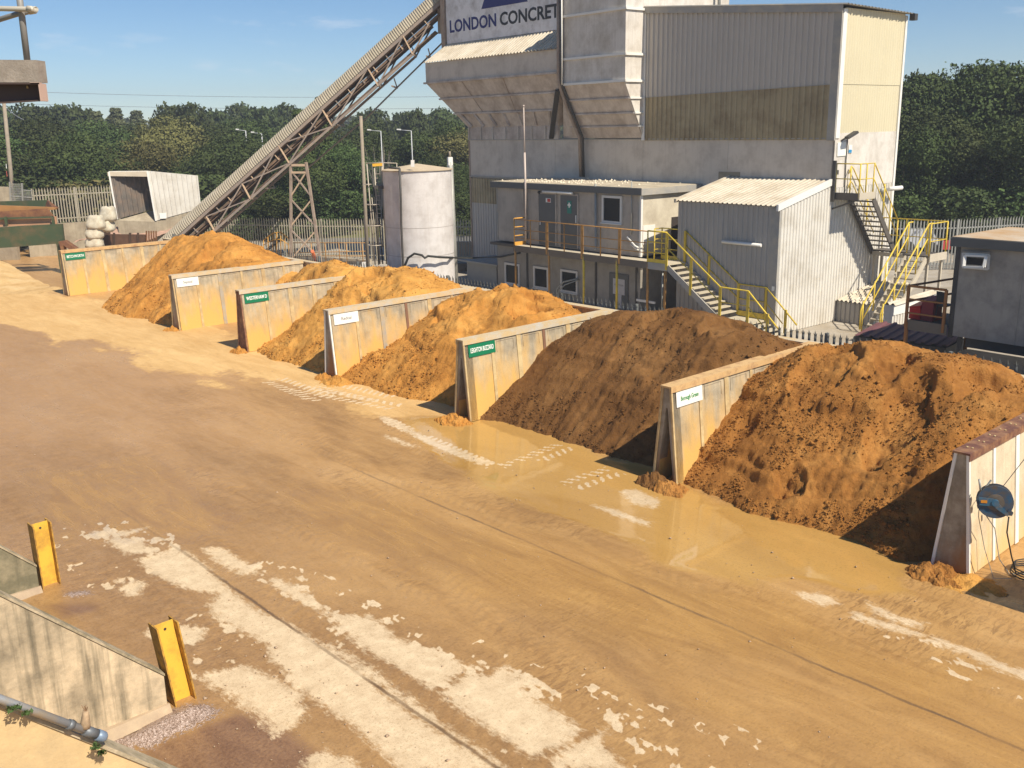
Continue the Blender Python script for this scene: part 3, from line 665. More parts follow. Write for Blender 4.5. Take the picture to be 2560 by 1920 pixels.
    hh = np.where(hh < 0.05, hh - 0.06, hh)
    edge = (Vg <= v0 + 1e-6) | (Vg >= v1 - 1e-6)
    Uq, Vq = Ug + jx, np.clip(Vg + jy, v0, v1)
    X = Uq * math.sin(AZB) - Vq * math.cos(AZB); Y = Uq * math.cos(AZB) + Vq * math.sin(AZB)
    hv = hh > -0.03
    keep = hv[:-1, :-1] | hv[1:, :-1] | hv[1:, 1:] | hv[:-1, 1:]
    hh = np.clip(hh, -0.05, 9)
    O = B((ustart + 19.96) / 2, (v0 + v1) / 2, 0)
    me = grid_mesh("sand_heap", X - O.x, Y - O.y, hh, keep, smooth=True); me.materials.append(m_)
    o = bpy.data.objects.new("sand_heap", me); COL.objects.link(o); o.location = O; WL[o.name] = O
    tag(o, label, "sand heap", "heaps of sand in the storage bays")
    # loose crumbs and clods lying on the face, gathered in patches and along the toe
    rng = np.random.default_rng(seed); N = ncrumb
    iu = rng.integers(2, Ug.shape[0] - 2, N * 5); iv = rng.integers(2, Ug.shape[1] - 2, N * 5)
    z_ = hh[iu, iv]; dens = sstep(.36, .62, fbm(Ug * 1.3, Vg * 1.3, 3, seed + 61))[iu, iv] * (0.25 + 0.75 * sstep(2.2, .3, z_)) + .9 * sstep(.3, .05, z_)
    ok = (z_ > .0) & (rng.random(N * 5) < dens) & (hv[iu, iv]); iu, iv = iu[ok][:N], iv[ok][:N]; n_ = len(iu)
    c_ = np.stack([X[iu, iv] - O.x, Y[iu, iv] - O.y, hh[iu, iv]], -1); c_[:, :2] += rng.normal(0, res * .5, (n_, 2))
    r_ = rng.gamma(1.1, .0065, n_) + .005; r_ = np.minimum(r_, .05)
    octa = np.array([[1, 0, 0], [0, 1, 0], [-1, 0, 0], [0, -1, 0], [0, 0, 1], [0, 0, -1]]) * 1.0
    Vv = c_[:, None, :] + (octa[None] + rng.normal(0, .28, (n_, 6, 3))) * r_[:, None, None] * np.array([1, 1, .8]) + np.array([0, 0, .3]) * r_[:, None, None]
    F_ = np.array([[0, 1, 4], [1, 2, 4], [2, 3, 4], [3, 0, 4], [1, 0, 5], [2, 1, 5], [3, 2, 5], [0, 3, 5]])
    Fa = (F_[None] + (np.arange(n_) * 6)[:, None, None]).reshape(-1, 3)
    cm_ = bpy.data.meshes.new("crumbs"); cm_.vertices.add(n_ * 6); cm_.vertices.foreach_set('co', Vv.reshape(-1).astype(np.float32))
    cm_.loops.add(Fa.size); cm_.loops.foreach_set('vertex_index', Fa.reshape(-1).astype(np.int32)); cm_.polygons.add(len(Fa)); cm_.polygons.foreach_set('loop_start', (np.arange(len(Fa)) * 3).astype(np.int32)); cm_.update(calc_edges=True)
    cm_.materials.append(m_); co_ = bpy.data.objects.new("crumbs", cm_); COL.objects.link(co_); co_.parent = o; co_['kind'] = 'stuff'
    return o
heap(5.70, 11.34, [(5.9, 14.9), (6.5, 14.35), (7.8, 14.75), (9.4, 14.5), (10.2, 14.6), (11.2, 14.75)], [(5.9, 2.05), (6.8, 2.28), (7.6, 2.62), (8.3, 2.62), (9.2, 2.78), (10.3, 2.5), (11.2, 2.2)], 18.0, 0.28, heap_m6,
     "large reddish brown sand heap between the Borough Green wall and the hose reel wall", 5, 0.03, scoops=[(16.6, 7.7, 0.5, 0.40, 2.2), (15.0, 8.9, 0.32, 0.32, 1.0), (17.3, 9.6, 0.6, 0.32, 1.5), (18.2, 7.0, 0.5, 0.4, 1.8), (15.9, 10.5, 0.3, 0.25, 1.6), (18.6, 10.2, 0.5, 0.35, 1.0), (17.9, 8.4, 0.4, 0.3, 1.6)], contact=(11.2, 1.6, 0.22), lean=0.12, ledges=[(2.2, 6.5, 9.4, .14), (1.6, 8.0, 10.6, .12), (1.1, 6.4, 8.8, .14), (.65, 8.4, 10.8, .14)], ncrumb=14000)
heap(11.37, 17.58, [(11.6, 15.2), (12.1, 15.1), (12.8, 15.0), (15.2, 15.15), (16.8, 15.2), (17.4, 15.0)], [(11.6, 2.35), (12.6, 2.65), (13.7, 2.82), (15.0, 2.68), (16.0, 2.45), (17.4, 2.0)], 17.8, 0.30, heap_m5,
     "dark brown sand heap between the LEIGHTON BUZZARD wall and the Borough Green wall", 23, 0.035, scoops=[(18.3, 14.6, 0.5, 0.30, 1.0), (18.4, 12.8, 0.5, 0.32, 1.3), (17.4, 13.4, 0.8, 0.15, 1.2)], contact=(17.4, 1.5, 0.35), lean=0.05, ledge=.5, rough=.55, ledges=[(2.35, 12.5, 16.6, .10), (2.1, 11.6, 14.2, .12), (1.95, 14.0, 17.2, .12), (1.7, 12.0, 15.0, .12), (1.45, 14.2, 17.2, .10), (1.25, 11.6, 14.4, .11), (1.0, 13.0, 16.2, .10), (.7, 11.8, 14.4, .12), (.5, 14.0, 16.8, .10)], scarps=[(15.2, 15.1, 18.3, 15.4, 0.3, -0.05)])
heap(17.62, 23.48, [(17.9, 15.3), (18.7, 15.1), (20.7, 14.85), (22.0, 14.8), (23.3, 14.6)], [(17.9, 2.1), (19.0, 2.45), (20.3, 2.72), (21.2, 2.52), (22.2, 2.3), (23.3, 1.95)], 17.9, 0.30, heap_m1,
     "orange sand heap with scooped crest directly left of the LEIGHTON BUZZARD wall", 37, 0.04, scoops=[(18.4, 20.6, 0.6, 0.5, 0.8), (18.0, 18.9, 0.6, 0.55, 1.1), (17.2, 21.2, 0.6, 0.25, 0.8), (18.7, 19.6, 0.4, 0.3, 1)], contact=(23.3, 2.2, 0.62), lean=0.2, ledges=[(2.2, 18.2, 21.0, .18), (1.85, 19.5, 22.4, .16), (1.5, 18.0, 20.6, .14), (1.1, 19.4, 22.0, .12)])
heap(23.52, 28.74, [(23.8, 14.9), (25.4, 14.75), (26.7, 14.65), (28.5, 14.9)], [(23.8, 2.2), (24.6, 2.6), (25.8, 2.78), (26.8, 2.55), (28.5, 1.95)], 17.9, 0.28, heap_m2,
     "yellow orange sand heap with curved ledges beside the WESTERHAM D wall", 51, 0.045, scoops=[(17.7, 25.9, 0.9, 0.45, 0.7), (16.9, 25.3, 0.6, 0.28, 0.6)], contact=(28.5, 2.0, 0.45), lean=0.2, ledges=[(2.2, 24.2, 27.4, .24), (1.8, 24.0, 26.8, .22), (1.3, 24.8, 27.0, .14)])
heap(28.77, 33.79, [(29.0, 15.6), (31.8, 16.6), (33.6, 17.2)], [(29.0, 2.15), (30.6, 2.5), (31.8, 2.3), (33.6, 1.85)], 18.3, 0.25, heap_m2,
     "small yellow sand heap with a deep scoop, set well back beside the WESTERHAM D wall", 61, 0.045, scoops=[(18.0, 30.8, 1.1, 0.7, 0.8), (17.4, 32.2, 0.7, 0.5, 0.8)], lean=0.2)
heap(33.82, 45.15, [(34.0, 14.7), (36.4, 14.6), (38.2, 14.2), (40.6, 14.4), (42.0, 15.6), (43.5, 17.0), (44.9, 17.8)], [(34.0, 2.15), (36.0, 2.75), (38.0, 3.05), (39.6, 3.0), (41.5, 2.5), (43.2, 2.0), (44.9, 1.6)], 17.9, 0.30, heap_m1,
     "broad orange sand heap in the farthest bay beside the BETCHWORTH wall", 71, 0.06, scoops=[(17.6, 36.6, 0.5, 0.5, 1.4), (18.4, 39.5, 1.0, 0.35, 0.8), (18.0, 41.0, 0.4, 0.3, 1.0)], lean=0.15)
# spilled lumps at the foot of the wall ends
def spill(u, v, r, h, m_, label, seed):
    n = 44; r *= .7; h *= .65; a = np.linspace(-1.1, 1.1, n); Ug, Vg = np.meshgrid(a, a, indexing='ij')
    rr = np.hypot(Ug, Vg) + (fbm(Ug * 2 + seed, Vg * 2, 3, seed) - .5) * 0.8
    hh = h * np.clip(1 - rr, -0.1, 1) ** 1 * (0.6 + 0.8 * fbm(Ug * 3, Vg * 3 + seed, 3, seed + 1)) + (fbm(Ug * 4, Vg * 4, 4, seed + 2) - .5) * .75 * h
    hh = np.where(rr > 1, -0.03, hh)
    X = (Ug * r) * math.sin(AZB) - (Vg * r * 1.3) * math.cos(AZB); Y = (Ug * r) * math.cos(AZB) + (Vg * r * 1.3) * math.sin(AZB)
    hv = hh > -0.02; keep = hv[:-1, :-1] | hv[1:, :-1] | hv[1:, 1:] | hv[:-1, 1:]
    me = grid_mesh("spilled_sand", X, Y, hh, keep, smooth=False); me.materials.append(m_)
    o = bpy.data.objects.new("spilled_sand", me); COL.objects.link(o); o.location = B(u, v, 0.0); WL[o.name] = o.location.copy()
    tag(o, label, "spilled sand")
spill(14.30, 11.45, 0.42, 0.42, heap_m5, "small dark lump of sand at the foot of the Borough Green wall end", 3)
spill(14.25, 11.05, 0.40, 0.30, heap_m6, "reddish crumbs of sand beside the Borough Green wall end", 8)
spill(14.25, 17.65, 0.50, 0.30, heap_m1, "orange lump of sand at the foot of the LEIGHTON BUZZARD wall end", 4)
spill(14.35, 23.6, 0.42, 0.24, heap_m1, "orange crumbs of sand at the foot of the solid pale wall end", 5)
spill(14.4, 23.05, 0.7, 0.26, heap_m2, "low drift of yellow sand along the foot of the plain white sign wall", 15)
spill(14.35, 28.8, 0.42, 0.22, heap_m1, "orange crumbs of sand at the foot of the WESTERHAM D wall end", 6)
spill(14.35, 33.85, 0.42, 0.22, heap_m1, "orange crumbs of sand at the second wall end from the left", 7)
spill(14.20, 5.75, 0.50, 0.34, heap_m6, "reddish lump of sand at the foot of the wall that carries the hose reel", 9)
spill(14.3, 5.35, 0.6, 0.16, heap_m2, "pale crumbs of sand in front of the hose reel wall", 10)

# loose stones scattered over the yard
def stones():
    rng = np.random.default_rng(77); N = 900
    u = rng.uniform(3.5, 14.0, N); v = rng.gamma(2.2, 4.5, N) + 3; r_ = np.minimum(rng.gamma(1.4, .004, N) + .004, .03)
    near = rng.random(N) < .25; u[near] = rng.normal(5.4, .8, near.sum()); v[near] = rng.normal(10.6, 1.3, near.sum())
    X = u * math.sin(AZB) - v * math.cos(AZB); Y = u * math.cos(AZB) + v * math.sin(AZB)
    octa = np.array([[1, 0, 0], [0, 1, 0], [-1, 0, 0], [0, -1, 0], [0, 0, 1], [0, 0, -1]]) * 1.0
    Vv = np.stack([X, Y, r_ * .3], -1)[:, None, :] + (octa[None] + rng.normal(0, .25, (N, 6, 3))) * r_[:, None, None] * np.array([1, 1, .7])
    F_ = np.array([[0, 1, 4], [1, 2, 4], [2, 3, 4], [3, 0, 4], [1, 0, 5], [2, 1, 5], [3, 2, 5], [0, 3, 5]]); Fa = (F_[None] + (np.arange(N) * 6)[:, None, None]).reshape(-1, 3)
    me = bpy.data.meshes.new("loose_stones"); me.vertices.add(N * 6); me.vertices.foreach_set('co', Vv.reshape(-1).astype(np.float32))
    me.loops.add(Fa.size); me.loops.foreach_set('vertex_index', Fa.reshape(-1).astype(np.int32)); me.polygons.add(len(Fa)); me.polygons.foreach_set('loop_start', (np.arange(len(Fa)) * 3).astype(np.int32)); me.update(calc_edges=True)
    me.materials.append(mat("loose_stone", (0.42, 0.30, 0.20), .9, var=.35, scale=20)); o = bpy.data.objects.new("loose_stones", me); COL.objects.link(o); tag(o, "loose stones and grit scattered over the muddy yard", kind='stuff')
stones()
# added blocks out of view, stacked only to shade the hose reel wall foot
for k, (du, z0_) in enumerate(((0, 0), (.06, .505), (-.04, 1.01))):
    o = thing("added_shade_block", B(14.4 + du, 3.4, z0_), f"{('bottom', 'middle', 'top')[k]} added concrete block casting shade, out of view right of the hose reel wall", "concrete block", "added blocks casting shade from out of view")
    part("block", MB().box(B, 13.95 + du, 15.0 + du, 2.95, 3.9, z0_, z0_ + .5), wall_pale, o)
    part("lifting_loop", MB().tube([B(14.4 + du + .08 * math.cos(t), 3.4, z0_ + (.5 if k == 2 else .44) + .07 * math.sin(t)) for t in [i * math.pi / 6 for i in range(7)]], .01, 6), galv_s, o)
# ------------------------------------------------------------------ batching plant
grime = (0.16, 0.14, 0.11)
pl_white = mat("plant_white_steel", (0.68, 0.635, 0.575), 0.6, var=0.06, scale=0.7, dirt=(0.42, 0.37, 0.30), dirt_amt=0.2, streak=0.35, streak_col=(0.36, 0.30, 0.24))
pl_grey = mat("plant_dusty_steel", (0.62, 0.555, 0.475), 0.7, var=0.04, scale=0.8, dirt=(0.42, 0.36, 0.30), dirt_amt=0.12, streak=0.2, streak_col=(0.3, 0.25, 0.2))
pl_taper = mat("plant_hopper_steel", (0.62, 0.545, 0.48), 0.75, var=0.05, scale=0.8, dirt=(0.33, 0.26, 0.21), dirt_amt=0.3, streak=0.25, streak_col=(0.27, 0.2, 0.15))
clad_grey = mat("grey_cladding", (0.52, 0.48, 0.425), 0.55, var=0.04, scale=0.6, streak=0.1, streak_col=(0.22, 0.2, 0.18))
clad_yel = mat("yellowed_cladding", (0.42, 0.345, 0.21), 0.6, var=0.1, scale=0.5, dirt=(0.20, 0.14, 0.07), dirt_amt=0.15, streak=0.4, streak_col=(0.24, 0.17, 0.08))
clad_cream = mat("cream_cladding", (0.62, 0.555, 0.385), 0.6, var=0.05, scale=0.6, streak=0.15, streak_col=(0.45, 0.36, 0.2))
clad_white = mat("white_cladding", (0.66, 0.63, 0.57), 0.55, var=0.05, scale=0.6, dirt=(0.45, 0.4, 0.32), dirt_amt=0.1, streak=0.12, streak_col=(0.4, 0.34, 0.26))
roof_m = mat("dusty_sheet_roof", (0.60, 0.535, 0.43), 0.8, var=0.08, scale=0.8, dirt=(0.40, 0.33, 0.23), dirt_amt=0.25)
trim_w = mat("white_trim", (0.78, 0.76, 0.71), 0.5, var=0.05, scale=1)
trim_g = mat("grey_trim", (0.33, 0.32, 0.30), 0.6, var=0.1, scale=1, dirt=(0.5, 0.44, 0.34), dirt_amt=0.2)
dark_st = mat("dark_steel", (0.075, 0.07, 0.065), 0.6, 0.2, var=0.2, scale=2)
brown_st = mat("dusty_brown_steel", (0.30, 0.22, 0.165), 0.75, var=0.15, scale=1.5, dirt=(0.45, 0.36, 0.28), dirt_amt=0.35)
glass = mat("dark_window_glass", (0.02, 0.022, 0.025), 0.25, var=0.3, scale=1, spec=0.18)
yel_p = mat("yellow_handrail_paint", (0.72, 0.53, 0.05), 0.5, var=0.08, scale=3, dirt=(0.45, 0.3, 0.1), dirt_amt=0.12)
org_p = mat("faded_orange_handrail_paint", (0.52, 0.27, 0.075), 0.6, var=0.12, scale=3, dirt=(0.25, 0.13, 0.05), dirt_amt=0.25)
P_ = thing("batching_plant", A(31.8, 29, 0), "tall grey and cream batching plant with tapering bins and LONDON CONCRETE lettering", "industrial building")
UF, VR, VL, UB = 29.88, 19.12, 39.6, 33.75
eu, ev, ez = A.eu, A.ev, Vector((0, 0, 1))
# core and flat band
part("wall", MB().box(A, UF + .08, UB, VR + .08, VL - .05, 0, 6.3).box(A, UF + .3, UB, VR + .1, 31, 6.3, 10.2), pl_grey, P_)
b = MB()
vv_ = [VR, 23.6, 27.9, 33.2, VL]
for i in range(4): b.box(A, UF, UF + .06, vv_[i] + .006, vv_[i + 1] - .006, 4.62, 6.33)
part("wall_band", b, pl_grey, P_)
part("ledge", MB().box(A, UF - .04, UF + .0, VR, VL, 6.33, 6.37).box(A, UF - .05, UF, VR + .1, VL, 4.55, 4.62), trim_g, P_)
part("repair_plate", MB().box(A, UF - .012, UF - .002, 23.0, 24.0, 4.75, 5.15), mat("oily_patch", (0.30, 0.25, 0.18), 0.6, var=0.3, scale=3), P_)
# lower cladding
part("lower_cladding", MB().corr(A(UF + .02, VL, 0), A(UF + .02, 33.3, 0), A(UF + .02, 33.3, 3.3), A(UF + .02, VL, 3.3), -eu, .2, .035).corr(A(UF + .02, 33.3, 0), A(UF + .02, VR, 0), A(UF + .02, VR, 4.55), A(UF + .02, 33.3, 4.55), -eu, .2, .035), clad_grey, P_)
part("lower_cladding_patch", MB().corr(A(UF + .01, VL, 3.3), A(UF + .01, 33.3, 3.3), A(UF + .01, 33.3, 4.5), A(UF + .01, VL, 4.5), -eu, .2, .035), clad_yel, P_)
part("side_wall_cladding", MB().corr(A(UB, VL + .0, 0), A(UF, VL + .0, 0), A(UF, VL + .0, 6.3), A(UB, VL + .0, 6.3), ev, .2, .035), clad_grey, P_)
part("corner_trim", MB().box(A, UF - .02, UF + .1, VL - .06, VL + .05, 0, 6.3), brown_st, P_)
# right hand end wall
part("end_wall_cladding", MB().corr(A(UF - 2.9 + 0.02, VR, 0), A(UB, VR, 0), A(UB, VR, 4.35), A(UF - 2.9 + 0.02, VR, 0.01), -ev, .17, .03) if False else MB().corr(A(UF, VR, 0), A(UB, VR, 0), A(UB, VR, 4.7), A(UF, VR, 4.7), -ev, .17, .03), clad_white, P_)
part("end_wall_panel", MB().box(A, UF, UB, VR - .01, VR + .07, 4.7, 6.52), pl_white, P_)
part("end_wall_upper_cladding", MB().corr(A(UF + .12, VR, 8.1), A(UB, VR, 8.1), A(UB, VR, 10.5), A(UF + .12, VR, 10.5), -ev, .15, .03, kind='sine').corr(A(UF + .12, VR + .015, 6.52), A(UB, VR + .015, 6.52), A(UB, VR + .015, 8.13), A(UF + .12, VR + .015, 8.13), -ev, .15, .03, kind='sine'), clad_cream, P_)
part("corner_trim", MB().box(A, UF - .03, UF + .2, VR - .045, VR - .002, 6.35, 10.46), trim_w, P_)
part("corner_trim", MB().box(A, UB - .02, UB + .10, VR - .05, VR + .1, 0, 10.45), trim_w, P_)
# clad box with single pitch roof
vL2 = 27.85
zt = lambda v: 10.5 + (11.29 - 10.5) * (v - VR) / (vL2 - VR)
zm = lambda v: 8.12 + (7.98 - 8.12) * (v - VR) / (vL2 - VR)
F0 = UF - .04
part("upper_cladding", MB().corr(A(F0, vL2, zm(vL2)), A(F0, VR + .25, zm(VR)), A(F0, VR + .25, zt(VR)), A(F0, vL2, zt(vL2)), -eu, .245, .05), clad_grey, P_)
part("upper_cladding_lower_course", MB().corr(A(F0 + .015, vL2, 6.3), A(F0 + .015, VR + .25, 6.3), A(F0 + .015, VR + .25, zm(VR) + .03), A(F0 + .015, vL2, zm(vL2) + .03), -eu, .245, .05), clad_yel, P_)
part("corner_trim", MB().box(A, F0 - .055, F0 + .02, VR - .03, VR + .27, 6.28, 10.4), trim_g, P_)
part("lap_trim", MB().prism([A(F0 - .056, VR + .27, zm(VR)), A(F0 - .056, vL2, zm(vL2)), A(F0 - .056, vL2, zm(vL2) - .03), A(F0 - .056, VR + .27, zm(VR) - .03)], eu * .01), trim_g, P_)
part("roof_fascia", MB().prism([A(F0 - .10, VR - .05, zt(VR) - .16), A(F0 - .10, vL2, zt(vL2) - .16), A(F0 - .10, vL2, zt(vL2) + .1), A(F0 - .10, VR - .05, zt(VR) + .1)], eu * .04), trim_g, P_)
part("roof", MB().corr(A(UB + .25, VR - .25, zt(VR) - 0.02), A(F0 - .12, VR - .25, zt(VR) + .07), A(F0 - .12, vL2, zt(vL2) + .07), A(UB + .25, vL2, zt(vL2) - .02), ez, .2, .04), trim_g, P_)
part("gutter_end", MB().box(A, UB + .1, UB + .3, VR - .3, VR - .1, 10.28, 10.5), dark_st, P_)
# bin tower with rings
t0, t1, uF, uB = 27.85, 31.45, 28.74, 34.96
part("bin_tower", MB().box(A, uF, uB, t0, t1, 8.55, 12.9), pl_white, P_)
P8 = [A(uF, t0, 8.55), A(uB, t0, 8.55), A(uB, t1, 8.55), A(uF, t1, 8.55)]
part("tower_side_panel", MB().prism([A(uF, t0 + .0, 8.547), A(UF, t0, 8.547), A(UF, t0, 6.35)], ev * .04), pl_white, P_)
vb0, vb1 = 27.87, 31.6
part("tower_hopper", MB().quad(A(uF, t1, 8.547), A(uF, t0 + .04, 8.547), A(UF - .05, t0 + .04, 6.4), A(UF - .05, 32.0, 6.4)).add([A(uF, t1, 8.547), A(UF - .05, 32.0, 6.4), A(UF + .2, 32.9, 6.4), A(UF + .2, 32.9, 8.547)], [(0, 1, 2, 3)]), pl_taper, P_)
for z in (11.27, 9.60, 8.60):
    m = MB()
    m.box(A, uF - .07, uF - .002, t0 - .07, t1 + .02, z - .045, z + .045).box(A, uF - .07, UF + .02, t0 - .07, t0 - .002, z - .045, z + .045)
    part("ring_beam", m, trim_w if z > 8.7 else trim_w, P_)
for z in (7.95, 7.38, 6.86):
    k = (8.547 - z) / (8.547 - 6.4); u = uF + (UF - .05 - uF) * k; vt = t1 + .55 * k
    part("hopper_rib", MB().box(A, u - .07, u + .02, t0 + .02, vt, z - .03, z + .03), pl_taper, P_)
    part("hopper_rib", MB().box(A, u - .05, UF, t0 - .06, t0 + .015, z - .03, z + .03), trim_w, P_)
part("corner_post", MB().box(A, UF - .1, UF - .045, t0 - .08, t0 + .06, 6.3, 11.3), trim_w, P_)
# left hand aggregate bin
l0, l1 = 31.75, 41.5
part("aggregate_bin", MB().box(A, uF, UF + .5, l0, l1, 9.1, 10.05).box(A, UF, UF + 3.6, l0, l1 - .3, 9.1, 10.6), pl_grey, P_)
part("bin_roof", MB().corr(A(uF - .12, l1 + .06, 10.04), A(uF - .12, l0, 10.04), A(UF, l0, 10.93), A(UF, l1 - .28, 10.93), Vector((0, 0, 1)), .22, .05), roof_m, P_)
H8 = [(uF, l1, 9.1), (uF, l0, 9.1), (UF - .03, 33.0, 6.95), (UF - .03, VL, 6.95)]
m = MB().quad(A(*H8[0]), A(*H8[3]), A(*H8[2]), A(*H8[1])); m.quad(A(UF + 3, l1, 9.1), A(UF + 3, VL, 6.95), A(*H8[3]), A(*H8[0])); m.quad(A(*H8[1]), A(*H8[2]), A(UF + .5, 33.0, 6.95), A(UF + .5, l0, 9.1))
part("bin_hopper", m, pl_taper, P_)
def hop(z, s, off=0.0):   # point on hopper front face: s 0..1 from left edge to right edge
    k = (9.1 - z) / (9.1 - 6.95)
    u = uF + (UF - .03 - uF) * k; va = l1 + (VL - l1) * k; vb = l0 + (33.0 - l0) * k
    return A(u - off, va + (vb - va) * s, z)
for z, h_ in ((9.1, .055), (8.32, .05), (7.6, .045)):
    part("hopper_rib", MB().bar(hop(z, -.012, .04), hop(z, 1, .04), .09, h_ * 1.6), pl_taper, P_)
for s_ in (.30, .62):
    part("seam", MB().bar(hop(9.05, s_, .012), hop(7.65, s_, .012), .025, .02), brown_st, P_)
for i in range(7):
    s_ = .06 + i * .145
    part("hopper_gusset", MB().bar(hop(7.57, s_, .05), hop(6.98, s_, .05), .09, .10), pl_taper, P_)
part("hopper_skirt", MB().box(A, UF - .03, UF + .1, 33.0, VL, 6.37, 6.95), pl_taper, P_)
for i in range(7):
    vv = VL - .05 - i * .95
    part("skirt_stiffener", MB().box(A, UF - .10, UF - .032, vv - .07, vv, 6.37, 6.93), pl_grey, P_)
# head house and sign
part("head_house", MB().box(A, UF + .02, UF + 3.5, 32.0, 41.2, 10.6, 15.5), pl_grey, P_)
sg = part("sign_board", MB().box(A, UF - .03, UF + .015, 32.05, 41.15, 10.96, 15.4), mat("sign_board_paint", (0.82, 0.80, 0.80), 0.6, var=0.05, scale=0.8, dirt=(0.4, 0.36, 0.33), dirt_amt=0.15), P_)
navy = mat("navy_lettering", (0.02, 0.025, 0.16), 0.6, var=0.05); blk = mat("black_lettering", (0.03, 0.03, 0.035), 0.6, var=0.05)
zc, hh = 11.93, 0.80
text_on("LONDON", .78, A(UF - .034, 40.91, 11.705), -ev, ez, navy, "lettering", sg, bold=0.02, width=3.65, align="LEFT")
text_on("CONCRETE", .78, A(UF - .034, 36.97, 11.705), -ev, ez, blk, "lettering", sg, bold=0.02, width=4.5, align="LEFT")
part("emblem", MB().prism([A(UF - .034, 38.31, 12.3), A(UF - .034, 34.95, 12.3), A(UF - .034, 36.63, 15.2)], -eu * .006), navy, sg)
part("corner_post", MB().box(A, UF - .12, UF + .1, 41.2, 41.5, 10.6, 15.5), brown_st, P_)
part("conveyor_head_cover", MB().corr(A(UF + .3, 42.35, 11.55), A(UF + .3, 41.5, 11.55), A(UF + .3, 41.5, 15.5), A(UF + .3, 42.35, 15.5), -eu, .2, .04).box(A, UF + .34, UF + 1.9, 41.5, 42.35, 11.55, 15.5), mat("tan_cladding", (0.42, 0.35, 0.26), 0.7, var=0.12, scale=1, streak=0.5, streak_col=(0.24, 0.16, 0.1)), P_)
# pipes down the front between the bins
part("downpipe", MB().tube([on(A, 1396, -60, u=uF - .12), on(A, 1396, 205, u=uF - .12), on(A, 1420, 275, u=29.1), on(A, 1449, 345, u=29.6), on(A, 1452, 442, u=29.7)], .075, 8), brown_st, P_)
part("downpipe", MB().tube([on(A, 1403, -60, u=uF - .1), on(A, 1404, 205, u=uF - .1), on(A, 1425, 265, u=29.05), on(A, 1457, 345, u=29.6), on(A, 1459, 442, u=29.7)], .055, 8), dark_st, P_)
part("conduit", MB().tube([on(A, 1404, -60, u=uF - .16), on(A, 1405, 212, u=uF - .16)], .03, 6), trim_w, P_)
part("brace_strut", MB().bar(on(A, 1394, 225, u=29.0), on(A, 1378, 345, u=29.8), .2, .12), dark_st, P_)
part("vent_pipe", MB().tube([A(34.0, 27.6, 10.9), A(34.0, 27.6, 13.5)], .07, 8), galv, P_)
# plates and fittings on the end wall
q = lambda x, y: on(A, x, y, v=VR - .02)
part("notice_board", MB().prism([q(2093, 357), q(2114, 355), q(2113, 389), q(2092, 391)], -ev * .02), white_p, P_)
sb = part("safety_sign", MB().prism([q(2122, 362), q(2130, 362), q(2129, 383), q(2121, 383)], -ev * .012), white_p, P_)
part("sign_panel", MB().prism([on(A, 2122, 374, v=VR - .035), on(A, 2129.5, 374, v=VR - .035), on(A, 2129, 382, v=VR - .035), on(A, 2121.5, 382, v=VR - .035)], -ev * .004), mat("sign_blue", (0.03, 0.25, 0.5), 0.5, var=0.0), sb)
fl = part("floodlight", MB().bar(q(2104, 345) - ev * .2, q(2118, 330) - ev * .35, .26, .08).bar(q(2103, 352), q(2106, 340) - ev * .25, .05), dark_st, P_)
part("cable_conduit", MB().tube([q(2118, 340) - ev * .03, q(2113, 400) - ev * .03, q(2109, 483) - ev * .03], .022, 6).box(A, 29.98, 30.08, VR - .1, VR - .01, 5.15, 5.3), dark_st, P_)
cm_ = part("security_camera", MB().bar(q(2208, 478), q(2208, 472) - ev * .25, .1).tube([q(2206, 472) - ev * .25, q(2226, 468) - ev * .45], .075, 8), trim_w, P_)
part("bulkhead_lamp", MB().tube([q(2204, 470), q(2205, 484)], .09, 8), galv, P_)

# ------------------------------------------------------------------ two stacked site cabins
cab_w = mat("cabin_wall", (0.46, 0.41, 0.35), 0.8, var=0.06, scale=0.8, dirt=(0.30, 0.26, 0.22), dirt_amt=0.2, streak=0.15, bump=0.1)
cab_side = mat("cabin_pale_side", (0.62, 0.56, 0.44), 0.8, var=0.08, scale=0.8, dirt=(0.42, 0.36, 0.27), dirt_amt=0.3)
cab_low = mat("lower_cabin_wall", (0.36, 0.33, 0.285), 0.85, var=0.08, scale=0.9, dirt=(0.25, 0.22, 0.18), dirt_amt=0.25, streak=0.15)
cab_roof = mat("cabin_roof_felt", (0.55, 0.48, 0.36), 0.9, var=0.15, scale=1.3, dirt=(0.36, 0.30, 0.21), dirt_amt=0.4, bump=0.5, bscale=9)
frame_w = mat("window_frame", (0.66, 0.64, 0.60), 0.5, var=0.05)
door_m = mat("grey_door", (0.125, 0.125, 0.12), 0.6, var=0.08, scale=2)
CU, C0, C1 = 26.63, 24.94, 33.42
up = thing("site_cabin", A(28.2, 29, 2.15), "upper grey site cabin with two doors and rubble on its flat roof", "site cabin")
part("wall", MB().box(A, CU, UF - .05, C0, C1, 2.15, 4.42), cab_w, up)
part("side_panel", MB().box(A, CU + .06, UF - .06, C0 - .03, C0 - .002, 2.2, 4.40), cab_side, up)
part("roof", MB().box(A, CU - .12, UF - .02, C0 - .15, C1 + .2, 4.62, 4.68), cab_roof, up)
part("roof_fascia", MB().box(A, CU - .16, CU - .12, C0 - .15, C1 + .2, 4.42, 4.66).box(A, CU - .16, UF - .02, C1 + .2, C1 + .24, 4.42, 4.66), mat("dark_fascia", (0.12, 0.12, 0.115), 0.6, var=0.1), up)
part("roof_fascia", MB().box(A, CU - .16, UF - .02, C0 - .19, C0 - .15, 4.42, 4.66).box(A, CU - .1, UF - .05, C0 - .14, C1 + .15, 4.43, 4.60), trim_g, up)
random.seed(4)
m = MB()
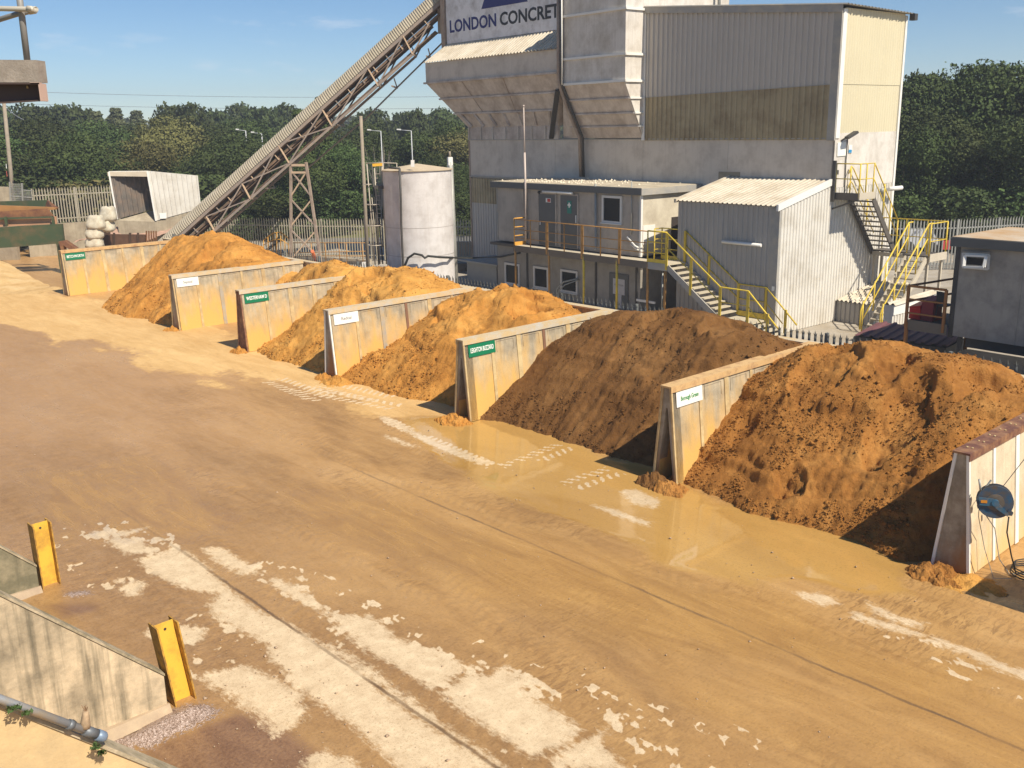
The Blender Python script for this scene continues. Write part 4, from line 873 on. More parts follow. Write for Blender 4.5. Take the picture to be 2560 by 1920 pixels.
for k in range(240):
    a, b_ = random.uniform(CU + .2, UF - .2), random.gauss(30.3, 1.7)
    if not C0 < b_ < C1: continue
    r_ = random.uniform(.02, .07); c = A(a, b_, 4.68 + r_ * .3)
    m.add([c + Vector((r_, 0, 0)), c + Vector((-r_ * .6, r_, 0)), c + Vector((-r_ * .5, -r_, 0)), c + Vector((0, 0, r_ * .9))], [(0, 1, 3), (1, 2, 3), (2, 0, 3)])
rub_ = part("roof_rubble", m, mat("rubble", (0.62, 0.55, 0.43), 0.95, var=0.2, scale=6), up)
rub_['kind'] = 'stuff'
part("panel_edge", MB().box(A, CU - .02, CU - .002, C1 - .06, C1 + .0, 2.2, 4.4).box(A, CU - .02, CU - .002, C0, C0 + .13, 2.2, 4.4), trim_g, up)
part("corner_post", MB().box(A, CU - .035, CU + .06, C0 - .06, C0 + .02, 2.15, 4.42), trim_w, up)
for a, b_ in ((30.6, 29.57), (29.26, 28.28)):
    d_ = part("door", MB().box(A, CU - .05, CU - .002, b_, a, 2.2, 4.26), door_m, up)
    part("door_frame", MB().box(A, CU - .07, CU - .003, a, a + .05, 2.2, 4.31).box(A, CU - .07, CU - .003, b_ - .05, b_, 2.2, 4.31).box(A, CU - .07, CU - .003, b_, a, 4.26, 4.31), cab_w, d_)
    part("handle", MB().box(A, CU - .09, CU - .051, a - .12, a - .09, 3.0, 3.15) if a > 30 else MB().box(A, CU - .09, CU - .051, b_ + .05, b_ + .08, 3.2, 3.5), trim_w, d_)
    if a < 30:
        s = part("first_aid_sign", MB().box(A, CU - .062, CU - .051, 28.62, 28.86, 3.55, 4.05), mat("teal_sign", (0.03, 0.22, 0.17), 0.5, var=0), d_)
        part("cross", MB().box(A, CU - .068, CU - .0625, 28.705, 28.775, 3.78, 3.98).box(A, CU - .0685, CU - .0626, 28.65, 28.83, 3.845, 3.915), white_p, s)
    else:
        s = part("fire_sign", MB().box(A, CU - .062, CU - .051, 29.85, 30.15, 3.93, 4.1), white_p, d_)
        part("sign_panel", MB().box(A, CU - .068, CU - .0625, 29.87, 30.05, 3.95, 4.08), mat("sign_red", (0.5, 0.05, 0.04), 0.5, var=0), s)
def window(parent, v1_, v0_, z0, z1, fw=.09, u=CU, S=A):
    g = part("window", MB().box(S, u - .02, u - .002, v0_ + fw, v1_ - fw, z0 + fw, z1 - fw), glass, parent)
    m = MB(); m.box(S, u - .06, u - .004, v0_, v0_ + fw, z0, z1).box(S, u - .06, u - .004, v1_ - fw, v1_, z0, z1)
    m.box(S, u - .06, u - .004, v0_ + fw, v1_ - fw, z1 - fw, z1).box(S, u - .06, u - .004, v0_ + fw, v1_ - fw, z0, z0 + fw)
    part("frame", m, frame_w, g); part("sill", MB().box(S, u - .11, u - .061, v0_ - .03, v1_ + .03, z0 - .03, z0 + .01), frame_w, g)
    return g
window(up, 26.92, 25.86, 3.3, 4.34)
part("strip_lamp", MB().tube([A(CU - .12, 30.27, 4.36), A(CU - .12, 28.5, 4.36)], .05, 8).box(A, CU - .12, CU, 30.1, 30.15, 4.3, 4.36).box(A, CU - .12, CU, 28.6, 28.65, 4.3, 4.36), trim_w, up)
part("bulkhead_lamp", MB().tube([A(CU - .1, 30.55, 4.33), A(CU - .1, 30.47, 4.3)], .06, 8), dark_st, up)
part("downpipe", MB().tube([A(CU - .09, 31.45, 4.7), A(CU - .09, 31.43, 3.6), A(CU - .06, 31.4, 2.3)], .045, 6), dark_st, up)
part("downpipe", MB().tube([A(CU - .09, 27.22, 4.75), A(CU - .09, 27.2, 2.4), A(CU - .2, 27.1, 2.25)], .05, 6), galv, up)
part("conduit", MB().tube([A(CU - .05, 25.36, 4.9), A(CU - .05, 25.36, 2.95)], .025, 6), galv, up)
part("outlet_pipes", MB().tube([A(CU - .06, 25.55, 2.85), A(CU - .1, 25.1, 2.55), A(CU - .08, 24.95, 2.5)], .035, 6).tube([A(CU - .06, 25.35, 2.6), A(CU - .1, 25.05, 2.45), A(CU - .06, 24.95, 2.4)], .03, 6), trim_w, up)
part("side_hatch", MB().box(A, CU + .1, CU + .75, C0 - .05, C0 - .031, 2.6, 3.3), trim_w, up)
part("side_opening", MB().box(A, 28.3, 29.6, C0 - .06, C0 - .031, 2.2, 3.5), dark_void, up)
lo = thing("site_cabin", A(28.2, 29, 0), "lower grey site cabin under the walkway with three white framed windows", "site cabin")
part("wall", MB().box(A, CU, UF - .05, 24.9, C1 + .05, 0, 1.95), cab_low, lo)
part("roof", MB().box(A, CU - .15, UF - .05, 24.7, C1 + .35, 1.95, 2.06), mat("lower_roof", (0.13, 0.11, 0.09), 0.9, var=0.2), lo)
for v_ in (31.43, 27.26, 25.08): part("joint_strip", MB().box(A, CU - .03, CU - .002, v_ - .05, v_ + .05, 0, 1.94), dark_st, lo)
window(lo, 32.93, 31.92, .28, 1.22); window(lo, 31.0, 30.05, .32, 1.25); window(lo, 29.3, 28.28, .35, 1.28)
dr = part("door", MB().box(A, CU - .04, CU - .002, 25.5, 26.5, 0.02, 1.42), door_m, lo)
part("notice", MB().box(A, CU - .052, CU - .041, 25.66, 26.28, .62, 1.22), mat("notice_paper", (0.52, 0.50, 0.50), 0.7, var=0.05), dr)
nt = part("notice", MB().box(A, CU - .052, CU - .041, 25.82, 26.12, .1, .615), mat("notice_paper", (0.52, 0.50, 0.50)), dr)
text_on("RECEPTION", .1, A(CU - .053, 25.97, 0.98), -ev, ez, text_k, "lettering", dr, width=.48)
part("wall_bracket", MB().box(A, 26.0, 26.06, 23.6, 24.5, .62, .7), frame_w, lo)
part("hanging_cable", MB().tube([on(A, 1391, 765, u=26.1), on(A, 1392, 722, u=26.1), on(A, 1408, 705, u=26.2), on(A, 1446, 696, u=26.5)], .035, 6).tube([on(A, 1397, 765, u=26.1), on(A, 1398, 726, u=26.1), on(A, 1412, 712, u=26.2), on(A, 1448, 699, u=26.5)], .025, 6), galv, lo)
solo("cabin_flat_roof_box", MB().box(A, 26.9, 28.6, 33.9, 36.1, 0, 0.95).box(A, 26.7, 28.8, 33.6, 36.5, .95, 1.02), [mat("grey_store", (0.33, 0.33, 0.31), 0.7, var=0.1)], "low grey store with a sloping pale lid beside the round tank", "store")
solo("radio_mast", MB().tube([A(CU - .18, 31.3, 2.3), A(CU - .18, 31.28, 4.4), A(CU - .18, 31.3, 5.9)], .045, 8).tube([A(CU - .18, 31.3, 5.9), A(CU - .18, 31.32, 7.75)], .028, 6).tube([A(CU - .18, 31.32, 7.7), A(CU - .18, 31.32, 7.78)], .04, 6), mat("mast_steel", (0.50, 0.42, 0.37), 0.5, var=0.1), "thin tall mast fixed to the upper site cabin beside its left downpipe", "mast")

# ------------------------------------------------------------------ railings helper
def rail_run(m, pts, h, posts, r=.022, mids=(.5,), post_r=.026):
    m.tube([p + ez * h for p in pts], r, 6)
    for f in mids: m.tube([p + ez * (h * f) for p in pts], r * .8, 6)
    for p in posts: m.tube([p, p + ez * h], post_r, 6)
    return m
# walkway along the upper cabin, turning to a stair down to the right
ww = thing("walkway_staircase", A(26.3, 28, 0), "raised walkway with rusty orange rails and a yellow railed stair before the cabins", "walkway")
DZ = 2.12
deck_m = mat("walkway_deck", (0.50, 0.44, 0.33), 0.9, var=0.12, scale=2)
part("deck", MB().box(A, 25.98, 26.58, 23.9, 31.45, DZ - .05, DZ).box(A, 25.98, 27.0, 23.0, 23.895, DZ - .05, DZ), deck_m, ww)
part("edge_beam", MB().box(A, 25.93, 25.975, 23.9, 31.47, DZ - .24, DZ + .01).box(A, 25.93, 26.55, 31.455, 31.5, DZ - .24, DZ + .01).box(A, 26.5, 26.55, 23.9, 31.45, DZ - .24, DZ - .06), mat("walkway_beam", (0.16, 0.13, 0.10), 0.7, var=0.15), ww)
part("edge_beam", MB().box(A, 25.93, 25.975, 23.0, 23.895, DZ - .24, DZ + .01), trim_g, ww)
for v_, mt_ in ((31.42, org_p), (29.3, org_p), (27.27, yel_p), (25.48, yel_p), (23.92, org_p)):
    part("support_post", MB().tube([A(25.97, v_, 0.0), A(25.97, v_, DZ - .02)], .045, 8), mt_, ww)
part("support_post", MB().tube([A(25.99, 23.1, 0.0), A(25.99, 23.1, DZ - .24)], .045, 8), org_p, ww)
part("support_post", MB().tube([A(26.05, 23.28, 0.0), A(26.05, 23.28, DZ - .24)], .03, 8), galv, ww)
m = MB(); pf = [A(25.95, v_, DZ) for v_ in (31.45, 23.93)]
rail_run(m, pf, 1.1, [A(25.95, v_, DZ - .2) + ez * .2 for v_ in (30.42, 29.4, 28.37, 27.35, 26.34, 25.34)], mids=(.62, .3))
for v_ in (29.4, 27.35, 25.34): m.box(A, 25.92, 25.98, v_ - .05, v_ + .05, DZ - .2, DZ + 1.08)
part("handrail", m, org_p, ww)
m = MB(); rail_run(m, [A(25.95, 31.45, DZ), A(26.55, 31.45, DZ)], 1.12, [A(25.95, 31.45, DZ), A(26.55, 31.45, DZ)], r=.03, mids=(.68, .36)); m.box(A, 25.95, 26.55, 31.44, 31.46, DZ, DZ + .15)
part("end_rail", m, mat("orange_rail_paint", (0.66, 0.34, 0.06), 0.55, var=0.08), ww)
m = MB(); rail_run(m, [A(25.95, 23.93, DZ), A(25.95, 23.03, DZ)], 1.12, [A(25.95, 23.93, DZ), A(25.95, 23.03, DZ)], r=.03, mids=(.66, .33)); m.box(A, 25.94, 25.96, 23.03, 23.93, DZ, DZ + .14)
rail_run(m, [A(26.6, 24.2, DZ), A(27.0, 24.2, DZ), A(27.0, 23.03, DZ)], 1.12, [A(26.6, 24.2, DZ), A(27.0, 24.2, DZ), A(26.95, 23.03, DZ)], mids=(.66, .33))
m.box(A, 26.98, 27.0, 23.03, 24.2, DZ, DZ + .14)
part("landing_rail", m, yel_p, ww)
def stair(parent, S, u0, u1, va, za, vb, zb, nt_, along='v', tread_m=deck_m, str_m=None, wid=None):
    # flight from (va, za) down to (vb, zb); treads as separate parts
    pt = (lambda a, w, z: S(w, a, z)) if along == 'v' else (lambda a, w, z: S(a, w, z))
    for w in (u0, u1):
        s_ = MB().bar(pt(va, w, za - .1), pt(vb, w, zb - .1), .05, .2); part("stringer", s_, str_m or trim_g, parent)
    for i in range(nt_):
        t = (i + .5) / nt_; a = va + (vb - va) * t; z = za + (zb - za) * (i + 1) / (nt_ + 1)
        dd = abs(vb - va) / nt_ * .5
        P = [pt(a - dd, u0 + .03, z - .03), pt(a + dd, u0 + .03, z - .03), pt(a + dd, u1 - .03, z - .03), pt(a - dd, u1 - .03, z - .03)]
        part("tread", MB().hexa(P + [p + ez * .04 for p in P]), tread_m, parent)
stair(ww, A, 25.98, 26.92, 23.0, DZ, 20.6, .5, 10)
part("landing", MB().box(A, 25.98, 26.92, 19.45, 20.58, .42, .48), deck_m, ww)
part("landing_frame", MB().box(A, 25.95, 25.975, 19.45, 20.58, .3, .49).box(A, 26.0, 26.06, 19.5, 19.56, 0, .42).box(A, 26.0, 26.06, 20.45, 20.5, 0, .42), trim_g, ww)
stair(ww, A, 25.98, 26.92, 19.45, .48, 18.6, .02, 3)
def stair_rail(parent, w, col, r=.027):
    m = MB()
    top = [A(w, 23.03, DZ + 1.1), A(w, 20.6, .48 + 1.1), A(w, 19.45, .48 + 1.1), A(w, 18.2, .48)]
    m.tube(top, r, 6)
    m.tube([p - ez * .5 for p in top[:3]] + [A(w, 18.75, .45)], r * .7, 6)
    for a, z0, z1 in ((23.03, DZ - .2, DZ + 1.1), (21.9, 1.15, 2.42), (20.6, .3, 1.58), (19.45, .3, 1.58), (18.65, .02, .93)):
        m.box(A, w - .03, w + .03, a - .04, a + .04, z0, z1)
    part("stair_handrail", m, col, parent)
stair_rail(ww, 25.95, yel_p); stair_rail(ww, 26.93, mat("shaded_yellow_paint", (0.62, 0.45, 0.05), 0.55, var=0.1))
part("kick_plate", MB().box(A, 26.9, 26.925, 19.5, 20.55, .5, .68), yel_p, ww)

# ------------------------------------------------------------------ lean-to shed
SU, S0, S1 = 26.97, 19.12, 23.42
sh = thing("lean_to_shed", A(28.4, 21.2, 0), "white corrugated lean-to shed with a dusty sloping roof below the cladding", "shed")
part("front_wall", MB().corr(A(SU, S1, 0), A(SU, S0, 0), A(SU, S0, 4.25), A(SU, S1, 4.25), -eu, .2, .035), mat("shed_grey_cladding", (0.41, 0.385, 0.35), 0.6, var=0.07, scale=0.8, streak=0.3, streak_col=(0.2, 0.18, 0.16)), sh)
part("side_wall", MB().corr(A(SU, S0, 0), A(UF, S0, 0), A(UF, S0, 4.9), A(SU, S0, 4.25), -ev, .17, .03), clad_white, sh)
part("side_wall", MB().quad(A(SU, S1, 0), A(SU, S1, 4.25), A(UF, S1, 4.9), A(UF, S1, 0)), clad_grey, sh)
part("roof", MB().corr(A(SU - .12, S1 + .05, 4.27), A(SU - .12, S0 + .02, 4.27), A(UF - .03, S0 + .02, 4.96), A(UF - .03, S1 + .05, 4.96), ez, .2, .03), roof_m, sh)
part("verge_trim", MB().prism([A(SU - .14, S0 - .05, 4.12), A(UF - .03, S0 - .05, 4.80), A(UF - .03, S0 - .05, 5.02), A(SU - .14, S0 - .05, 4.33)], ev * .08), trim_w, sh)
part("verge_trim", MB().prism([A(SU - .14, S1, 4.20), A(UF - .03, S1, 4.85), A(UF - .03, S1, 5.02), A(SU - .14, S1, 4.33)], ev * .1), roof_m, sh)
part("corner_flashing", MB().box(A, SU - .045, SU - .036, S0 - .03, S0 + .28, 0, 4.2).box(A, SU - .045, SU + .03, S0 - .045, S0 - .032, 0, 4.15), trim_g, sh)
part("strip_lamp", MB().tube([A(SU - .1, 21.32, 2.97), A(SU - .1, 19.7, 2.97)], .055, 8), trim_w, sh)
part("notice", MB().box(A, SU - .05, SU - .046, 19.14, 19.24, 1.5, 1.65), white_p, sh)

# ------------------------------------------------------------------ outside staircase on the end wall
w0, w1 = 18.1, 19.0
st = thing("external_staircase", A(31, 17.8, 0), "yellow railed steel switchback stair climbing to the white end wall", "staircase")
grate = mat("dark_grating", (0.12, 0.105, 0.09), 0.7, 0.2, var=0.15, scale=3)
beige_st = mat("beige_painted_steel", (0.52, 0.46, 0.36), 0.7, var=0.1, scale=2)
part("top_platform", MB().box(A, 29.92, 30.83, w0, w1 + .08, 4.42, 4.46), grate, st)
part("platform_frame", MB().box(A, 29.88, 29.918, w0, w1 + .1, 4.32, 4.56).box(A, 30.84, 30.87, w0, w1 + .1, 4.30, 4.41), grate, st)
part("platform_edge", MB().box(A, 29.88, 30.85, w0 - .045, w0 - .002, 4.34, 4.57), beige_st, st)
part("platform_end_post", MB().box(A, 29.80, 29.87, w1 - .02, w1 + .1, 4.25, 5.62), dark_st, st)
part("bracket", MB().bar(A(29.95, w1 + .1, 4.0), A(29.95, w0 + .1, 4.32), .05), dark_st, st)
LZ = 2.38
stair(st, A, w0, w1, 30.83, 4.42, 32.55, LZ, 10, along='u', tread_m=grate, str_m=grate)
m = MB()
def slope_rail(m, pts, posts, r=.022):
    m.tube(pts, r, 6); m.tube([p - ez * .5 for p in pts], r * .85, 6)
    for a, b_ in posts: m.tube([a, b_], r * 1.1, 6)
for w in (w0,):
    top = [A(29.9, w1, 5.52), A(29.9, w, 5.52), A(30.75, w, 5.52), A(32.55, w, LZ + 1.1)]
    slope_rail(m, top, [(A(29.9, w1, 4.4), A(29.9, w1, 5.52)), (A(29.9, w, 4.4), A(29.9, w, 5.52)), (A(30.3, w, 4.4), A(30.3, w, 5.52)), (A(30.75, w, 4.3), A(30.75, w, 5.52)), (A(31.5, w, 3.7), A(31.5, w, 4.8)), (A(32.0, w, 3.0), A(32.0, w, 4.13)), (A(32.55, w, LZ), A(32.55, w, LZ + 1.1))])
top = [A(30.66, w1, 5.15), A(30.8, w1, 5.4), A(30.95, w1, 5.3), A(32.55, w1, LZ + 1.1)]
slope_rail(m, top, [(A(30.8, w1, 4.3), A(30.8, w1, 5.4)), (A(32.0, w1, 3.25), A(32.0, w1, 4.3))])
part("upper_handrail", m, yel_p, st)
part("landing", MB().box(A, 32.56, 33.2, 16.6, w1, LZ - .05, LZ).box(A, 32.06, 32.555, 16.6, 17.55, LZ - .05, LZ), grate, st)
part("landing_frame", MB().box(A, 32.06, 33.22, 16.55, 16.597, LZ - .2, LZ + .06).box(A, 32.5, 32.54, 17.6, w1, LZ - .2, LZ - .06), beige_st, st)
for a, b_ in ((32.2, 16.7), (33.15, 16.7), (33.15, w1 - .05), (32.65, w1 - .05)): part("support_post", MB().box(A, a - .04, a + .04, b_ - .04, b_ + .04, 0, LZ - .06), beige_st, st)
m = MB()
rail_run(m, [A(33.18, w1 + .1, LZ), A(33.18, 16.6, LZ), A(32.06, 16.6, LZ)], 1.1, [A(33.18, w1, LZ), A(33.18, 18.1, LZ), A(33.18, 17.3, LZ), A(33.18, 16.6, LZ), A(32.06, 16.6, LZ)], mids=(.45,))
part("landing_rail", m, yel_p, st)
x0_, x1_ = 16.68, 17.4
stair(st, A, x0_, x1_, 32.05, LZ, 29.75, .02, 12, along='u', tread_m=mat("beige_tread", (0.36, 0.32, 0.25), 0.8, var=0.1), str_m=beige_st)
for w, ua, ub in ((x0_, 32.05, 29.5), (x1_, 32.05, 29.5)):
    m = MB(); top = [A(ua + .25, w, LZ + 1.1), A(ua, w, LZ + 1.1), A(ub, w, .95), A(ub - .12, w, .75), A(ub - .12, w, .1)]
    m.tube(top, .028, 6); m.tube([A(ua, w, LZ + .6), A(ub, w, .4)], .022, 6)
    for k in range(5):
        t = k / 4; uu = ua + (ub - ua) * t; zz_ = LZ + (0 - LZ) * t
        m.tube([A(uu, w, zz_ + (.05 if k < 4 else 0)), A(uu, w, zz_ + 1.05)], .024, 6)
    part("lower_handrail", m, yel_p, st)
# small kiosks under and beside the stair
kk = thing("small_kiosk", A(31.3, 18.3, 0), "small grey corrugated lean-to at the foot of the end wall", "lean-to")
part("front_wall", MB().corr(A(30.6, VR - .05, 0), A(30.6, 17.8, 0), A(30.6, 17.8, .72), A(30.6, VR - .05, .72), -eu, .17, .03), mat("kiosk_grey", (0.36, 0.34, 0.31), .7, var=0.1), kk)
part("roof", MB().corr(A(30.5, VR - .03, .74), A(30.5, 17.7, .74), A(33.3, 17.7, 1.15), A(33.3, VR - .03, 1.15), ez, .17, .06, kind='sine'), roof_m, kk)
part("side_wall", MB().corr(A(30.6, 17.8, 0), A(33.2, 17.8, 0), A(33.2, 17.8, 1.1), A(30.6, 17.8, .72), -ev, .17, .03), clad_white, kk)
kk = thing("small_kiosk", A(30.5, 15.6, 0), "low white corrugated kiosk with a scalloped roof edge, right of the lower stair", "lean-to")
kv = 15.55
ka, kb = on(A, 2226, 850, v=kv), on(A, 2331, 850, v=kv); ka.z = kb.z = 0
kt0, kt1 = on(A, 2232, 764, v=kv).z, on(A, 2330, 735, v=kv).z
part("side_wall", MB().corr(ka, kb, kb + ez * (kt1 - .4), ka + ez * (kt0 - .3), -ev, .17, .03), clad_white, kk)
part("wall_panel", MB().prism([ka + ez * (kt0 - .31), kb + ez * (kt1 - .41), kb + ez * kt1, ka + ez * kt0], -ev * .035), trim_w, kk)
part("roof", MB().corr(kb + eu * .1 + ez * (kt1 + .01) - ev * .08, kb + eu * .1 + ev * .3 + ez * (kt1 + .01), ka + ev * .3 + ez * kt0, ka - ev * .08 + ez * kt0, ez, .2, .07, kind='sine'), roof_m, kk)
part("corner_post", MB().box(A, A.uv(kb)[0] + .01, A.uv(kb)[0] + .06, kv - .05, kv + .02, 0, kt1 - .02), yel_p, kk)
part("rear_wall", MB().quad(ka + ev * .3, kb + ev * .3, kb + ev * .3 + ez * kt1, ka + ev * .3 + ez * kt0), clad_white, kk)
part("end_wall", MB().quad(ka, ka + ev * .3, ka + ev * .3 + ez * kt0, ka + ez * kt0), clad_white, kk)
# ------------------------------------------------------------------ inclined conveyor
conv_cov = mat("conveyor_cover_sheet", (0.42, 0.37, 0.28), 0.75, var=0.1, scale=1, dirt=(0.33, 0.28, 0.2), dirt_amt=0.3)
conv_steel = mat("conveyor_grey_steel", (0.27, 0.225, 0.195), 0.7, var=0.1, scale=2, dirt=(0.40, 0.30, 0.22), dirt_amt=0.3)
conv_pale = mat("conveyor_pale_post", (0.58, 0.42, 0.28), 0.75, var=0.1, scale=2)
conv_under = mat("conveyor_belt_underside", (0.13, 0.092, 0.068), 0.9, var=0.3, scale=1.2, dirt=(0.25, 0.16, 0.1), dirt_amt=0.4)
PT_, PB_ = A(30.7, 42.0), A(19.5, 52.7)
cd = (PT_ - PB_).normalized(); cn = Vector((cd.y, -cd.x, 0))
if cn.dot(-PB_) < 0: cn = -cn          # towards the yard
NP = PB_ + cn * 0.55                    # near side plane passes here
def cv(x, y): return onp(x, y, NP, cd)
R3 = lambda x, y: (500 + x * 640 / 2212, y * 640 / 2212)
def cvr(x, y): return cv(*R3(x, y))
cvb = thing("conveyor", PB_, "long inclined conveyor with a ribbed half round cover climbing to the plant head house", "conveyor")
lo0, lo1 = cvr(250, 1659), cvr(1975, 112)      # line of the top chord
sd = (lo1 - lo0).normalized()
S0_ = lo0 - sd * 6.6; S1_ = lo1 + sd * 0.9
if S0_.z < 0.25: S0_ = lo0 - sd * ((lo0.z - 0.25) / sd.z)
W_ = -cn * 1.1                                  # across to the far side
L_ = (S1_ - S0_).length; up_ = sd.cross(cn).normalized()
if up_.z < 0: up_ = -up_
part("top_chord", MB().bar(S0_, S1_, .10, .16, up=up_), conv_steel, cvb)
part("top_chord", MB().bar(S0_ + W_, S1_ + W_, .10, .16, up=up_), conv_steel, cvb)
m = MB(); nr = int(L_ / 0.13); seg = 9; prof = []
for k in range(seg + 1):
    t = math.pi * k / seg; prof.append((0.55 - 0.62 * math.cos(t), 0.09 + 0.56 * math.sin(t)))
base = len(m.v)
for i in range(nr * 2 + 1):
    s_ = S0_ + sd * (L_ * i / (nr * 2)); e = 0.0 if i % 2 else 0.035
    for a, b_ in prof:
        m.v.append(tuple(s_ - cn * (0.55 + (a - 0.55) * (1 + e * 1.2)) + up_ * (b_ + e * (b_ > .1))))
for i in range(nr * 2):
    for k in range(seg):
        m.f.append([i * (seg + 1) + k, i * (seg + 1) + k + 1, (i + 1) * (seg + 1) + k + 1, (i + 1) * (seg + 1) + k]); m.m.append(0); m.sm.append(False)
part("cover", m, conv_cov, cvb)
part("belt_trough", MB().hexa([S0_ - cn * .12 - up_ * .42, S1_ - cn * .12 - up_ * .42, S1_ - cn * .98 - up_ * .42, S0_ - cn * .98 - up_ * .42, S0_ - cn * .12 - up_ * .30, S1_ - cn * .12 - up_ * .30, S1_ - cn * .98 - up_ * .30, S0_ - cn * .98 - up_ * .30]).hexa([S0_ - cn * .05 - up_ * .12, S1_ - cn * .05 - up_ * .12, S1_ - cn * 1.05 - up_ * .12, S0_ - cn * 1.05 - up_ * .12, S0_ - cn * .05 + up_ * .02, S1_ - cn * .05 + up_ * .02, S1_ - cn * 1.05 + up_ * .02, S0_ - cn * 1.05 + up_ * .02]), conv_under, cvb)

vert = [((1755, 310), (1838, 470)), ((1450, 590), (1540, 742)), ((1060, 950), (1142, 1092)), ((675, 1250), (770, 1410))]
r4 = lambda x, y: (x, y + 400 * 2212 / 640)
vert += [((365, 205 + 1382), (435, 337 + 1382)), ((55, 488 + 1382), (125, 612 + 1382))]
vt_ = [(cvr(*a), cvr(*b_)) for a, b_ in vert]
bc0, bc1 = vt_[-1][1], vt_[0][1]; bd = (bc1 - bc0).normalized()
lowend = bc0 - bd * 1.2
part("bottom_chord", MB().bar(lowend, bc1, .08, .12, up=up_), conv_steel, cvb)
part("bottom_chord", MB().bar(lowend + W_, bc1 + W_, .08, .12, up=up_), conv_steel, cvb)
for o1, o2 in ((.10, .16), (.46, .50)):
    q4 = [lowend, bc1 + bd * 1.6, bc1 + bd * 1.6 + W_, lowend + W_]; q4 = [p - cn * (.1 if i < 2 else -.1) for i, p in enumerate(q4)]
    part("spill_plate", MB().hexa([p + up_ * o1 for p in q4] + [p + up_ * o2 for p in q4]), conv_under, cvb)
for a, b_ in vt_:
    part("truss_post", MB().bar(a, b_, .13, .05), conv_pale, cvb)
    part("truss_post", MB().bar(a + W_, b_ + W_, .09, .05), conv_steel, cvb)
    part("cross_member", MB().bar(b_, b_ + W_, .08), conv_pale, cvb)
topn = [cvr(1980, 200)] + [a for a, b_ in vt_]; botn = [b_ for a, b_ in vt_]
for i in range(len(vt_)):
    part("diagonal", MB().bar(topn[i], botn[i], .07, .07), conv_steel, cvb)
    part("diagonal", MB().bar(topn[i] + W_, botn[i] + W_, .07, .07), conv_steel, cvb)
for i in range(2, len(vt_) - 1):
    part("diagonal", MB().bar(botn[i], topn[i + 2], .06, .06), conv_steel, cvb)
nI = 24
for i in range(nI):
    p = S0_ + sd * (L_ * (i + .5) / nI) - cn * .08
    part("idler_bracket", MB().bar(p - up_ * .05, p - up_ * .42, .04, .04).tube([p - up_ * .42, p - cn * .9 - up_ * .42], .05, 6), conv_steel if i % 2 else conv_pale, cvb)
# service rail hung under the far side
r0, r1 = cv(*R3(1385, 1000)), cv(*R3(2045, 345)); far = -cn * 1.9
m = MB().tube([cv(*R3(700, 1590)) + far * 1, r0 + far, r1 + far, cv(*R3(2100, 260)) + far], .045, 6)
part("service_rail", m, conv_steel, cvb)
for x, y in ((1950, 490), (1650, 750), (1180, 1090), (560, 1640)):
    p = cv(*R3(x, y)) + far * .9
    part("rail_bracket", MB().bar(p, p - far * .75 + ez * .05, .07).bar(p, p - far * .4 + ez * .45, .05), brown_st, cvb)
# trestle below it
tp = cv(744, 412); tb0 = Vector((tp.x, tp.y, 0))
m = MB()
def leg(x0, y0, x1, y1, off):
    a, b_ = onp(x0, y0, tb0 + off, Vector((1, -.25, 0)).normalized()), onp(x1, y1, tb0 + off, Vector((1, -.25, 0)).normalized())
    b2 = a + (b_ - a) * ((a.z) / (a.z - b_.z)); return a, b2
la, lb = leg(727, 405, 728, 640, Vector((0, 0, 0))), leg(765, 405, 800, 640, Vector((0, 0, 0)))
part("trestle_leg", MB().bar(la[0], la[1], .12, .12), brown_st, cvb)
part("trestle_leg", MB().bar(lb[0], lb[1], .12, .12), brown_st, cvb)
def lp(l, t): return l[0].lerp(l[1], t)
for t0_, t1_ in ((.08, .33), (.36, .62), (.66, .95)):
    part("trestle_brace", MB().bar(lp(la, t0_), lp(lb, t1_), .07), brown_st, cvb)
    part("trestle_brace", MB().bar(lp(lb, t0_), lp(la, t1_), .07), conv_pale, cvb)
part("trestle_cross_beam", MB().bar(lp(la, .03), lp(lb, .03), .12).bar(lp(la, .10), lp(lb, .10), .1), conv_pale, cvb)
solo("orange_pipe_stub", MB().tube([gnd(790, 655, .1), gnd(781, 628, .9)], .09, 8), mat("orange_red_plastic", (0.62, 0.16, 0.06), 0.5, var=0.1), "short orange red pipe leaning at the foot of the conveyor trestle", "pipe")

# ------------------------------------------------------------------ round tank
silo_w = mat("tank_paint", (0.66, 0.625, 0.60), 0.55, var=0.05, scale=1.2, dirt=(0.48, 0.44, 0.41), dirt_amt=0.2, streak=0.3, streak_col=(0.45, 0.38, 0.32))
dS = ray(1050, 600); tS = 37.6 / math.hypot(dS.x, dS.y); SC = Vector((dS.x * tS, dS.y * tS, 0)); SR = 1.0
SZ = EYE.z + ray(1043, 425).z * (37.6 / math.hypot(ray(1043, 425).x, ray(1043, 425).y)) 
sil = thing("round_tank", SC, "white round steel tank with a shallow cone lid, left of the plant", "tank")
SR = (1132 - 968) / 2 / FPX * 38.4
n = 48; m = MB(); ring = lambda z, r_: [Vector((SC.x + r_ * math.cos(2 * math.pi * k / n), SC.y + r_ * math.sin(2 * math.pi * k / n), z)) for k in range(n)]
a = [0, .9, .91, 2.2, 2.21, 3.3, 3.31, SZ]; m2 = MB()
pts = sum([ring(z, SR) for z in a], []); m.add(pts, [(j * n + k, j * n + (k + 1) % n, (j + 1) * n + (k + 1) % n, (j + 1) * n + k) for j in range(len(a) - 1) for k in range(n)], smooth=True)
part("shell", m, silo_w, sil)
m = MB(); t_, c_ = ring(SZ, SR + .05), ring(SZ + .03, SR + .05)
m.add(t_ + c_ + [Vector((SC.x, SC.y, SZ + .24))], [(k, (k + 1) % n, n + (k + 1) % n, n + k) for k in range(n)] + [(n + k, n + (k + 1) % n, 2 * n) for k in range(n)])
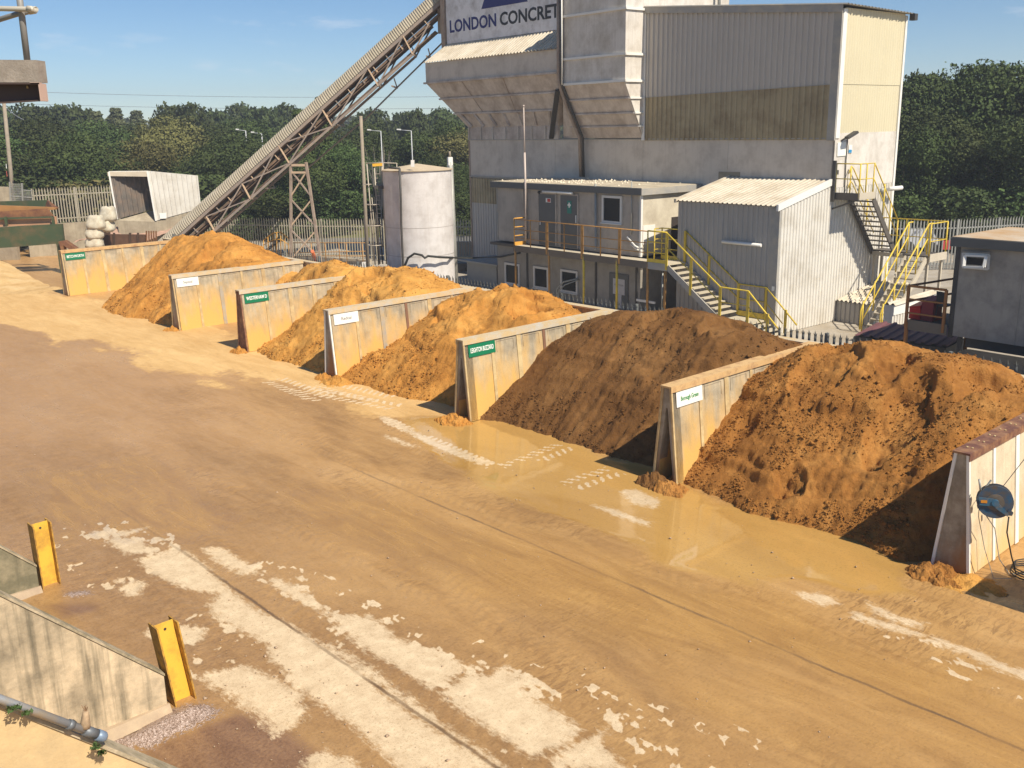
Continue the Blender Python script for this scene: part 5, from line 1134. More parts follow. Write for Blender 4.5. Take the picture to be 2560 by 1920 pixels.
part("cone_lid", m, mat("dusty_tank_lid", (0.52, 0.42, 0.29), 0.9, var=0.12, scale=2), sil)
for z in (.92, 2.3, 3.35):
    m = MB(); r1_, r2_ = ring(z, SR + .006), ring(z + .018, SR + .006); m.add(r1_ + r2_, [(k, (k + 1) % n, n + (k + 1) % n, n + k) for k in range(n)], smooth=True); part("weld_seam", m, mat("weld_line", (0.42, 0.38, 0.34), .7), sil)
toC = (Vector((0, 0, 0)) - SC).normalized(); side = Vector((toC.y, -toC.x, 0))
if side.x > 0: side = -side
def sp(x, y, out=.06):   # point on the front of the tank along a sight line
    d = ray(x, y); d2 = Vector((d.x, d.y)); c2 = Vector((SC.x, SC.y)); a_ = d2.dot(d2); b2 = -2 * d2.dot(c2); cc = c2.dot(c2) - (SR + out) ** 2
    disc = b2 * b2 - 4 * a_ * cc
    t = (-b2 - math.sqrt(max(disc, 0))) / (2 * a_); return EYE + d * t
part("black_fill_pipe", MB().tube([sp(999, 421, .1), sp(1002, 500, .1), sp(1003, 560, .1), sp(1008, 670, .1), sp(1009, 700, .1) ], .045, 8).tube([sp(972, 419, .15), sp(999, 421, .1)], .04, 8), dark_st, sil)
part("lifting_lug", MB().hexa([sp(1027, 418, .02), sp(1036, 418, .02), sp(1036, 417.5, .05), sp(1027, 417.5, .05), sp(1027, 400, .02), sp(1036, 400, .02), sp(1036, 400, .05), sp(1027, 400, .05)]), trim_w, sil)
solo("black_hose", MB().tube([sp(1010, 676, .25), sp(1013, 662, .3), sp(1020, 645, .3), sp(1036, 634, .3), sp(1055, 638, .3), sp(1062, 645, .35), sp(1070, 640, .3), sp(1100, 643, .3), sp(1126, 644, .2), on(A, 1180, 645, u=26.3), on(A, 1250, 642, u=26.5), on(A, 1300, 632, u=26.4)], .045, 8), mat("black_rubber", (0.03, 0.03, 0.028), 0.6, var=0.2), "thick black hose looping from the round tank across to the lower cabin", "hose")
# caged ladder with small platform
scf = mat("dusty_tube_steel", (0.42, 0.37, 0.30), 0.6, 0.2, var=0.1, scale=2)
ld = thing("caged_ladder", SC + side * 1.6, "caged access ladder with a small platform and yellow gate beside the round tank", "ladder")
LP = SC + side * (SR + .25); LD = side
lx = lambda x, y: onp(x, y, LP, LD)
for (x0, y0, x1, y1, r_) in ((917, 410, 938, 662, .025), (930, 412, 947, 662, .03), (955, 418, 966, 660, .025), (929, 485, 941, 640, .02), (948, 545, 957, 660, .03), (936, 420, 950, 660, .028)):
    part("upright", MB().tube([lx(x0, y0), lx(x1, y1)], r_, 6), scf if r_ < .03 else dark_st, ld)
m = MB()
for k in range(20):
    t = (k + .5) / 20; m.tube([lx(937 + 12 * t, 440 + 220 * t), lx(948 + 10 * t, 440 + 220 * t)], .012, 5)
part("rungs", m, scf, ld)
m = MB()
for y, xa, xb in ((461, 912, 928), (511, 918, 948), (563, 918, 956), (612, 920, 958)):
    c = lx((xa + xb) / 2, y); r_ = (xb - xa) / 2 / FPX * 37
    m.tube([c + LD * (r_ * math.cos(t)) + toC * (r_ * math.sin(t)) for t in [i * math.pi / 6 for i in range(13)]], .018, 5)
part("cage_hoop", m, scf, ld)
part("gate", MB().bar(lx(931, 413), lx(957, 411), .04, .1), mat("yellow_gate_paint", (0.75, 0.42, 0.04), .6), ld)
part("platform", MB().bar(lx(936, 467), lx(962, 467), .5, .12).bar(lx(962, 469), lx(992, 465), .4, .12), dark_st, ld)
part("platform_plate", MB().bar(lx(967, 466) + toC * .3, lx(990, 464) + toC * .3, .03, .12), galv, ld)
m = MB(); m.tube([lx(913, 408), lx(957, 407), lx(992, 408)], .018, 6).tube([lx(936, 435), lx(992, 434)], .018, 6).tube([lx(992, 408), lx(992, 470)], .02, 6).tube([lx(957, 408), lx(957, 470)], .03, 6)
m.bar(lx(965, 475), lx(993, 505), .04)
part("guard_rail", m, scf, ld)
# box on a post, right of the tank
def vpole(name, x0, y0, x1, y1, dist, r_, mt_, label, cat, ground=True, taper=1.0):
    d = ray(x1, y1); t = dist / math.hypot(d.x, d.y); p = EYE + d * t
    d0 = ray(x0, y0); t0_ = dist / math.hypot(d0.x, d0.y); q_ = EYE + d0 * t0_
    b_ = Vector((p.x, p.y, 0.0 if ground else p.z)); q_ = Vector((q_.x, q_.y, q_.z))
    o = thing(name, b_, label, cat); part("pole", MB().tube([b_, q_], [r_, r_ * taper], 8), mt_, o); return o, b_, q_
wood = mat("weathered_timber_pole", (0.30, 0.25, 0.19), 0.9, var=0.2, scale=3)
o, b_, q_ = vpole("post_with_box", 1125, 405, 1133, 520, 39.5, .12, galv, "grey post carrying a white box beside the right edge of the round tank", "post")
bx_ = q_ + Vector((0, 0, -.15)); part("box", MB().bar(bx_ + Vector((0, 0, .02)), bx_ + Vector((0, 0, .34)), .22, .18), trim_w, o); part("cap_tube", MB().tube([bx_ + Vector((0, 0, .34)), bx_ + Vector((0, 0, .56))], .045, 6), wood, o)
o, b_, q_ = vpole("utility_pole", 902, 290, 916, 600, 43, .085, wood, "thin timber pole standing just left of the caged ladder", "pole", taper=.8)
# orange edge barrier and step-over by the trestle
hb = thing("edge_barrier", gnd(850, 660, 0), "faded orange tube barrier running from the trestle towards the round tank", "barrier")
bd0, bd1 = gnd(735, 652, 0), gnd(925, 665, 0)
m = MB()
def flat(x, y): return onp(x, y, bd0, (bd1 - bd0).normalized())
for y0, y1 in ((607, 607), (632, 628), (640, 640)):
    m.tube([flat(733, y0), flat(918, y1)], .022, 6)
for x in (735, 778, 812, 847, 865, 905): m.tube([flat(x, 607), Vector((flat(x, 607).x, flat(x, 607).y, 0))], .025, 6)
part("rails", m, org_p, hb)
part("low_wall", MB().bar(Vector((bd0.x, bd0.y, .1)) - toC * .4, Vector((bd1.x, bd1.y, .1)) - toC * .4, .3, .35), mat("stained_low_wall", (0.42, 0.36, 0.27), .9, var=.2, scale=1), hb)
so_ = thing("step_over", gnd(700, 650, 0), "orange railed step over stair behind the farthest heap, beside the trestle", "steps")
sb0 = gnd(660, 650, 0); sdir = Vector((1, -.3, 0)).normalized()
f2 = lambda x, y, o=0: onp(x, y, sb0 + Vector((0, o, 0)), sdir)
for o_ in (0, .7):
    m = MB(); m.tube([f2(659, 600, o_), f2(682, 583, o_), f2(702, 580, o_), f2(722, 597, o_)], .025, 6).tube([f2(659, 612, o_), f2(682, 600, o_), f2(702, 598, o_), f2(722, 612, o_)], .02, 6)
    for x, y in ((659, 600), (670, 592), (682, 583), (692, 582), (702, 580), (712, 590), (722, 597)): m.tube([f2(x, y, o_), f2(x, 640, o_)], .02, 6)
    part("handrail", m, mat("orange_rail_paint", (.6, .3, .06)), so_)
for k in range(5):
    a = f2(662 + k * 6, 628 - k * 5); part("tread", MB().box(Site(0), a.y, a.y + .7, -a.x - .12, -a.x + .12, a.z - .02, a.z), grate, so_)
solo("yellow_skip", MB().bar(gnd(734, 575, .35), gnd(760, 575, .35), .8, .55), mat("dull_yellow_paint", (0.50, 0.42, 0.12), .7, var=.15), "dull yellow box seen through the pale palisade fence behind the trestle", "box")
solo("tan_low_wall", MB().bar(gnd(1100, 640, 0) + Vector((0, 0, .4)), gnd(1200, 640, 0) + Vector((0, 0, .4)), .35, .82), mat("tan_render", (0.62, 0.44, 0.29), .9, var=.06), "low tan wall between the round tank and the plant", "wall")
solo("dark_plastic_box", MB().bar(gnd(1134, 668, .25), gnd(1166, 668, .25), .3, .4), dark_st, "dark box in the gap between the round tank and the plant", "box")
solo("white_panel", MB().bar(gnd(906, 664, .5), gnd(925, 664, .5), .1, .35), trim_w, "small white panel on the barrier left of the caged ladder", "panel")
# pale ledge of the yard behind the tank
# ------------------------------------------------------------------ left background
ret = mat("old_grey_concrete", (0.42, 0.36, 0.26), 0.92, var=0.12, scale=0.8, dirt=(0.26, 0.21, 0.15), dirt_amt=0.35, streak=0.35, bump=0.2)
p0, p1 = gnd(50, 471, 4.0), gnd(300, 460.6, 4.0); p0.z = p1.z = 0; dw = (p1 - p0).normalized(); nw = Vector((dw.y, -dw.x, 0))
if nw.dot(-p0) < 0: nw = -nw
m = MB(); Lw = (p1 - p0).length; k_ = 0
while k_ < Lw:
    a, b_ = p0 + dw * (k_ + .01), p0 + dw * min(k_ + 1.6, Lw); m.hexa([a, b_, b_ - nw * .3, a - nw * .3] + [q + ez * 1.88 for q in (a, b_, b_ - nw * .3, a - nw * .3)]); k_ += 1.6
for _i, _v in enumerate(m.v): m.v[_i] = tuple(Vector(_v) + nw * .12)
solo("retaining_wall", m, ret, "grey concrete retaining wall below the sunlit palisade fence at the far left", "wall")
# green feed hopper
gp = mat("worn_green_paint", (0.05, 0.075, 0.035), 0.7, var=0.12, scale=1, dirt=(0.15, 0.10, 0.05), dirt_amt=0.12)
rs = mat("rusty_red_plate", (0.135, 0.055, 0.035), 0.8, var=0.2, scale=1.2, dirt=(0.3, 0.15, 0.06), dirt_amt=0.3)
DH = 56.0
def atd(x, y, dist):
    d = ray(x, y); t = dist / math.hypot(d.x, d.y); return EYE + d * t
hp = thing("feed_hopper", Vector((atd(80, 600, DH).x, atd(80, 600, DH).y, 0)), "worn green and rust red feed hopper behind the sand apron at the far left", "hopper")
hdv = Vector((1, .12, 0)).normalized(); hbk = Vector((-.12, 1, 0)).normalized(); HP0 = atd(80, 600, DH)
g2 = lambda x, y, o=0.0: onp(x, y, HP0 + hbk * o, hdv)
def slab4(pts, th, m_, nm):
    m = MB().prism(pts, hbk * th); return part(nm, m, m_, hp)
slab4([g2(-60, 625), g2(160, 608), g2(154, 560), g2(-60, 572)], .25, gp, "lower_panel")
slab4([g2(-60, 548, .4), g2(140, 541, .4), g2(142, 560, .4), g2(-60, 570, .4)], .1, mat("sandy_ledge", (.5, .27, .15), .8, var=.2), "ledge")
slab4([g2(-60, 546, .2), g2(128, 541, .2), g2(128, 545, .2), g2(-60, 551, .2)], .12, gp, "beam")
slab4([g2(-60, 533, .35), g2(118, 521, .35), g2(134, 540, .35), g2(-60, 549, .35)][::1], .08, rs, "hopper_side")
slab4([g2(-60, 512, .45), g2(143, 519, .45), g2(141, 524, .45), g2(-60, 534, .45)], .3, mat("sandy_rim", (.33, .17, .06), .8, var=.2), "rim")
slab4([g2(-60, 505, 1.6), g2(118, 500, 1.6), g2(112, 518, 1.6), g2(-60, 520, 1.6)], .05, gp, "back_panel")
part("side_panel", MB().prism([g2(143, 519, .45), g2(118, 500, 1.6), g2(112, 519, 1.6), g2(134, 524, .45)], hdv * .05), rs, hp)
for x in (14, 132): slab4([g2(x - 5, 542, .1), g2(x + 2, 542, .1), g2(x + 5, 565, .1), g2(x - 1, 565, .1)], .1, gp, "upright")
part("support_leg", MB().bar(g2(145, 606), Vector((g2(150, 640).x, g2(150, 640).y, 0)), .15).bar(g2(-40, 606), Vector((g2(-40, 640).x, g2(-40, 640).y, 0)), .15), gp, hp)
solo("rusty_chute", MB().prism([g2(146, 604, -.3), g2(160, 602, -.3), g2(190, 622, -.3), g2(178, 627, -.3), g2(158, 613, -.3), g2(160, 636, -.3), g2(155, 634, -.3)], hbk * .5), rs, "rusty chute end sticking up between the green hopper and the BETCHWORTH wall", "chute")
# sandy apron bank left of the farthest wall
def bank():
    nu, nv = 120, 110
    a = np.linspace(-9, 15, nu)[:, None] * np.ones((1, nv)); b2 = np.linspace(46.0, 66, nv)[None, :] * np.ones((nu, 1))
    # slopes up away from the yard at the far left
    hh = 1.0 * sstep(48.5, 56.0, b2 + (fbm(a * .3, b2 * .3, 3, 5) - .5) * 3) * sstep(16.5, 13.5, a) + (fbm(a * .8, b2 * .8, 4, 9) - .5) * .22
    hh = hh * sstep(46.2, 48.5, b2) - .02 * (b2 < 46.6)
    X = a * math.sin(AZB) - b2 * math.cos(AZB); Y = a * math.cos(AZB) + b2 * math.sin(AZB)
    me = grid_mesh("sand_bank", X, Y, hh); me.materials.append(heap_material("pale_trodden_sand", (0.50, 0.30, 0.12), (0.66, 0.44, 0.20), (0.76, 0.56, 0.30), 0))
    o = bpy.data.objects.new("sand_bank", me); COL.objects.link(o); tag(o, kind='structure')
bank()
# white bulk bags
bag_m = mat("woven_white_bag", (0.62, 0.57, 0.45), 0.85, var=0.1, scale=3, dirt=(0.45, 0.38, 0.27), dirt_amt=0.35, bump=0.6, bscale=6)
def bag(x, y, dist, w, h, label, seed):
    c = atd(x, y, dist); n = 14; m = MB(); random.seed(seed)
    ph = [random.uniform(0, 6) for _ in range(6)]
    rows = 11
    for j in range(rows):
        t = j / (rows - 1); z = c.z - h / 2 + h * t; k = (1 - abs(2 * t - 1) ** 7) * .28 + .72
        for i in range(n):
            a = 2 * math.pi * i / n; sq = 1 / max(abs(math.cos(a)), abs(math.sin(a))) ** .75
            r_ = w / 2 * k * sq * (1 + .07 * math.sin(3 * a + ph[0] + t * 4) + .05 * math.sin(7 * a + ph[1] + t * 9)) * (.82 + .18 * math.sin(math.pi * min(1, t + .25)))
            m.v.append((c.x + r_ * math.cos(a), c.y + r_ * math.sin(a), z + .03 * math.sin(5 * a + ph[2])))
    for j in range(rows - 1):
        for i in range(n):
            m.f.append([j * n + i, j * n + (i + 1) % n, (j + 1) * n + (i + 1) % n, (j + 1) * n + i]); m.m.append(0); m.sm.append(True)
    m.f.append([(rows - 1) * n + i for i in range(n)]); m.m.append(0); m.sm.append(False)
    m.f.append([i for i in range(n)][::-1]); m.m.append(0); m.sm.append(False)
    return solo("bulk_bag", m, bag_m, label, "bulk bag", "white bulk bags stacked by the retaining wall")
bag(240, 556, 57, 0.92, .74, "sagging white bulk bag on top of the left hand stack", 1)
bag(236, 583, 57, .86, .62, "white bulk bag in the middle of the left hand stack, half shaded", 2)
bag(237, 605, 57, .88, .62, "white bulk bag at the bottom of the left hand stack, just above the wall capping", 3)
bag(271, 535, 58, .84, .80, "plump white bulk bag standing highest, against the open container", 4)
bag(268, 564, 58, .78, .66, "dusty bulk bag under the highest one, beside the dark bay timber", 5)
# open ended container used as a hopper hood
hd = thing("open_container", gnd(340, 610, 0.0), "white corrugated open ended container tipped over the pink aggregate, in front of the trees", "container")
DC = 60.0
c1, c2 = atd(293, 548, DC + .3), atd(390, 552, DC)
t1, t2 = atd(272, 430, DC + .3), atd(368, 429, DC)
cdir = A.eu
r1v, r2v = onp(503, 520, c2, cdir), onp(495, 441, t2, cdir)
wd = (c1 - c2)
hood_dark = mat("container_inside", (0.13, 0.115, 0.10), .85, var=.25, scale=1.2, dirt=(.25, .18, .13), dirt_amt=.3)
sn = (r2v - t2).cross(c2 - t2).normalized()
if sn.dot(-t2) < 0: sn = -sn
part("side_wall", MB().corr(c2, r1v, r2v, t2, sn, .3, .04), clad_white, hd)
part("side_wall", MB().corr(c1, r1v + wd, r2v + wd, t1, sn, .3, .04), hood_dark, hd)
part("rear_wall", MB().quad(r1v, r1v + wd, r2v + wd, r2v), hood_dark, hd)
part("roof", MB().hexa([t1, t2, r2v, r2v + wd] + [p + ez * .05 for p in (t1, t2, r2v, r2v + wd)]), clad_white, hd)
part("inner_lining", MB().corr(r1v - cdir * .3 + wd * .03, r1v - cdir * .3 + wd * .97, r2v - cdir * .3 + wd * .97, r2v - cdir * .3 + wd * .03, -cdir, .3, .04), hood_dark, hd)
part("lintel", MB().prism([t1, t2, t2 - ez * .22 + (c2 - t2) * .02, t1 - ez * .22], -cdir * .08), mat("pale_lintel", (.58, .50, .38), .8, var=.12), hd)
part("edge_post", MB().bar(t2, c2, .09), trim_w, hd); part("edge_post", MB().bar(t1, c1, .09), trim_w, hd)
part("notice", MB().prism([onp(398, 533, c2 + sn * .08, cdir), onp(415, 532, c2 + sn * .08, cdir), onp(416, 546, c2 + sn * .08, cdir), onp(400, 547, c2 + sn * .08, cdir)], sn * .01), white_p, hd)
bot = [Vector((p.x, p.y, 0)) for p in (c2, r1v)]
m = MB().hexa([bot[0], bot[1], bot[1] + wd - ez * wd.z, bot[0] + wd - ez * wd.z, c2 - ez * .06, r1v - ez * .06, r1v + wd - ez * .06, c1 - ez * .06])
part("concrete_base", m, ret, hd)
# pink aggregate slumping from its mouth
n = 40; gx, gy = np.meshgrid(np.linspace(-1, 1, n), np.linspace(0, 1, n), indexing='ij')
c0 = (c1 + c2) / 2; back = Vector((c0.x, c0.y, 0)) + cdir * 1.2; fr0 = Vector((c0.x, c0.y, 0)) - cdir * 1.6
dv_ = Vector((wd.x, wd.y, 0)).normalized()
X = back.x * (1 - gy) + fr0.x * gy + dv_.x * gx * 2.0; Y = back.y * (1 - gy) + fr0.y * gy + dv_.y * gx * 2.0
Z = 1.9 - gy * 0.75 - .25 * (1 - gx ** 2) * (1 - gy) + (fbm(gx * 3, gy * 4, 4, 8) - .5) * .3
me = grid_mesh("aggregate_heap", X - fr0.x, Y - fr0.y, Z); me.materials.append(mat("pink_aggregate", (0.42, 0.27, 0.20), .95, var=.15, scale=3, bump=.8, bscale=30))
o = bpy.data.objects.new("aggregate_heap", me); COL.objects.link(o); o.location = fr0; tag(o, "pink aggregate heap spilling from the mouth of the open container", "aggregate heap")
tb_ = mat("dark_timber", (0.075, 0.045, 0.03), .9, var=.3, scale=2)
o = thing("timber_bay", fr0, "dark timber and steel bay front holding the pink aggregate", "bay front")
f3 = lambda x, y, k=0.: onp(x, y, fr0 - cdir * (.1 + k), Vector((1, .05, 0)).normalized())
part("end_board", MB().prism([f3(254, 563), f3(276, 566), f3(277, 617), f3(257, 619)], -cdir * .1), tb_, o)
part("front_boards", MB().prism([f3(276, 585), f3(366, 586), f3(366, 625), f3(277, 628)], -cdir * .12), mat("rotten_timber", (0.12, 0.065, 0.04), .9, var=.3, scale=3), o)
for x in (285, 325, 345): part("post", MB().bar(f3(x, 582, .15), f3(x + 1, 628, .15), .1), tb_, o)
m = MB()
for k in range(5): m.bar(f3(366 + k * 6, 577, .2), f3(367 + k * 6, 620, .2), .07)
solo("red_gate_posts", m, rs, "short dark red steel posts between the pink aggregate and the foot of the conveyor", "posts")
# far left mesh gates and grey wall
o = thing("mesh_gate", gnd(60, 560, .5), "grey wire mesh panels on posts at the far left edge behind the green hopper", "mesh fence")
GD = 63.0; gd = lambda x, y: onp(x, y, atd(40, 500, GD), Vector((1, .05, 0)).normalized())
part("post", MB().bar(gd(24, 455), gd(30, 560), .07), galv, o); part("post", MB().bar(gd(55, 458), gd(60, 560), .08), galv, o)
m = MB()
for k in range(12): m.bar(gd(26 + k * 2.7, 459), gd(30 + k * 2.6, 540), .018)
for k in range(14): m.bar(gd(25, 460 + k * 6), gd(58, 460 + k * 6), .014)
for k in range(10): m.bar(gd(60 + k * 2.2, 475), gd(62 + k * 2.2, 545), .014)
part("mesh", m, galv, o)
part("top_rail", MB().bar(gd(59, 475), gd(80, 477), .05).bar(gd(27, 490), gd(80, 494), .05), galv, o)
solo("grey_block_wall", MB().hexa([Vector((gd(-80, 520).x, gd(-80, 520).y, 0)), Vector((gd(26, 520).x, gd(26, 520).y, 0)), Vector((gd(26, 520).x, gd(26, 520).y + .3, 0)), Vector((gd(-80, 520).x, gd(-80, 520).y + .3, 0)), gd(-80, 465), gd(26, 468), gd(26, 468) + Vector((0, .3, 0)), gd(-80, 465) + Vector((0, .3, 0))]), ret, "grey concrete wall at the far left edge beside the mesh panels", "wall")
# ------------------------------------------------------------------ right hand cabin and platform
rc = thing("site_cabin", A(25, 11, 0), "dark grey single cabin on stilts at the right edge, with a small white tilting window", "site cabin")
RU = 25.0; RV = on(A, 2372, 830, u=RU).dot(A.ev)
rz0, rz1 = on(A, 2372, 838, u=RU).z, on(A, 2380, 606, u=RU).z
grey_c = mat("dark_cabin_wall", (0.38, 0.335, 0.285), .8, var=.06, scale=.8, dirt=(.2, .18, .16), dirt_amt=.2, streak=.15)
part("wall", MB().box(A, RU, RU + 3.0, RV - 9, RV, rz0, rz1 - .06), grey_c, rc)
part("roof", MB().box(A, RU - .12, RU + 3.1, RV - 9, RV + .1, rz1 + .12, rz1 + .17), mat("stained_felt_roof", (.52, .43, .32), .9, var=.12, scale=.8, dirt=(.45, .26, .1), dirt_amt=.35), rc)
part("roof_fascia", MB().box(A, RU - .15, RU - .12, RV - 9, RV + .12, rz1 - .08, rz1 + .15).box(A, RU - .12, RU + 3.1, RV + .1, RV + .13, rz1 - .08, rz1 + .15), mat("dark_fascia", (.1, .1, .1)), rc)
part("corner_post", MB().box(A, RU - .02, RU + .08, RV - .1, RV + .02, rz0 - .05, rz1 - .06), dark_st, rc)
part("panel_joint", MB().box(A, RU - .015, RU, RV - 1.72, RV - 1.68, rz0, rz1 - .1), grey_c, rc)
wp = lambda x, y, o=.02: on(A, x, y, u=RU - o)
wg = part("window", MB().prism([wp(2417, 643), wp(2458, 647), wp(2453, 663), wp(2416, 660)], A.eu * .01), glass, rc)
m = MB(); 
def bars(m, P, w_):
    for i in range(4): m.bar(P[i], P[(i + 1) % 4], w_, .05)
bars(m, [wp(2408, 632), wp(2473, 637), wp(2470, 673), wp(2407, 668)], .055); part("frame", m, frame_w, wg)
m = MB(); bars(m, [wp(2413, 638, .12), wp(2466, 641, .12), wp(2460, 668, .2), wp(2410, 667, .2)], .07); part("open_sash", m, trim_w, wg)
part("lintel", MB().bar(wp(2406, 629, .04), wp(2476, 632, .04), .04), grey_c, wg)
for x in (RV - .25, RV - 2.4, RV - 4.6): part("stilt", MB().box(A, RU + .1, RU + .2, x - .05, x + .05, 0, rz0), dark_st, rc)
part("chassis_beam", MB().box(A, RU + .15, RU + .3, RV - 9, RV - .4, rz0 - .28, rz0 - .02), dark_st, rc)
rt = thing("black_tank", A(24.2, 9, 0), "long black cylindrical tank lying beneath the right hand cabin", "tank")
ty = on(A, 2375, 873, u=24.3); tv_ = ty.dot(A.ev)
part("shell", MB().tube([A(24.6, tv_ + .0, .62), A(24.6, tv_ - .12, .62), A(24.6, tv_ - .3, .62), A(24.6, tv_ - 8, .62)], [.2, .45, .52, .52], 20), mat("black_tank_paint", (.035, .033, .03), .45, var=.2), rt)
part("white_pipe", MB().tube([A(24.0, tv_ - .55, 0), A(24.0, tv_ - .55, .95), A(24.02, tv_ - .65, 1.05)], .04, 8), trim_w, rt)
part("guard_wire", MB().tube([A(23.7, tv_ - .3, .88), A(23.7, tv_ - 8, .86)], .02, 6), galv, rt)
pf_ = thing("entrance_platform", A(25.4, 12.6, 0), "rust orange railed platform at the left end of the dark stilted cabin", "platform")
PU0, PU1 = 24.9, 26.6
va_, vb_ = on(A, 2264, 812, u=PU0).dot(A.ev), RV + .02
pz = on(A, 2266, 800, u=PU0).z
rust_o = mat("rust_orange_steel", (.33, .14, .045), .75, var=.15, scale=3)
part("deck", MB().box(A, PU0 + .03, PU1, vb_, va_, pz - .05, pz), dark_st, pf_)
part("edge_beam", MB().box(A, PU0, PU0 + .03, vb_, va_ + .02, pz - .26, pz + .02), mat("brown_beam", (.17, .14, .11), .8), pf_)
rh = on(A, 2270, 714, u=PU0).z - pz
for u_, v_ in ((PU0, va_), (PU0, vb_ + .1)): part("rail_post", MB().box(A, u_ - .03, u_ + .03, v_ - .035, v_ + .035, pz - .2, pz + rh), rust_o, pf_)
part("rail_post", MB().box(A, PU1 - .03, PU1 + .03, va_ - .5, va_ - .43, pz, pz + rh), rust_o, pf_)
for u_, v_ in ((PU0 + .02, va_ - .02), (PU1, va_ - .9)): part("support_post", MB().box(A, u_ - .04, u_ + .04, v_ - .04, v_ + .04, 0, pz - .05), rust_o, pf_)
m = MB(); 
for h_ in (1.0, .62, .22): m.bar(A(PU0, va_, pz + rh * h_), A(PU0, vb_ + .1, pz + rh * h_), .04 if h_ < 1 else .06); 
part("front_rail", m, rust_o, pf_)
m = MB()
for h_ in (1.0, .55): m.bar(A(PU0, va_, pz + rh * h_), A(PU1 + 1.2, va_ - .35, pz + rh * h_), .05)
part("side_rail", m, mat("dark_rust", (.14, .07, .04), .8), pf_)
red1, red2 = mat("bright_red_plastic", (.55, .02, .02), .45, var=.05), mat("faded_red_plastic", (.26, .03, .035), .55, var=.08)
def gritbin(x0, x1, yt, yb, m_, label, slope):
    a, b_ = on(A, x0, yb, u=PU0 + .25), on(A, x1, yb, u=PU0 + .25); a.z = b_.z = pz
    top = on(A, (x0 + x1) / 2, yt, u=PU0 + .25).z; o = thing("plastic_bin", a, label, "bin")
    part("body", MB().hexa([a, b_, b_ + eu * .5, a + eu * .5] + [Vector((p.x, p.y, top - .1)) for p in (a, b_, b_ + eu * .5, a + eu * .5)]), m_, o)
    lid = [Vector((p.x, p.y, top - .09)) for p in (a - eu * .03, b_ - eu * .03, b_ + eu * .53, a + eu * .53)]
    part("lid", MB().hexa(lid + [lid[0] + ez * .03, lid[1] + ez * (.03 + slope), lid[2] + ez * (.1 + slope), lid[3] + ez * .1]), m_, o)
gritbin(2271, 2299, 762, 800, red1, "bright red plastic bin on the platform, left of the taller faded red one", .06)
gritbin(2301, 2330, 746, 803, red2, "tall faded red plastic bin on the platform beside the dark chair", .0)
ch = thing("plastic_chair", A(PU0 + .5, vb_ + .5, pz), "dark plastic chair with thin metal legs on the cabin platform", "chair")
ca, cb = on(A, 2338, 800, u=PU0 + .35), on(A, 2362, 800, u=PU0 + .35); ca.z = cb.z = pz; cw = (cb - ca)
navy_pl = mat("navy_plastic", (.018, .022, .035), .5, var=.1)
part("seat", MB().hexa([ca + ez * .42, cb + ez * .42, cb + ez * .42 + eu * .42, ca + ez * .42 + eu * .42, ca + ez * .46, cb + ez * .46, cb + ez * .46 + eu * .42, ca + ez * .46 + eu * .42]), navy_pl, ch)
part("backrest", MB().hexa([ca + ez * .5 - eu * .02, cb + ez * .5 - eu * .02, cb + ez * .5 + eu * .03, ca + ez * .5 + eu * .03, ca + ez * .84 - eu * .08, cb + ez * .82 - eu * .08, cb + ez * .82 - eu * .04, ca + ez * .84 - eu * .04]), navy_pl, ch)
for p, q_ in ((ca, -1), (cb, 1), (ca + eu * .4, -1), (cb + eu * .4, 1)): part("leg", MB().tube([p + ez * .42 - cw * .1 * q_, p + cw * .08 * q_], .012, 6), dark_st, ch)
# maroon sheeted box in front of the stair
mz = .85; ml, mr = gnd(2135, 838, mz), gnd(2366, 868, mz); md = (mr - ml).normalized(); mb_ = Vector((-md.y, md.x, 0)); mb_ = mb_ if mb_.y > 0 else -mb_
o = thing("maroon_sheet_store", Vector((ml.x, ml.y, 0)), "low store roofed with maroon corrugated sheets behind the right hand fence", "store")
part("roof", MB().corr(ml, mr, mr + mb_ * 2.0 + ez * .12, ml + mb_ * 1.7 + ez * .12, ez, .3, .05), mat("maroon_sheet", (.15, .06, .065), .6, var=.15, scale=1), o)
part("wall", MB().hexa([Vector((p.x, p.y, 0)) for p in (ml, mr, mr + mb_ * 1.6, ml + mb_ * 1.6)] + [p - ez * .03 for p in (ml, mr, mr + mb_ * 1.6, ml + mb_ * 1.6)]), dark_st, o)
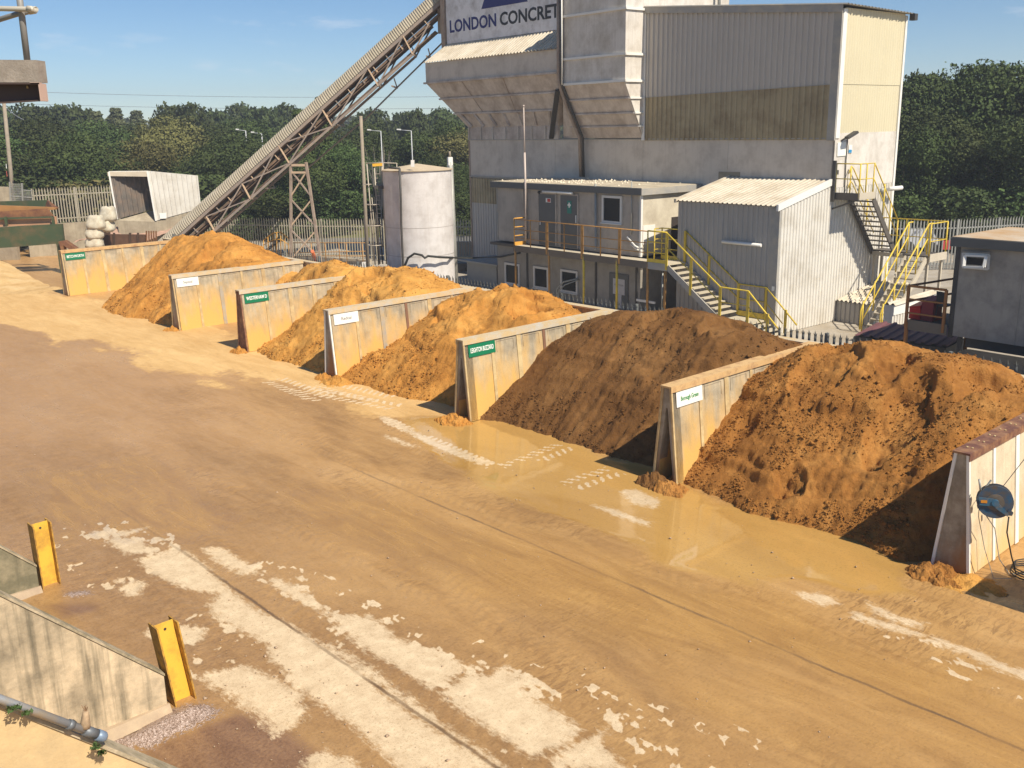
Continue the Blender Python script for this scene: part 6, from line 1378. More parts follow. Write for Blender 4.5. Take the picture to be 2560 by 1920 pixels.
# road beyond, things parked behind the right hand fence
solo("red_warning_board", MB().prism([onp(2357, 602, gnd(2365, 640, 0), Vector((1, 0, 0))), onp(2377, 600, gnd(2365, 640, 0), Vector((1, 0, 0))), onp(2376, 624, gnd(2365, 640, 0), Vector((1, 0, 0))), onp(2356, 624, gnd(2365, 640, 0), Vector((1, 0, 0)))], Vector((0, .03, 0))), mat("red_white_board", (.45, .05, .05), .5, var=.1), "small red board fixed to the grey fence left of the dark cabin roof", "board")
wv = mat("white_van_paint", (.72, .74, .78), .3, var=.02)
vn0 = gnd(2350, 615, 0); 
def vehicle(x0, x1, yt, dist, label, col):
    a, b_ = atd(x0, yt, dist), atd(x1, yt, dist); top = a.z; a.z = b_.z = .35; d = (b_ - a); bk = Vector((-d.y, d.x, 0)).normalized()
    bk = bk if bk.y > 0 else -bk
    o = thing("parked_van", Vector((a.x, a.y, 0)), label, "van")
    H_ = top - .35
    prof = [a, b_, b_ + ez * H_ * .5, b_ - d * .06 + ez * H_ * .55, b_ - d * .2 + ez * H_, a + d * .02 + ez * H_, a + ez * H_ * .9]
    part("body", MB().prism(prof, bk * 1.8), col, o)
    part("window", MB().prism([b_ - d * .12 + ez * H_ * .58 - bk * .01, b_ - d * .22 + ez * H_ * .9 - bk * .01, b_ - d * .36 + ez * H_ * .9 - bk * .01, b_ - d * .36 + ez * H_ * .58 - bk * .01], -bk * .01), glass, o)
    for t in (.18, .82): c = a + d * t; c.z = .33; part("wheel", MB().tube([c - bk * .03, c + bk * .2], .33, 16), dark_st, o)
vehicle(2258, 2348, 575, 56, "white van behind the grey fence, nearest the yellow stair landing", wv)
vehicle(2414, 2480, 570, 57, "white van behind the grey fence, above the dark cabin roof", wv)
# ------------------------------------------------------------------ near walls, posts and pipe at the left
near_c = mat("mossy_stained_concrete", (0.70, 0.55, 0.36), 0.92, var=0.14, scale=0.9, dirt=(0.15, 0.125, 0.085), dirt_amt=0.30, streak=0.95, streak_col=(0.10, 0.09, 0.06), bump=0.45, bscale=14)
near_dk = mat("dark_stained_concrete", (0.36, 0.30, 0.19), 0.92, var=0.2, scale=1.6, dirt=(0.14, 0.13, 0.08), dirt_amt=0.6, streak=0.6, streak_col=(0.07, 0.065, 0.04), bump=0.45, bscale=14)
near_y = mat("yellow_stained_concrete", (0.66, 0.47, 0.24), 0.9, var=0.1, scale=1.0, dirt=(0.48, 0.36, 0.2), dirt_amt=0.35, streak=0.15, bump=0.35, bscale=14)
def near_wall(v, label, m_, ue, z_e, plinth=True, run=2.0):
    o = thing("loading_bay_wall", B(ue, v, 0), label, "concrete wall", "sloping loading bay walls below the camera")
    prof = [(ue, 0), (ue, z_e), (ue - run, z_e + run * 1.025), (ue - 5.5, z_e + run * 1.025 + .25), (ue - 5.5, 0)]
    part("wall", MB().prism([B(u, v, z) for u, z in prof], ev_b * .16), m_, o)
    part("coping", MB().prism([B(u, v - .015, z) for u, z in ((ue + .01, z_e + .002), (ue - run, z_e + run * 1.025 + .003), (ue - run, z_e + run * 1.025 + .04), (ue + .01, z_e + .035))], ev_b * .19), mat("pale_coping", (.56, .45, .30), .9, var=.15, scale=3, dirt=(.2, .17, .1), dirt_amt=.45, bump=.4), o)
    if plinth: part("plinth", MB().hexa([B(ue - 4, v - .42, 0), B(ue + .02, v - .10, 0), B(ue + .02, v, 0), B(ue - 4, v, 0), B(ue - 4, v - .2, .16), B(ue + .02, v - .03, .10), B(ue + .02, v, .10), B(ue - 4, v, .16)]), mat('dusty_plinth', (.46, .35, .23), .9, var=.15, scale=2, dirt=(.35, .26, .18), dirt_amt=.4), o)
    return o
ev_b = B.ev
_q = on(B, 0, 1755, v=6.2); WZ3 = _q.z - (3.97 - _q.dot(B.eu)) * 1.025 - .04
near_wall(15.29, "dark mossy sloping concrete wall end beside the farther yellow post", near_dk, 3.90, .42)
near_wall(10.74, "black streaked sloping concrete wall beside the nearer yellow post", near_c, 3.97, .48)
w3o = near_wall(6.2, "yellowish sloping concrete wall at the bottom left corner carrying a grey pipe", near_y, 3.97, WZ3, False, 3.3)
# grey pipe lying along the coping of the nearest wall
def cop(x, y): return on(B, x, y, v=6.15)
pa, pb = cop(-30, 1736), cop(241, 1836)
pipe = thing("grey_pipe", (pa + pb) / 2, "grey steel water pipe running along the top of the nearest wall", "pipe")
gp_m = mat("dull_galvanised_pipe", (.36, .37, .38), .5, .4, var=.12, scale=4, dirt=(.45, .35, .22), dirt_amt=.2)
dp = (pb - pa).normalized()
part("tube", MB().tube([pa - dp * .6 + ez * .0, pb], .027, 14), gp_m, pipe)
part("coupling", MB().tube([pb - dp * .10, pb + dp * .0], .035, 14).tube([pb - dp * .23, pb - dp * .19], .034, 14), mat("dark_coupling", (.16, .17, .18), .5, .3), pipe)
part("end_cap", MB().tube([pb, pb + dp * .06, pb + dp * .075], [.038, .038, .026], 14), mat("blue_grey_cap", (.20, .26, .34), .45, .2), pipe)
vb_ = pb - dp * .09; vt = cop(214, 1765)
part("valve_stub", MB().tube([vb_ + ez * .02, vb_.lerp(vt, .35), vb_.lerp(vt, .6), vb_.lerp(vt, .8)], [.035, .03, .024, .018], 10), mat("taped_stub", (.40, .28, .17), .8, var=.35, scale=25), pipe)
m = MB(); random.seed(3)
for k in range(7):
    d_ = Vector((random.uniform(-1, 1), random.uniform(-1, 1), 1.3)).normalized(); m.tube([vb_.lerp(vt, .75), vb_.lerp(vt, .75) + d_ * random.uniform(.03, .055)], .003, 4)
part("frayed_tape", m, mat("frayed_tape", (.25, .15, .08), .8), pipe)
part("clip", MB().tube([cop(176, 1800) + B.ev * .0, cop(176, 1820)], .006, 6).tube([cop(178, 1801) + dp * k * .02 + ez * .01 * (1 - (k - 1) ** 2) for k in range(3)], .005, 6), dark_st, pipe)
# plants on the coping
leaf_m = mat("weed_leaf", (0.06, 0.10, 0.025), 0.7, var=0.35, scale=20)
def tuft(x, y, r_, n, label, seed):
    random.seed(seed); c = cop(x, y); m = MB()
    for k in range(n):
        a = random.uniform(0, 6.28); q_ = c + Vector((math.cos(a), math.sin(a), 0)) * random.uniform(0, r_) + ez * random.uniform(0, r_ * .4) - B.ev * .04; s_ = random.uniform(.012, .024)
        u_ = Vector((random.uniform(-1, 1), random.uniform(-1, 1), random.uniform(-.3, 1))).normalized(); w_ = u_.cross(Vector((random.random(), random.random(), random.random()))).normalized()
        m.add([q_ - u_ * s_, q_ + w_ * s_ * .5, q_ + u_ * s_, q_ - w_ * s_ * .5], [(0, 1, 2, 3)])
    solo("weed", m, leaf_m, label, "weed")
tuft(232, 1862, .035, 45, "small green weed hanging on the nearest wall below the pipe end", 1)
tuft(250, 1876, .03, 50, "tiny green weed at the coping crack, lowest of the weeds", 2)
tuft(30, 1765, .05, 60, "patch of moss and weed under the grey pipe at the left edge", 3); tuft(60, 1778, .035, 40, "trailing moss under the grey pipe, right of the larger patch", 4)
# yellow steel column stubs
yb = mat("yellow_beam_paint", (0.78, 0.47, 0.06), 0.5, var=0.05, scale=2, dirt=(0.35, 0.17, 0.05), dirt_amt=0.12, bump=.1)
yb2 = mat("chipped_yellow_edge", (0.60, 0.33, 0.05), 0.6, var=0.15, scale=6, dirt=(0.15, 0.08, 0.04), dirt_amt=0.35)
def beam_post(x0, y0, xt, yt, label, az_deg, W, D):
    base = gnd(x0, y0, 0); d = ray(xt, yt); t = math.hypot(base.x, base.y) / math.hypot(d.x, d.y); top = EYE + d * t
    ax = Vector((math.sin(R(az_deg)), math.cos(R(az_deg)), 0)); nx = Vector((ax.y, -ax.x, 0))      # web runs along ax; nx towards the right
    o = thing("yellow_beam_post", base, label, "bollard", "yellow steel beam posts guarding the wall ends")
    up = top - base; H_ = up.length; up = up / H_
    base = base - up * .12; H_ += .12
    def slab_(c, a, b_, ha, hb): P = [c - a * ha - b_ * hb, c + a * ha - b_ * hb, c + a * ha + b_ * hb, c - a * ha + b_ * hb]; return P + [p + up * H_ for p in P]
    part("web", MB().hexa(slab_(base, ax, nx, W / 2 - .012, .005)), yb, o)
    for s_ in (-1, 1):
        part("flange", MB().hexa(slab_(base + ax * s_ * W / 2, ax, nx, .010, D / 2)), yb2, o)
    hc = base + up * (H_ - .09) + nx * .007 - ax * .0
    part("bolt_hole", MB().tube([hc, hc + nx * .003], .018, 12), dark_void, o)
    return o
beam_post(124, 1462, 98, 1306, "yellow steel beam post at the end of the mossy wall, farther of the two", 46.5, .26, .25)
beam_post(455, 1748, 408, 1556, "yellow steel beam post standing in pink gravel, the nearer of the two", 46.5, .26, .25)

# ------------------------------------------------------------------ hose reel on the near bay wall
hr = thing("hose_reel", on(B, 2484, 1253, v=5.2), "round blue hose reel on a swinging arm fixed to the pale bay wall", "hose reel")
blue = mat("blue_reel_paint", (0.010, 0.075, 0.16), 0.4, var=0.25, scale=5, dirt=(0.10, 0.07, 0.04), dirt_amt=0.4)
blue2 = mat("light_blue_bracket", (0.03, 0.11, 0.19), 0.4, var=0.15, scale=5, dirt=(.2, .15, .1), dirt_amt=.15)
vr_ = 4.95
hc = on(B, 2487, 1252, v=5.12); ax = Vector((-hc.x, -hc.y, 0)).normalized()
ax = (ax + B.ev * -.12 + ez * .05).normalized(); rsx = Vector((ax.y, -ax.x, 0)).normalized()
def hp_(x, y, v=vr_):
    p = onp(x, y, hc, rsx); o_ = (vr_ - v); d_ = (p - EYE).normalized(); return p - d_ * o_
rr = .25
def disc(c, r_, th, mt_, nm, n=32, ax=ax):
    part(nm, MB().tube([c - ax * th / 2, c + ax * th / 2], r_, n), mt_, hr)
disc(hc - ax * .06, rr, .02, blue, "rear_flange"); disc(hc, rr * .97, .10, mat("wound_hose", (.04, .04, .04), .6), "wound_hose"); disc(hc + ax * .065, rr, .02, blue, "front_flange")
disc(hc + ax * .08, rr * .5, .012, mat("worn_disc", (.12, .10, .08), .5, var=.3, scale=8), "hub_plate"); disc(hc + ax * .10, .05, .05, blue2, "hub")
a0, a1 = hp_(2449, 1250, vr_ - .12), hp_(2522, 1290, vr_ - .12)
part("front_arm", MB().prism([hp_(2447, 1243, vr_ - .12), hp_(2482, 1247, vr_ - .12), hp_(2494, 1256, vr_ - .12), hp_(2522, 1286, vr_ - .12), hp_(2519, 1292, vr_ - .12), hp_(2482, 1266, vr_ - .12), hp_(2449, 1263, vr_ - .12)], -ax * .015), blue2, hr)
part("maker_plate", MB().prism([hp_(2452, 1250, vr_ - .125), hp_(2468, 1251, vr_ - .125), hp_(2468, 1258, vr_ - .125), hp_(2452, 1257, vr_ - .125)], ax * .004), mat("orange_plate", (.55, .22, .02), .5), hr)
part("outlet_guide", MB().hexa([hp_(2512, 1288, vr_ - .1), hp_(2530, 1290, vr_ - .1), hp_(2530, 1290, vr_ + .08), hp_(2512, 1288, vr_ + .08), hp_(2524, 1272, vr_ - .1), hp_(2534, 1282, vr_ - .1), hp_(2534, 1282, vr_ + .08), hp_(2524, 1272, vr_ + .08)]), blue, hr)
part("swing_bracket", MB().bar(hp_(2447, 1240, vr_), on(B, 2447, 1240, v=5.42), .05, .10).bar(hp_(2447, 1262, vr_), on(B, 2447, 1262, v=5.42), .05, .06).bar(hp_(2447, 1236), hp_(2448, 1270), .05), blue2, hr)
part("lever", MB().tube([hp_(2452, 1230), hp_(2448, 1198)], .016, 8).bar(hp_(2454, 1232), hp_(2478, 1200, vr_ + .1), .02), galv, hr)
part("wall_bolts", MB().tube([B(15.0, 5.36, 1.0), B(15.0, 5.30, 1.0)], .03, 8), galv, hr)
hose_m = mat("black_rubber", (.03, .03, .028))
h0 = hp_(2522, 1292); hb_ = B(15.05, 4.9, .03)
solo("reel_hose", MB().tube([h0, h0 + Vector((0, 0, -.25)) + B.ev * .0, (h0 + hb_) / 2 - Vector((0, 0, .15)), hb_ + ez * .02] + [B(15.25 + .32 * math.cos(t) + .03 * t / 6, 4.75 + .30 * math.sin(t), .03 + .004 * t) for t in [i * .42 for i in range(60)]], .011, 6), hose_m, "black hose hanging from the reel and coiled on the ground beside the wall", "hose")
solo("air_line", MB().tube([hp_(2448, 1268), hp_(2446, 1290), B(14.62, 5.25, .5), B(14.7, 5.1, .03), B(14.9, 4.9, .02)], .006, 5).tube([hp_(2452, 1270), B(14.8, 5.2, .8), B(14.85, 5.1, .3), B(15.05, 5.0, .02), B(15.4, 4.6, .02)], .008, 5), galv, "thin grey lines dangling from the hose reel bracket to the ground", "cable")
solo("taut_cable", MB().tube([hp_(2503, 1222), on(B, 2575, 1130, v=5.0)], .006, 5), hose_m, "thin taut cable running from the top of the hose reel to the right", "cable")
# ------------------------------------------------------------------ end of the neighbouring tower platform, top left
GT = 9.6
gt = lambda x, y, o=0.: onp(x, y, atd(60, 190, GT) + Vector((0, o, 0)), Vector((1, 0.0, 0)))
pl = thing("tower_platform", atd(0, 200, GT), "corner of a near platform with concrete slab edge and grey tube rail", "platform")
tw_c = mat("platform_concrete", (.34, .29, .24), .9, var=.12, scale=5, dirt=(.24, .2, .16), dirt_amt=.3, bump=.3, bscale=40)
ch_m = mat("brown_channel_steel", (.085, .055, .045), .7, var=.15, scale=4)
part("slab_edge", MB().prism([gt(-160, 148), gt(91, 150), gt(98, 206), gt(-160, 206)], Vector((-.0, .16, 0))), tw_c, pl)
part("channel_web", MB().prism([gt(-160, 207, .10), gt(97, 207, .10), gt(101, 253, .10), gt(-160, 268, .10)], Vector((0, .03, 0))), ch_m, pl)
part("channel_flange", MB().prism([gt(-160, 207, .0), gt(98, 207, .0), gt(98, 207, .13), gt(-160, 207, .13)], -ez * .012).prism([gt(-160, 267, .04), gt(101, 253, .04), gt(101, 253, .13), gt(-160, 267, .13)], ez * .012), ch_m, pl)
part("channel_end_flange", MB().prism([gt(95, 208, 0), gt(98, 208, 0), gt(104, 252, 0), gt(101, 253, 0)], Vector((0, .13, 0))).prism([gt(74, 206, .0), gt(98, 206, .0), gt(98, 210, .0), gt(76, 210, .0)], Vector((0, .05, 0))), mat("pinkish_flange", (.55, .38, .30), .7, var=.1), pl)
part("bolt", MB().tube([gt(68, 214, .09), gt(69, 221, .09)], .008, 6), strip_m, pl)
tg = mat("painted_grey_tube", (.26, .25, .235), .55, .1, var=.08, scale=4)
tgw = mat("cream_grey_tube", (.50, .46, .38), .55, .1, var=.08, scale=4)
part("rail_post", MB().tube([gt(68, 150, .06), gt(54, 34, .06), gt(44, -40, .06)], .027, 14), tg, pl)
part("top_rail", MB().tube([gt(-160, 18), gt(70, 23), gt(86, 24)], .021, 14), tgw, pl)
part("rail_elbow", MB().tube([gt(68, 22), gt(80, 23), gt(88, 24), gt(86, 27, .06), gt(74, 30, .14)], [.026, .026, .027, .025, .022], 14), tgw, pl)
part("return_rail", MB().tube([gt(76, 28, .13), gt(40, 36, .2), gt(-160, 98, .6)], .022, 14), tg, pl)

# ------------------------------------------------------------------ poles, lamps and wires far off
def lamp(x, yt, yb, dist, label, arm):
    t_, b_ = atd(x, yt, dist), atd(x, yb, dist); base = Vector((t_.x, t_.y, 0)); o = thing("street_lamp", base, label, "street lamp", "street lamps standing among the far trees")
    gm = mat("pale_lamp_column", (.50, .51, .52), .4, var=.05)
    part("column", MB().tube([base, t_], [.06, .04], 8), gm, o)
    e = t_ + AX * arm; part("arm", MB().tube([t_, e + ez * .06], .03, 6), gm, o); part("lantern", MB().bar(e + ez * .1, e + ez * .12 + AX * (arm * .4), .2, .1), trim_w, o)
lamp(614, 327, 348, 84, "white street lamp left of the conveyor cover, the nearer of the pair", -.55)
lamp(654, 334, 358, 84, "white street lamp left of the conveyor cover, the right one of the pair", -.6)
lamp(952, 328, 340, 84, "small street lamp above the bare shrub behind the timber pole", -.8)
lamp(1028, 327, 360, 84, "street lamp above the round tank", -.85)
o, b_, q_ = vpole("utility_pole", 10, 258, 27, 500, 68, .14, wood, "tall timber pole near the left edge with a small white and red sign", "pole", taper=.75)
sgp = atd(19, 430, 67.7)
part("sign_plate", MB().bar(atd(15, 410, 67.7), atd(16.5, 421, 67.7), .3, .03), white_p, o); part("sign_disc", MB().bar(atd(16, 428, 67.7), atd(18, 441, 67.7), .3, .03), mat("pale_red_sign", (.5, .1, .08), .5), o)
solo("distant_post", MB().tube([atd(83, 322, 110), atd(84, 345, 110)], .35, 6).bar(atd(77, 327, 109), atd(79, 341, 109), .9, .3), trim_w, "small white marker on a post among the trees at the far left", "post")
def wire(pts, dist, label, r_=.045):
    P = [atd(x, y, dist) for x, y in pts]; solo("power_line", MB().tube(P, r_, 4), mat("wire_grey", (.20, .22, .26), .6, var=0), label, "power line", "power lines across the sky")
def sag(x0, y0, x1, y1, s_, n=14): return [(x0 + (x1 - x0) * t, y0 + (y1 - y0) * t + s_ * 4 * t * (1 - t)) for t in [k / n for k in range(n + 1)]]
wire(sag(-100, 222, 1300, 238, 12), 260, "upper power line crossing the sky left of the plant")
wire(sag(-100, 254, 1300, 268, 10), 260, "lower power line crossing the sky just above the trees")
wire(sag(8, 262, 60, 300, 4, 8), 68, "short cable running down from the tall timber pole at the left", .02)

# ------------------------------------------------------------------ trees
def leaf_material(name, c, tr=0.15):
    m = bpy.data.materials.new(name); m.use_nodes = True; t = m.node_tree; bs = t.nodes['Principled BSDF']
    P = nd(t, "ShaderNodeNewGeometry").outputs['Position']; oi = nd(t, "ShaderNodeObjectInfo").outputs['Random']
    n1 = noise(t, P, 0.55, 3, 0.6); n2 = noise(t, P, 3.5, 2, 0.5)
    col = ramp(t, mixc(t, 0.5, n1, n2), [(0.35, tuple(x * .65 for x in c)), (0.5, c), (0.68, (c[0] * 1.5, c[1] * 1.4, c[2] * 1.3))])
    hs = nd(t, "ShaderNodeHueSaturation"); t.links.new(col, hs.inputs['Color'])
    t.links.new(mth(t, 'ADD', 0.478, mth(t, 'MULTIPLY', oi, 0.035)), hs.inputs['Hue']); t.links.new(mth(t, 'ADD', .8, mth(t, 'MULTIPLY', oi, .45)), hs.inputs['Value'])
    t.links.new(hs.outputs[0], bs.inputs['Base Color']); bs.inputs['Roughness'].default_value = 0.7; bs.inputs['Specular IOR Level'].default_value = 0.12
    return m
LM = [leaf_material("oak_foliage", (0.054, 0.074, 0.026)), leaf_material("maple_foliage", (0.062, 0.092, 0.030)), leaf_material("willow_foliage", (0.110, 0.125, 0.062)), leaf_material("yellowing_foliage", (0.125, 0.120, 0.045))]
bark = mat("bark", (0.10, 0.08, 0.06), 0.95, var=0.25, scale=4)
def crown_mesh(seed, rx, h, nl, n, s0, s1, form='round', up_bias=.2):
    rng = np.random.default_rng(seed); lobes = []
    for k in range(nl):
        if form == 'spire': zc = h * (.15 + .8 * k / nl); rad = rx * (1.1 - .75 * k / nl) * .75; off = rx * .35 * (1 - .7 * k / nl)
        elif form == 'bush': zc = h * rng.uniform(.15, .75); rad = rx * rng.uniform(.32, .5); off = rx * .75
        else: zc = h * (.32 + .52 * rng.random()); rad = rx * rng.uniform(.34, .52); off = rx * .66 * math.sqrt(max(.05, 1 - ((zc / h - .55) / .5) ** 2))
        a = rng.uniform(0, 6.283); o_ = off * math.sqrt(rng.random()); lobes.append((o_ * math.cos(a), o_ * math.sin(a), zc, rad, rad * rng.uniform(.6, .85)))
    per = n // nl; C = []; Nn = []
    for (x, y, z, r_, rz) in lobes:
        d = rng.normal(size=(per, 3)); d /= np.linalg.norm(d, axis=1)[:, None]
        rad = 1 - np.abs(rng.normal(0, .16, per)) + rng.normal(0, .05, per)
        bump = 1 + .22 * np.sin(d[:, 0] * 5 + x * 3) * np.sin(d[:, 1] * 5 + y) + .12 * np.sin(d[:, 2] * 9 + z)
        p = d * (rad * bump)[:, None] * np.array([r_, r_, rz]) + np.array([x, y, z])
        C.append(p); Nn.append(d)
    C = np.concatenate(C); Nn = np.concatenate(Nn)
    k = C[:, 2] > h * .02; C = C[k]; Nn = Nn[k]; m = len(C)
    nr = Nn * .9 + rng.normal(size=(m, 3)) * .75 + np.array([0, 0, up_bias]); nr /= np.linalg.norm(nr, axis=1)[:, None]
    t = np.cross(nr, rng.normal(size=(m, 3))); t /= np.linalg.norm(t, axis=1)[:, None] + 1e-9; b_ = np.cross(nr, t)
    s_ = rng.uniform(s0, s1, m)[:, None]; w_ = s_ * rng.uniform(.45, .8, (m, 1))
    V = np.stack([C - t * s_, C + b_ * w_ + nr * s_ * .1, C + t * s_, C - b_ * w_ + nr * s_ * .1], 1).reshape(-1, 3)
    me = bpy.data.meshes.new("crown"); me.vertices.add(len(V)); me.vertices.foreach_set('co', V.reshape(-1).astype(np.float32))
    me.loops.add(m * 4); me.loops.foreach_set('vertex_index', np.arange(m * 4, dtype=np.int32)); me.polygons.add(m); me.polygons.foreach_set('loop_start', (np.arange(m) * 4).astype(np.int32))
    me.update(calc_edges=True); return me
def trunk_mesh(seed, h, r_, rx):
    random.seed(seed); m = MB(); m.tube([Vector((0, 0, -.1)), Vector((.1, 0, h * .4)), Vector((random.uniform(-.3, .3), random.uniform(-.3, .3), h * .85))], [r_, r_ * .75, r_ * .2], 7)
    for k in range(6):
        a = random.uniform(0, 6.28); z = h * random.uniform(.3, .6); m.tube([Vector((0, 0, z)), Vector((math.cos(a) * rx * .4, math.sin(a) * rx * .4, z + h * .14)), Vector((math.cos(a) * rx * .7, math.sin(a) * rx * .7, z + h * .25))], [r_ * .45, r_ * .3, r_ * .08], 5)
    me = bpy.data.meshes.new("trunk"); me.from_pydata(m.v, [], m.f); me.materials.append(bark); me.update(); return me
KIND = {}
def kind(name, variants): KIND[name] = variants
kind('big', [(crown_mesh(10 + i, 4.6, 10.5, 20, 34000, .075, .15), trunk_mesh(10 + i, 10, .3, 4.5)) for i in range(3)])
kind('near', [(crown_mesh(20 + i, 3.2, 6.6, 16, 30000, .045, .10), trunk_mesh(20 + i, 6.4, .2, 3)) for i in range(3)])
kind('bush', [(crown_mesh(30 + i, 2.6, 3.6, 11, 11000, .055, .11, 'bush'), trunk_mesh(30 + i, 3, .1, 2.2)) for i in range(2)])
kind('spire', [(crown_mesh(40 + i, 1.6, 8.5, 18, 12000, .08, .16, 'spire'), trunk_mesh(40 + i, 8, .15, 1)) for i in range(2)])
kind('far', [(crown_mesh(50 + i, 5.4, 10, 16, 9000, .22, .42), trunk_mesh(50 + i, 9, .3, 4)) for i in range(3)])
MESHC = {}
def tree(kd, x, ytop, dist, label, lm=0, vi=0, w=1.0, cat="tree", group=None, rot=None):
    cm_, tm_ = KIND[kd][vi % len(KIND[kd])]
    key = (kd, vi % len(KIND[kd]), lm)
    if key not in MESHC: c2_ = cm_.copy(); c2_.materials.clear(); c2_.materials.append(LM[lm]); MESHC[key] = c2_
    H0 = {'big': 10.2, 'near': 6.3, 'bush': 3.4, 'spire': 8.6, 'far': 9.6}[kd]
    p = atd(x, ytop, dist); s_ = max(.25, p.z / H0)
    o = thing("tree" if kd not in ('bush',) else "shrub", Vector((p.x, p.y, 0)), label, cat, group)
    o.scale = (s_ * w, s_ * w, s_); o.rotation_euler = (0, 0, rot if rot is not None else (x * 1.7 + dist) % 6.28)
    for nm, me in (("crown", MESHC[key]), ("trunk", tm_)):
        c = bpy.data.objects.new(nm, me); COL.objects.link(c); c.parent = o
    return o
# right hand wood: tall trees close behind the grey fence
TR = [
 ('big', 2290, 170, 47, 0, 0, .85, "dark tree rising directly right of the white end wall"),
 ('big', 2400, 152, 49, 0, 1, .85, "tall dark tree behind the grey fence, above the red board"),
 ('big', 2520, 132, 48, 1, 2, .9, "tallest tree at the right edge above the dark cabin"),
 ('big', 2650, 150, 47, 0, 0, .9, "tall tree cut by the right edge of the view"),
 ('near', 2265, 330, 42, 1, 1, 1.0, "bright green lower tree against the end wall stair"),
 ('near', 2350, 300, 43, 0, 2, 1.1, "dusky lower tree behind the stair landing"),
 ('near', 2450, 320, 43, 1, 0, 1.1, "leafy lower tree above the parked white vans"),
 ('near', 2560, 300, 42, 0, 1, 1.1, "leafy lower tree above the stained cabin roof at the right edge"),
 ('big', 2345, 220, 54, 3, 2, .8, "yellowish tree set back between the two dark tall ones"),
 ('big', 2470, 175, 56, 0, 1, .9, "dark tree set back behind the tallest right hand tree"),
 ('big', 2235, 230, 52, 0, 2, .7, "tree half hidden behind the cream end wall cladding"),
 ('bush', 2300, 470, 41, 1, 0, 1.2, "low shrub behind the yellow landing rail"),
 ('bush', 2400, 450, 41, 0, 1, 1.3, "low dark shrub along the grey fence"),
 ('bush', 2500, 450, 41, 1, 0, 1.3, "low green shrub along the grey fence near the right edge"),
]
for kd, x, y, d, lm, vi, w, lb in TR: tree(kd, x, y, d + 18, lb, lm, vi, w * .95)
TL = [
 ('near', 770, 330, 50, 1, 0, 1.0, "broad leaved green tree just right of the trestle"),
 ('near', 860, 370, 51, 1, 2, .9, "green tree between the trestle and the timber pole"),
 ('near', 700, 400, 49, 1, 1, .9, "green tree directly behind the trestle"),
 ('spire', 748, 250, 54, 1, 0, .8, "slender tree poking above the conveyor, left top sprig"),
 ('spire', 800, 218, 52, 1, 1, .7, "slender tree top showing just above the conveyor cover"),
 ('near', 590, 350, 56, 0, 2, 1.2, "dark tree behind the lower end of the conveyor"),
 ('near', 500, 375, 55, 0, 1, 1.2, "dark green tree right of the white container roof"),
 ('near', 400, 385, 56, 0, 0, 1.3, "tree above the roof of the open container"),
 ('near', 300, 365, 55, 3, 1, 1.2, "olive coloured tree left of the open container"),
 ('near', 200, 350, 54, 1, 2, 1.2, "bright leaved tree above the sunlit fence"),
 ('near', 115, 340, 55, 0, 0, 1.2, "dark tree above the left end of the sunlit fence"),
 ('near', 30, 350, 56, 0, 1, 1.3, "tree behind the tall timber pole"),
 ('near', -60, 340, 56, 1, 2, 1.3, "tree at the left edge of the view"),
 ('near', 1150, 420, 52, 0, 2, 1.0, "dark tree in the gap between the round tank and the plant"),
 ('near', 1050, 390, 55, 0, 1, 1.1, "dark tree behind the round tank lid"),
 ('near', 960, 400, 60, 0, 0, 1.0, "tree behind the caged ladder"),
 ('bush', 560, 480, 50, 0, 0, 1.4, "low shrub behind the pale fence under the conveyor"),
 ('bush', 800, 470, 49, 1, 1, 1.2, "low leafy shrub behind the pale fence right of the trestle"),
 ('bush', 690, 480, 49, 0, 1, 1.3, "low dark shrub behind the pale fence at the trestle"),
 ('bush', 1130, 480, 48, 0, 0, 1.2, "dark shrub behind the fence right of the round tank"),
 ('bush', 240, 430, 52, 3, 0, 1.5, "yellow green shrub behind the sunlit fence near the container"),
 ('bush', 130, 430, 52, 0, 1, 1.5, "dark shrub behind the sunlit fence at its left end"),
 ('bush', 340, 420, 53, 1, 0, 1.5, "green shrub peeping over the container front"),
 ('bush', 470, 430, 53, 0, 1, 1.5, "dark shrub behind the low end of the container"),
]
for kd, x, y, d, lm, vi, w, lb in TL: tree(kd, x, y, d + 19, lb, lm, vi, w)
random.seed(12)
lm_of = ['BETCHWORTH wall', 'open container', 'foot of the conveyor', 'trestle', 'timber pole', 'round tank']
# middle and skyline rows
MID = [(-40, 305), (20, 290), (75, 300), (130, 292), (185, 305), (240, 310), (300, 305), (360, 312), (420, 300), (480, 318), (540, 312), (600, 305), (650, 330), (840, 318), (900, 312), (980, 318), (1060, 305), (1120, 318), (1180, 300)]
for i, (x, y) in enumerate(MID):
    side_ = "left of the conveyor" if x < 680 else "right of the conveyor"
    where = "far left edge" if x < 60 else ("above the BETCHWORTH sign" if x < 210 else ("above the container mouth" if x < 390 else ("above the container's low end" if x < 570 else ("beside the street lamp pair" if x < 690 else ("behind the timber pole" if x < 950 else "above the round tank")))))
    tree('near', x, y + 8, 88 + (i * 7) % 14, f"{['rounded', 'spreading', 'ragged'][i % 3]} {['dark', 'mid green', 'olive'][(i // 2) % 3]} tree in the middle row, {where}", [0, 1, 0, 3, 1][i % 5], i, 1.15, group="middle row of trees beyond the road")
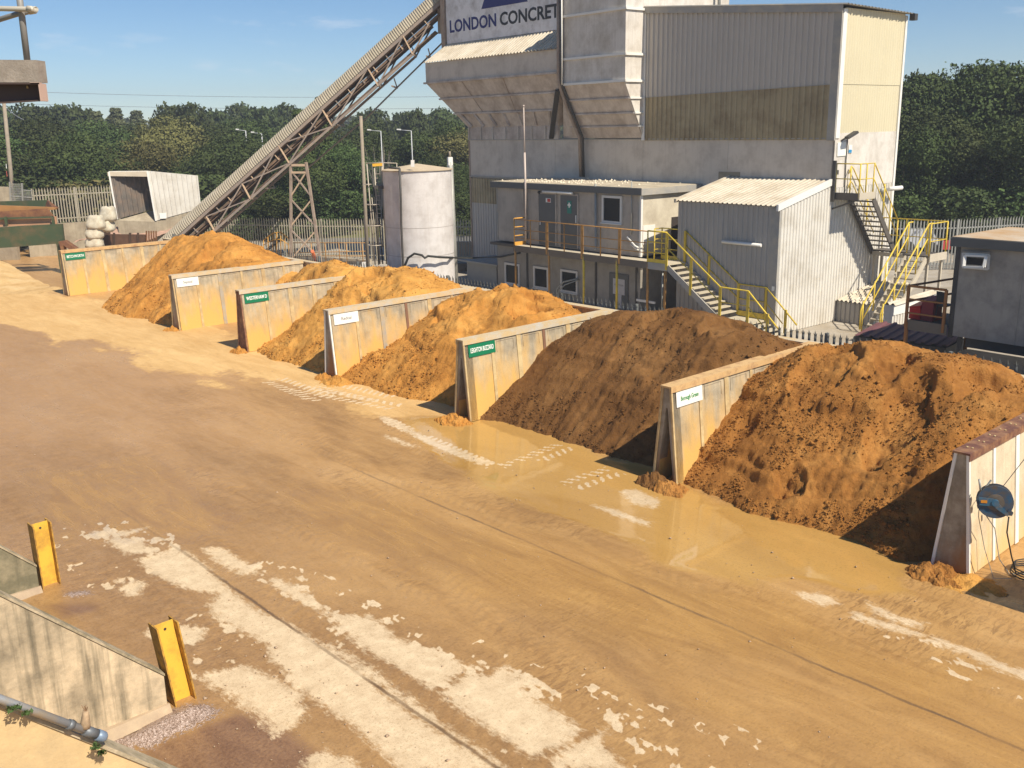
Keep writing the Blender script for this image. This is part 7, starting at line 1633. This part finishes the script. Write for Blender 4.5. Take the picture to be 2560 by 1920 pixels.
SKY_ = [('spire', 235, 262, 2, "pale willowy tree on the skyline, left one of the group of three"), ('spire', 285, 254, 2, "pale willowy tree on the skyline, tallest of the group of three"), ('spire', 335, 262, 2, "pale willowy tree on the skyline, right one of the group of three"),
 ('far', 190, 275, 0, "dark rounded skyline tree left of the willowy group"), ('far', 130, 270, 0, "dark skyline tree above the sunlit fence"), ('far', 60, 272, 0, "skyline tree right of the tall timber pole"), ('far', -10, 276, 0, "skyline tree at the left edge"),
 ('far', 460, 266, 0, "dark domed skyline tree right of the willowy group"), ('far', 545, 283, 0, "low skyline tree between the two dark domes"), ('far', 608, 270, 0, "dark domed skyline tree nearest the conveyor"), ('far', 665, 275, 0, "skyline tree touching the conveyor cover"), ('far', 700, 268, 0, "skyline tree partly behind the conveyor cover"),
 ('far', 925, 283, 0, "skyline tree just right of the timber pole top"), ('far', 990, 285, 1, "skyline tree above the dead shrub"), ('far', 1050, 282, 0, "skyline tree above the round tank"), ('far', 1105, 280, 1, "bright topped skyline tree left of the bin hopper"), ('far', 1160, 290, 0, "skyline tree against the bin hopper"), ('far', 400, 286, 0, "low skyline tree right of the willowy group")]
for i, (kd, x, y, lm, lb) in enumerate(SKY_): tree(kd, x, y, 118 + (i * 13) % 30, lb, lm, i, .62 if kd == 'far' else 1.1)
# the wood beyond, one mass
def wood():
    src = [KIND['far'][k][0] for k in range(3)]; rng = np.random.default_rng(5); V = []; 
    for i in range(90):
        az = R(-40 + 80 * (i + rng.random()) / 90); dist = rng.uniform(150, 330); me = src[i % 3]; co = np.empty(len(me.vertices) * 3, np.float32); me.vertices.foreach_get('co', co); co = co.reshape(-1, 4, 3)[rng.random(len(me.vertices) // 4) < .35]
        sc = rng.uniform(.85, 1.0) * (6.9 + dist * .018) / 10.4; co = co * np.array([sc * 1.1, sc * 1.1, sc]) * 1.0
        V.append(co + np.array([dist * math.sin(az), dist * math.cos(az), 0]))
    V = np.concatenate(V); m = len(V); me = bpy.data.meshes.new("far_wood"); me.vertices.add(m * 4); me.vertices.foreach_set('co', V.reshape(-1).astype(np.float32))
    me.loops.add(m * 4); me.loops.foreach_set('vertex_index', np.arange(m * 4, dtype=np.int32)); me.polygons.add(m); me.polygons.foreach_set('loop_start', (np.arange(m) * 4).astype(np.int32)); me.update(calc_edges=True)
    me.materials.append(LM[0]); o = bpy.data.objects.new("far_wood", me); COL.objects.link(o); tag(o, "distant unbroken wood along the horizon", kind='stuff')
wood()
# undergrowth below the trees: closes the view under the crowns
def undergrowth():
    src = [KIND['bush'][k][0] for k in range(2)]; rng = np.random.default_rng(9); V = []
    for i in range(150):
        az = R(-36 + 72 * (i + rng.random()) / 150); dist = rng.uniform(74, 88); me = src[i % 2]; co = np.empty(len(me.vertices) * 3, np.float32); me.vertices.foreach_get('co', co); co = co.reshape(-1, 4, 3)[rng.random(len(me.vertices) // 4) < .6]
        if -2 < math.degrees(az) - 0 < -6: continue
        sc = rng.uniform(.8, 1.3); V.append(co * sc * np.array([1.4, 1.4, 1]) + np.array([dist * math.sin(az), dist * math.cos(az), 0]))
    V = np.concatenate(V); m = len(V); me = bpy.data.meshes.new("undergrowth"); me.vertices.add(m * 4); me.vertices.foreach_set('co', V.reshape(-1).astype(np.float32))
    me.loops.add(m * 4); me.loops.foreach_set('vertex_index', np.arange(m * 4, dtype=np.int32)); me.polygons.add(m); me.polygons.foreach_set('loop_start', (np.arange(m) * 4).astype(np.int32)); me.update(calc_edges=True)
    me.materials.append(LM[1]); o = bpy.data.objects.new("undergrowth", me); COL.objects.link(o); tag(o, "tangled undergrowth below the trees beyond the road", kind='stuff')
undergrowth()
# bare shrub behind the ladder
o = thing("bare_shrub", Vector((atd(950, 470, 60).x, atd(950, 470, 60).y, 0)), "bare grey branched shrub above and left of the round tank", "shrub"); random.seed(8)
m = MB(); bb = atd(950, 470, 60)
for k in range(26):
    a = random.uniform(0, 6.28); s_ = random.uniform(.2, 1.1); p0_ = Vector((bb.x, bb.y, 2.2)); p1_ = p0_ + Vector((math.cos(a) * s_ * .5, math.sin(a) * s_ * .5, 1.6)); p2_ = p0_ + Vector((math.cos(a) * s_, math.sin(a) * s_, random.uniform(2.4, 3.9)))
    m.tube([Vector((bb.x, bb.y, 0)), p0_, p1_, p2_], [.05, .035, .02, .008], 4)
part("branches", m, mat("bare_twigs", (.30, .26, .22), .9), o)
# public road beyond the pale fence
ra, rb = gnd(300, 600, 0), gnd(2700, 585, 0)
ngon_sheet("road", [Vector((-80, 58.0, 0)), Vector((85, 54.0, 0)), Vector((85, 63, 0)), Vector((-80, 67, 0))], -0.006 - .03, road_m)

# ------------------------------------------------------------------ summer haze in the air
def haze():
    mb = MB(); mb.hexa([Vector((-420, -30, -1.2)), Vector((420, -30, -1.2)), Vector((420, 460, -1.2)), Vector((-420, 460, -1.2)), Vector((-420, -30, 26)), Vector((420, -30, 26)), Vector((420, 460, 26)), Vector((-420, 460, 26))])
    m = bpy.data.materials.new("haze_air"); m.use_nodes = True; t = m.node_tree; t.nodes.clear()
    o_ = t.nodes.new("ShaderNodeOutputMaterial"); v = t.nodes.new("ShaderNodeVolumePrincipled"); v.inputs['Color'].default_value = (0.86, 0.92, 1.0, 1); v.inputs['Density'].default_value = HAZE_D; v.inputs['Anisotropy'].default_value = 0.2
    t.links.new(v.outputs[0], o_.inputs['Volume']); o = mb.build("haze", m); tag(o, kind='stuff')
HAZE_D = 0.0011
haze()
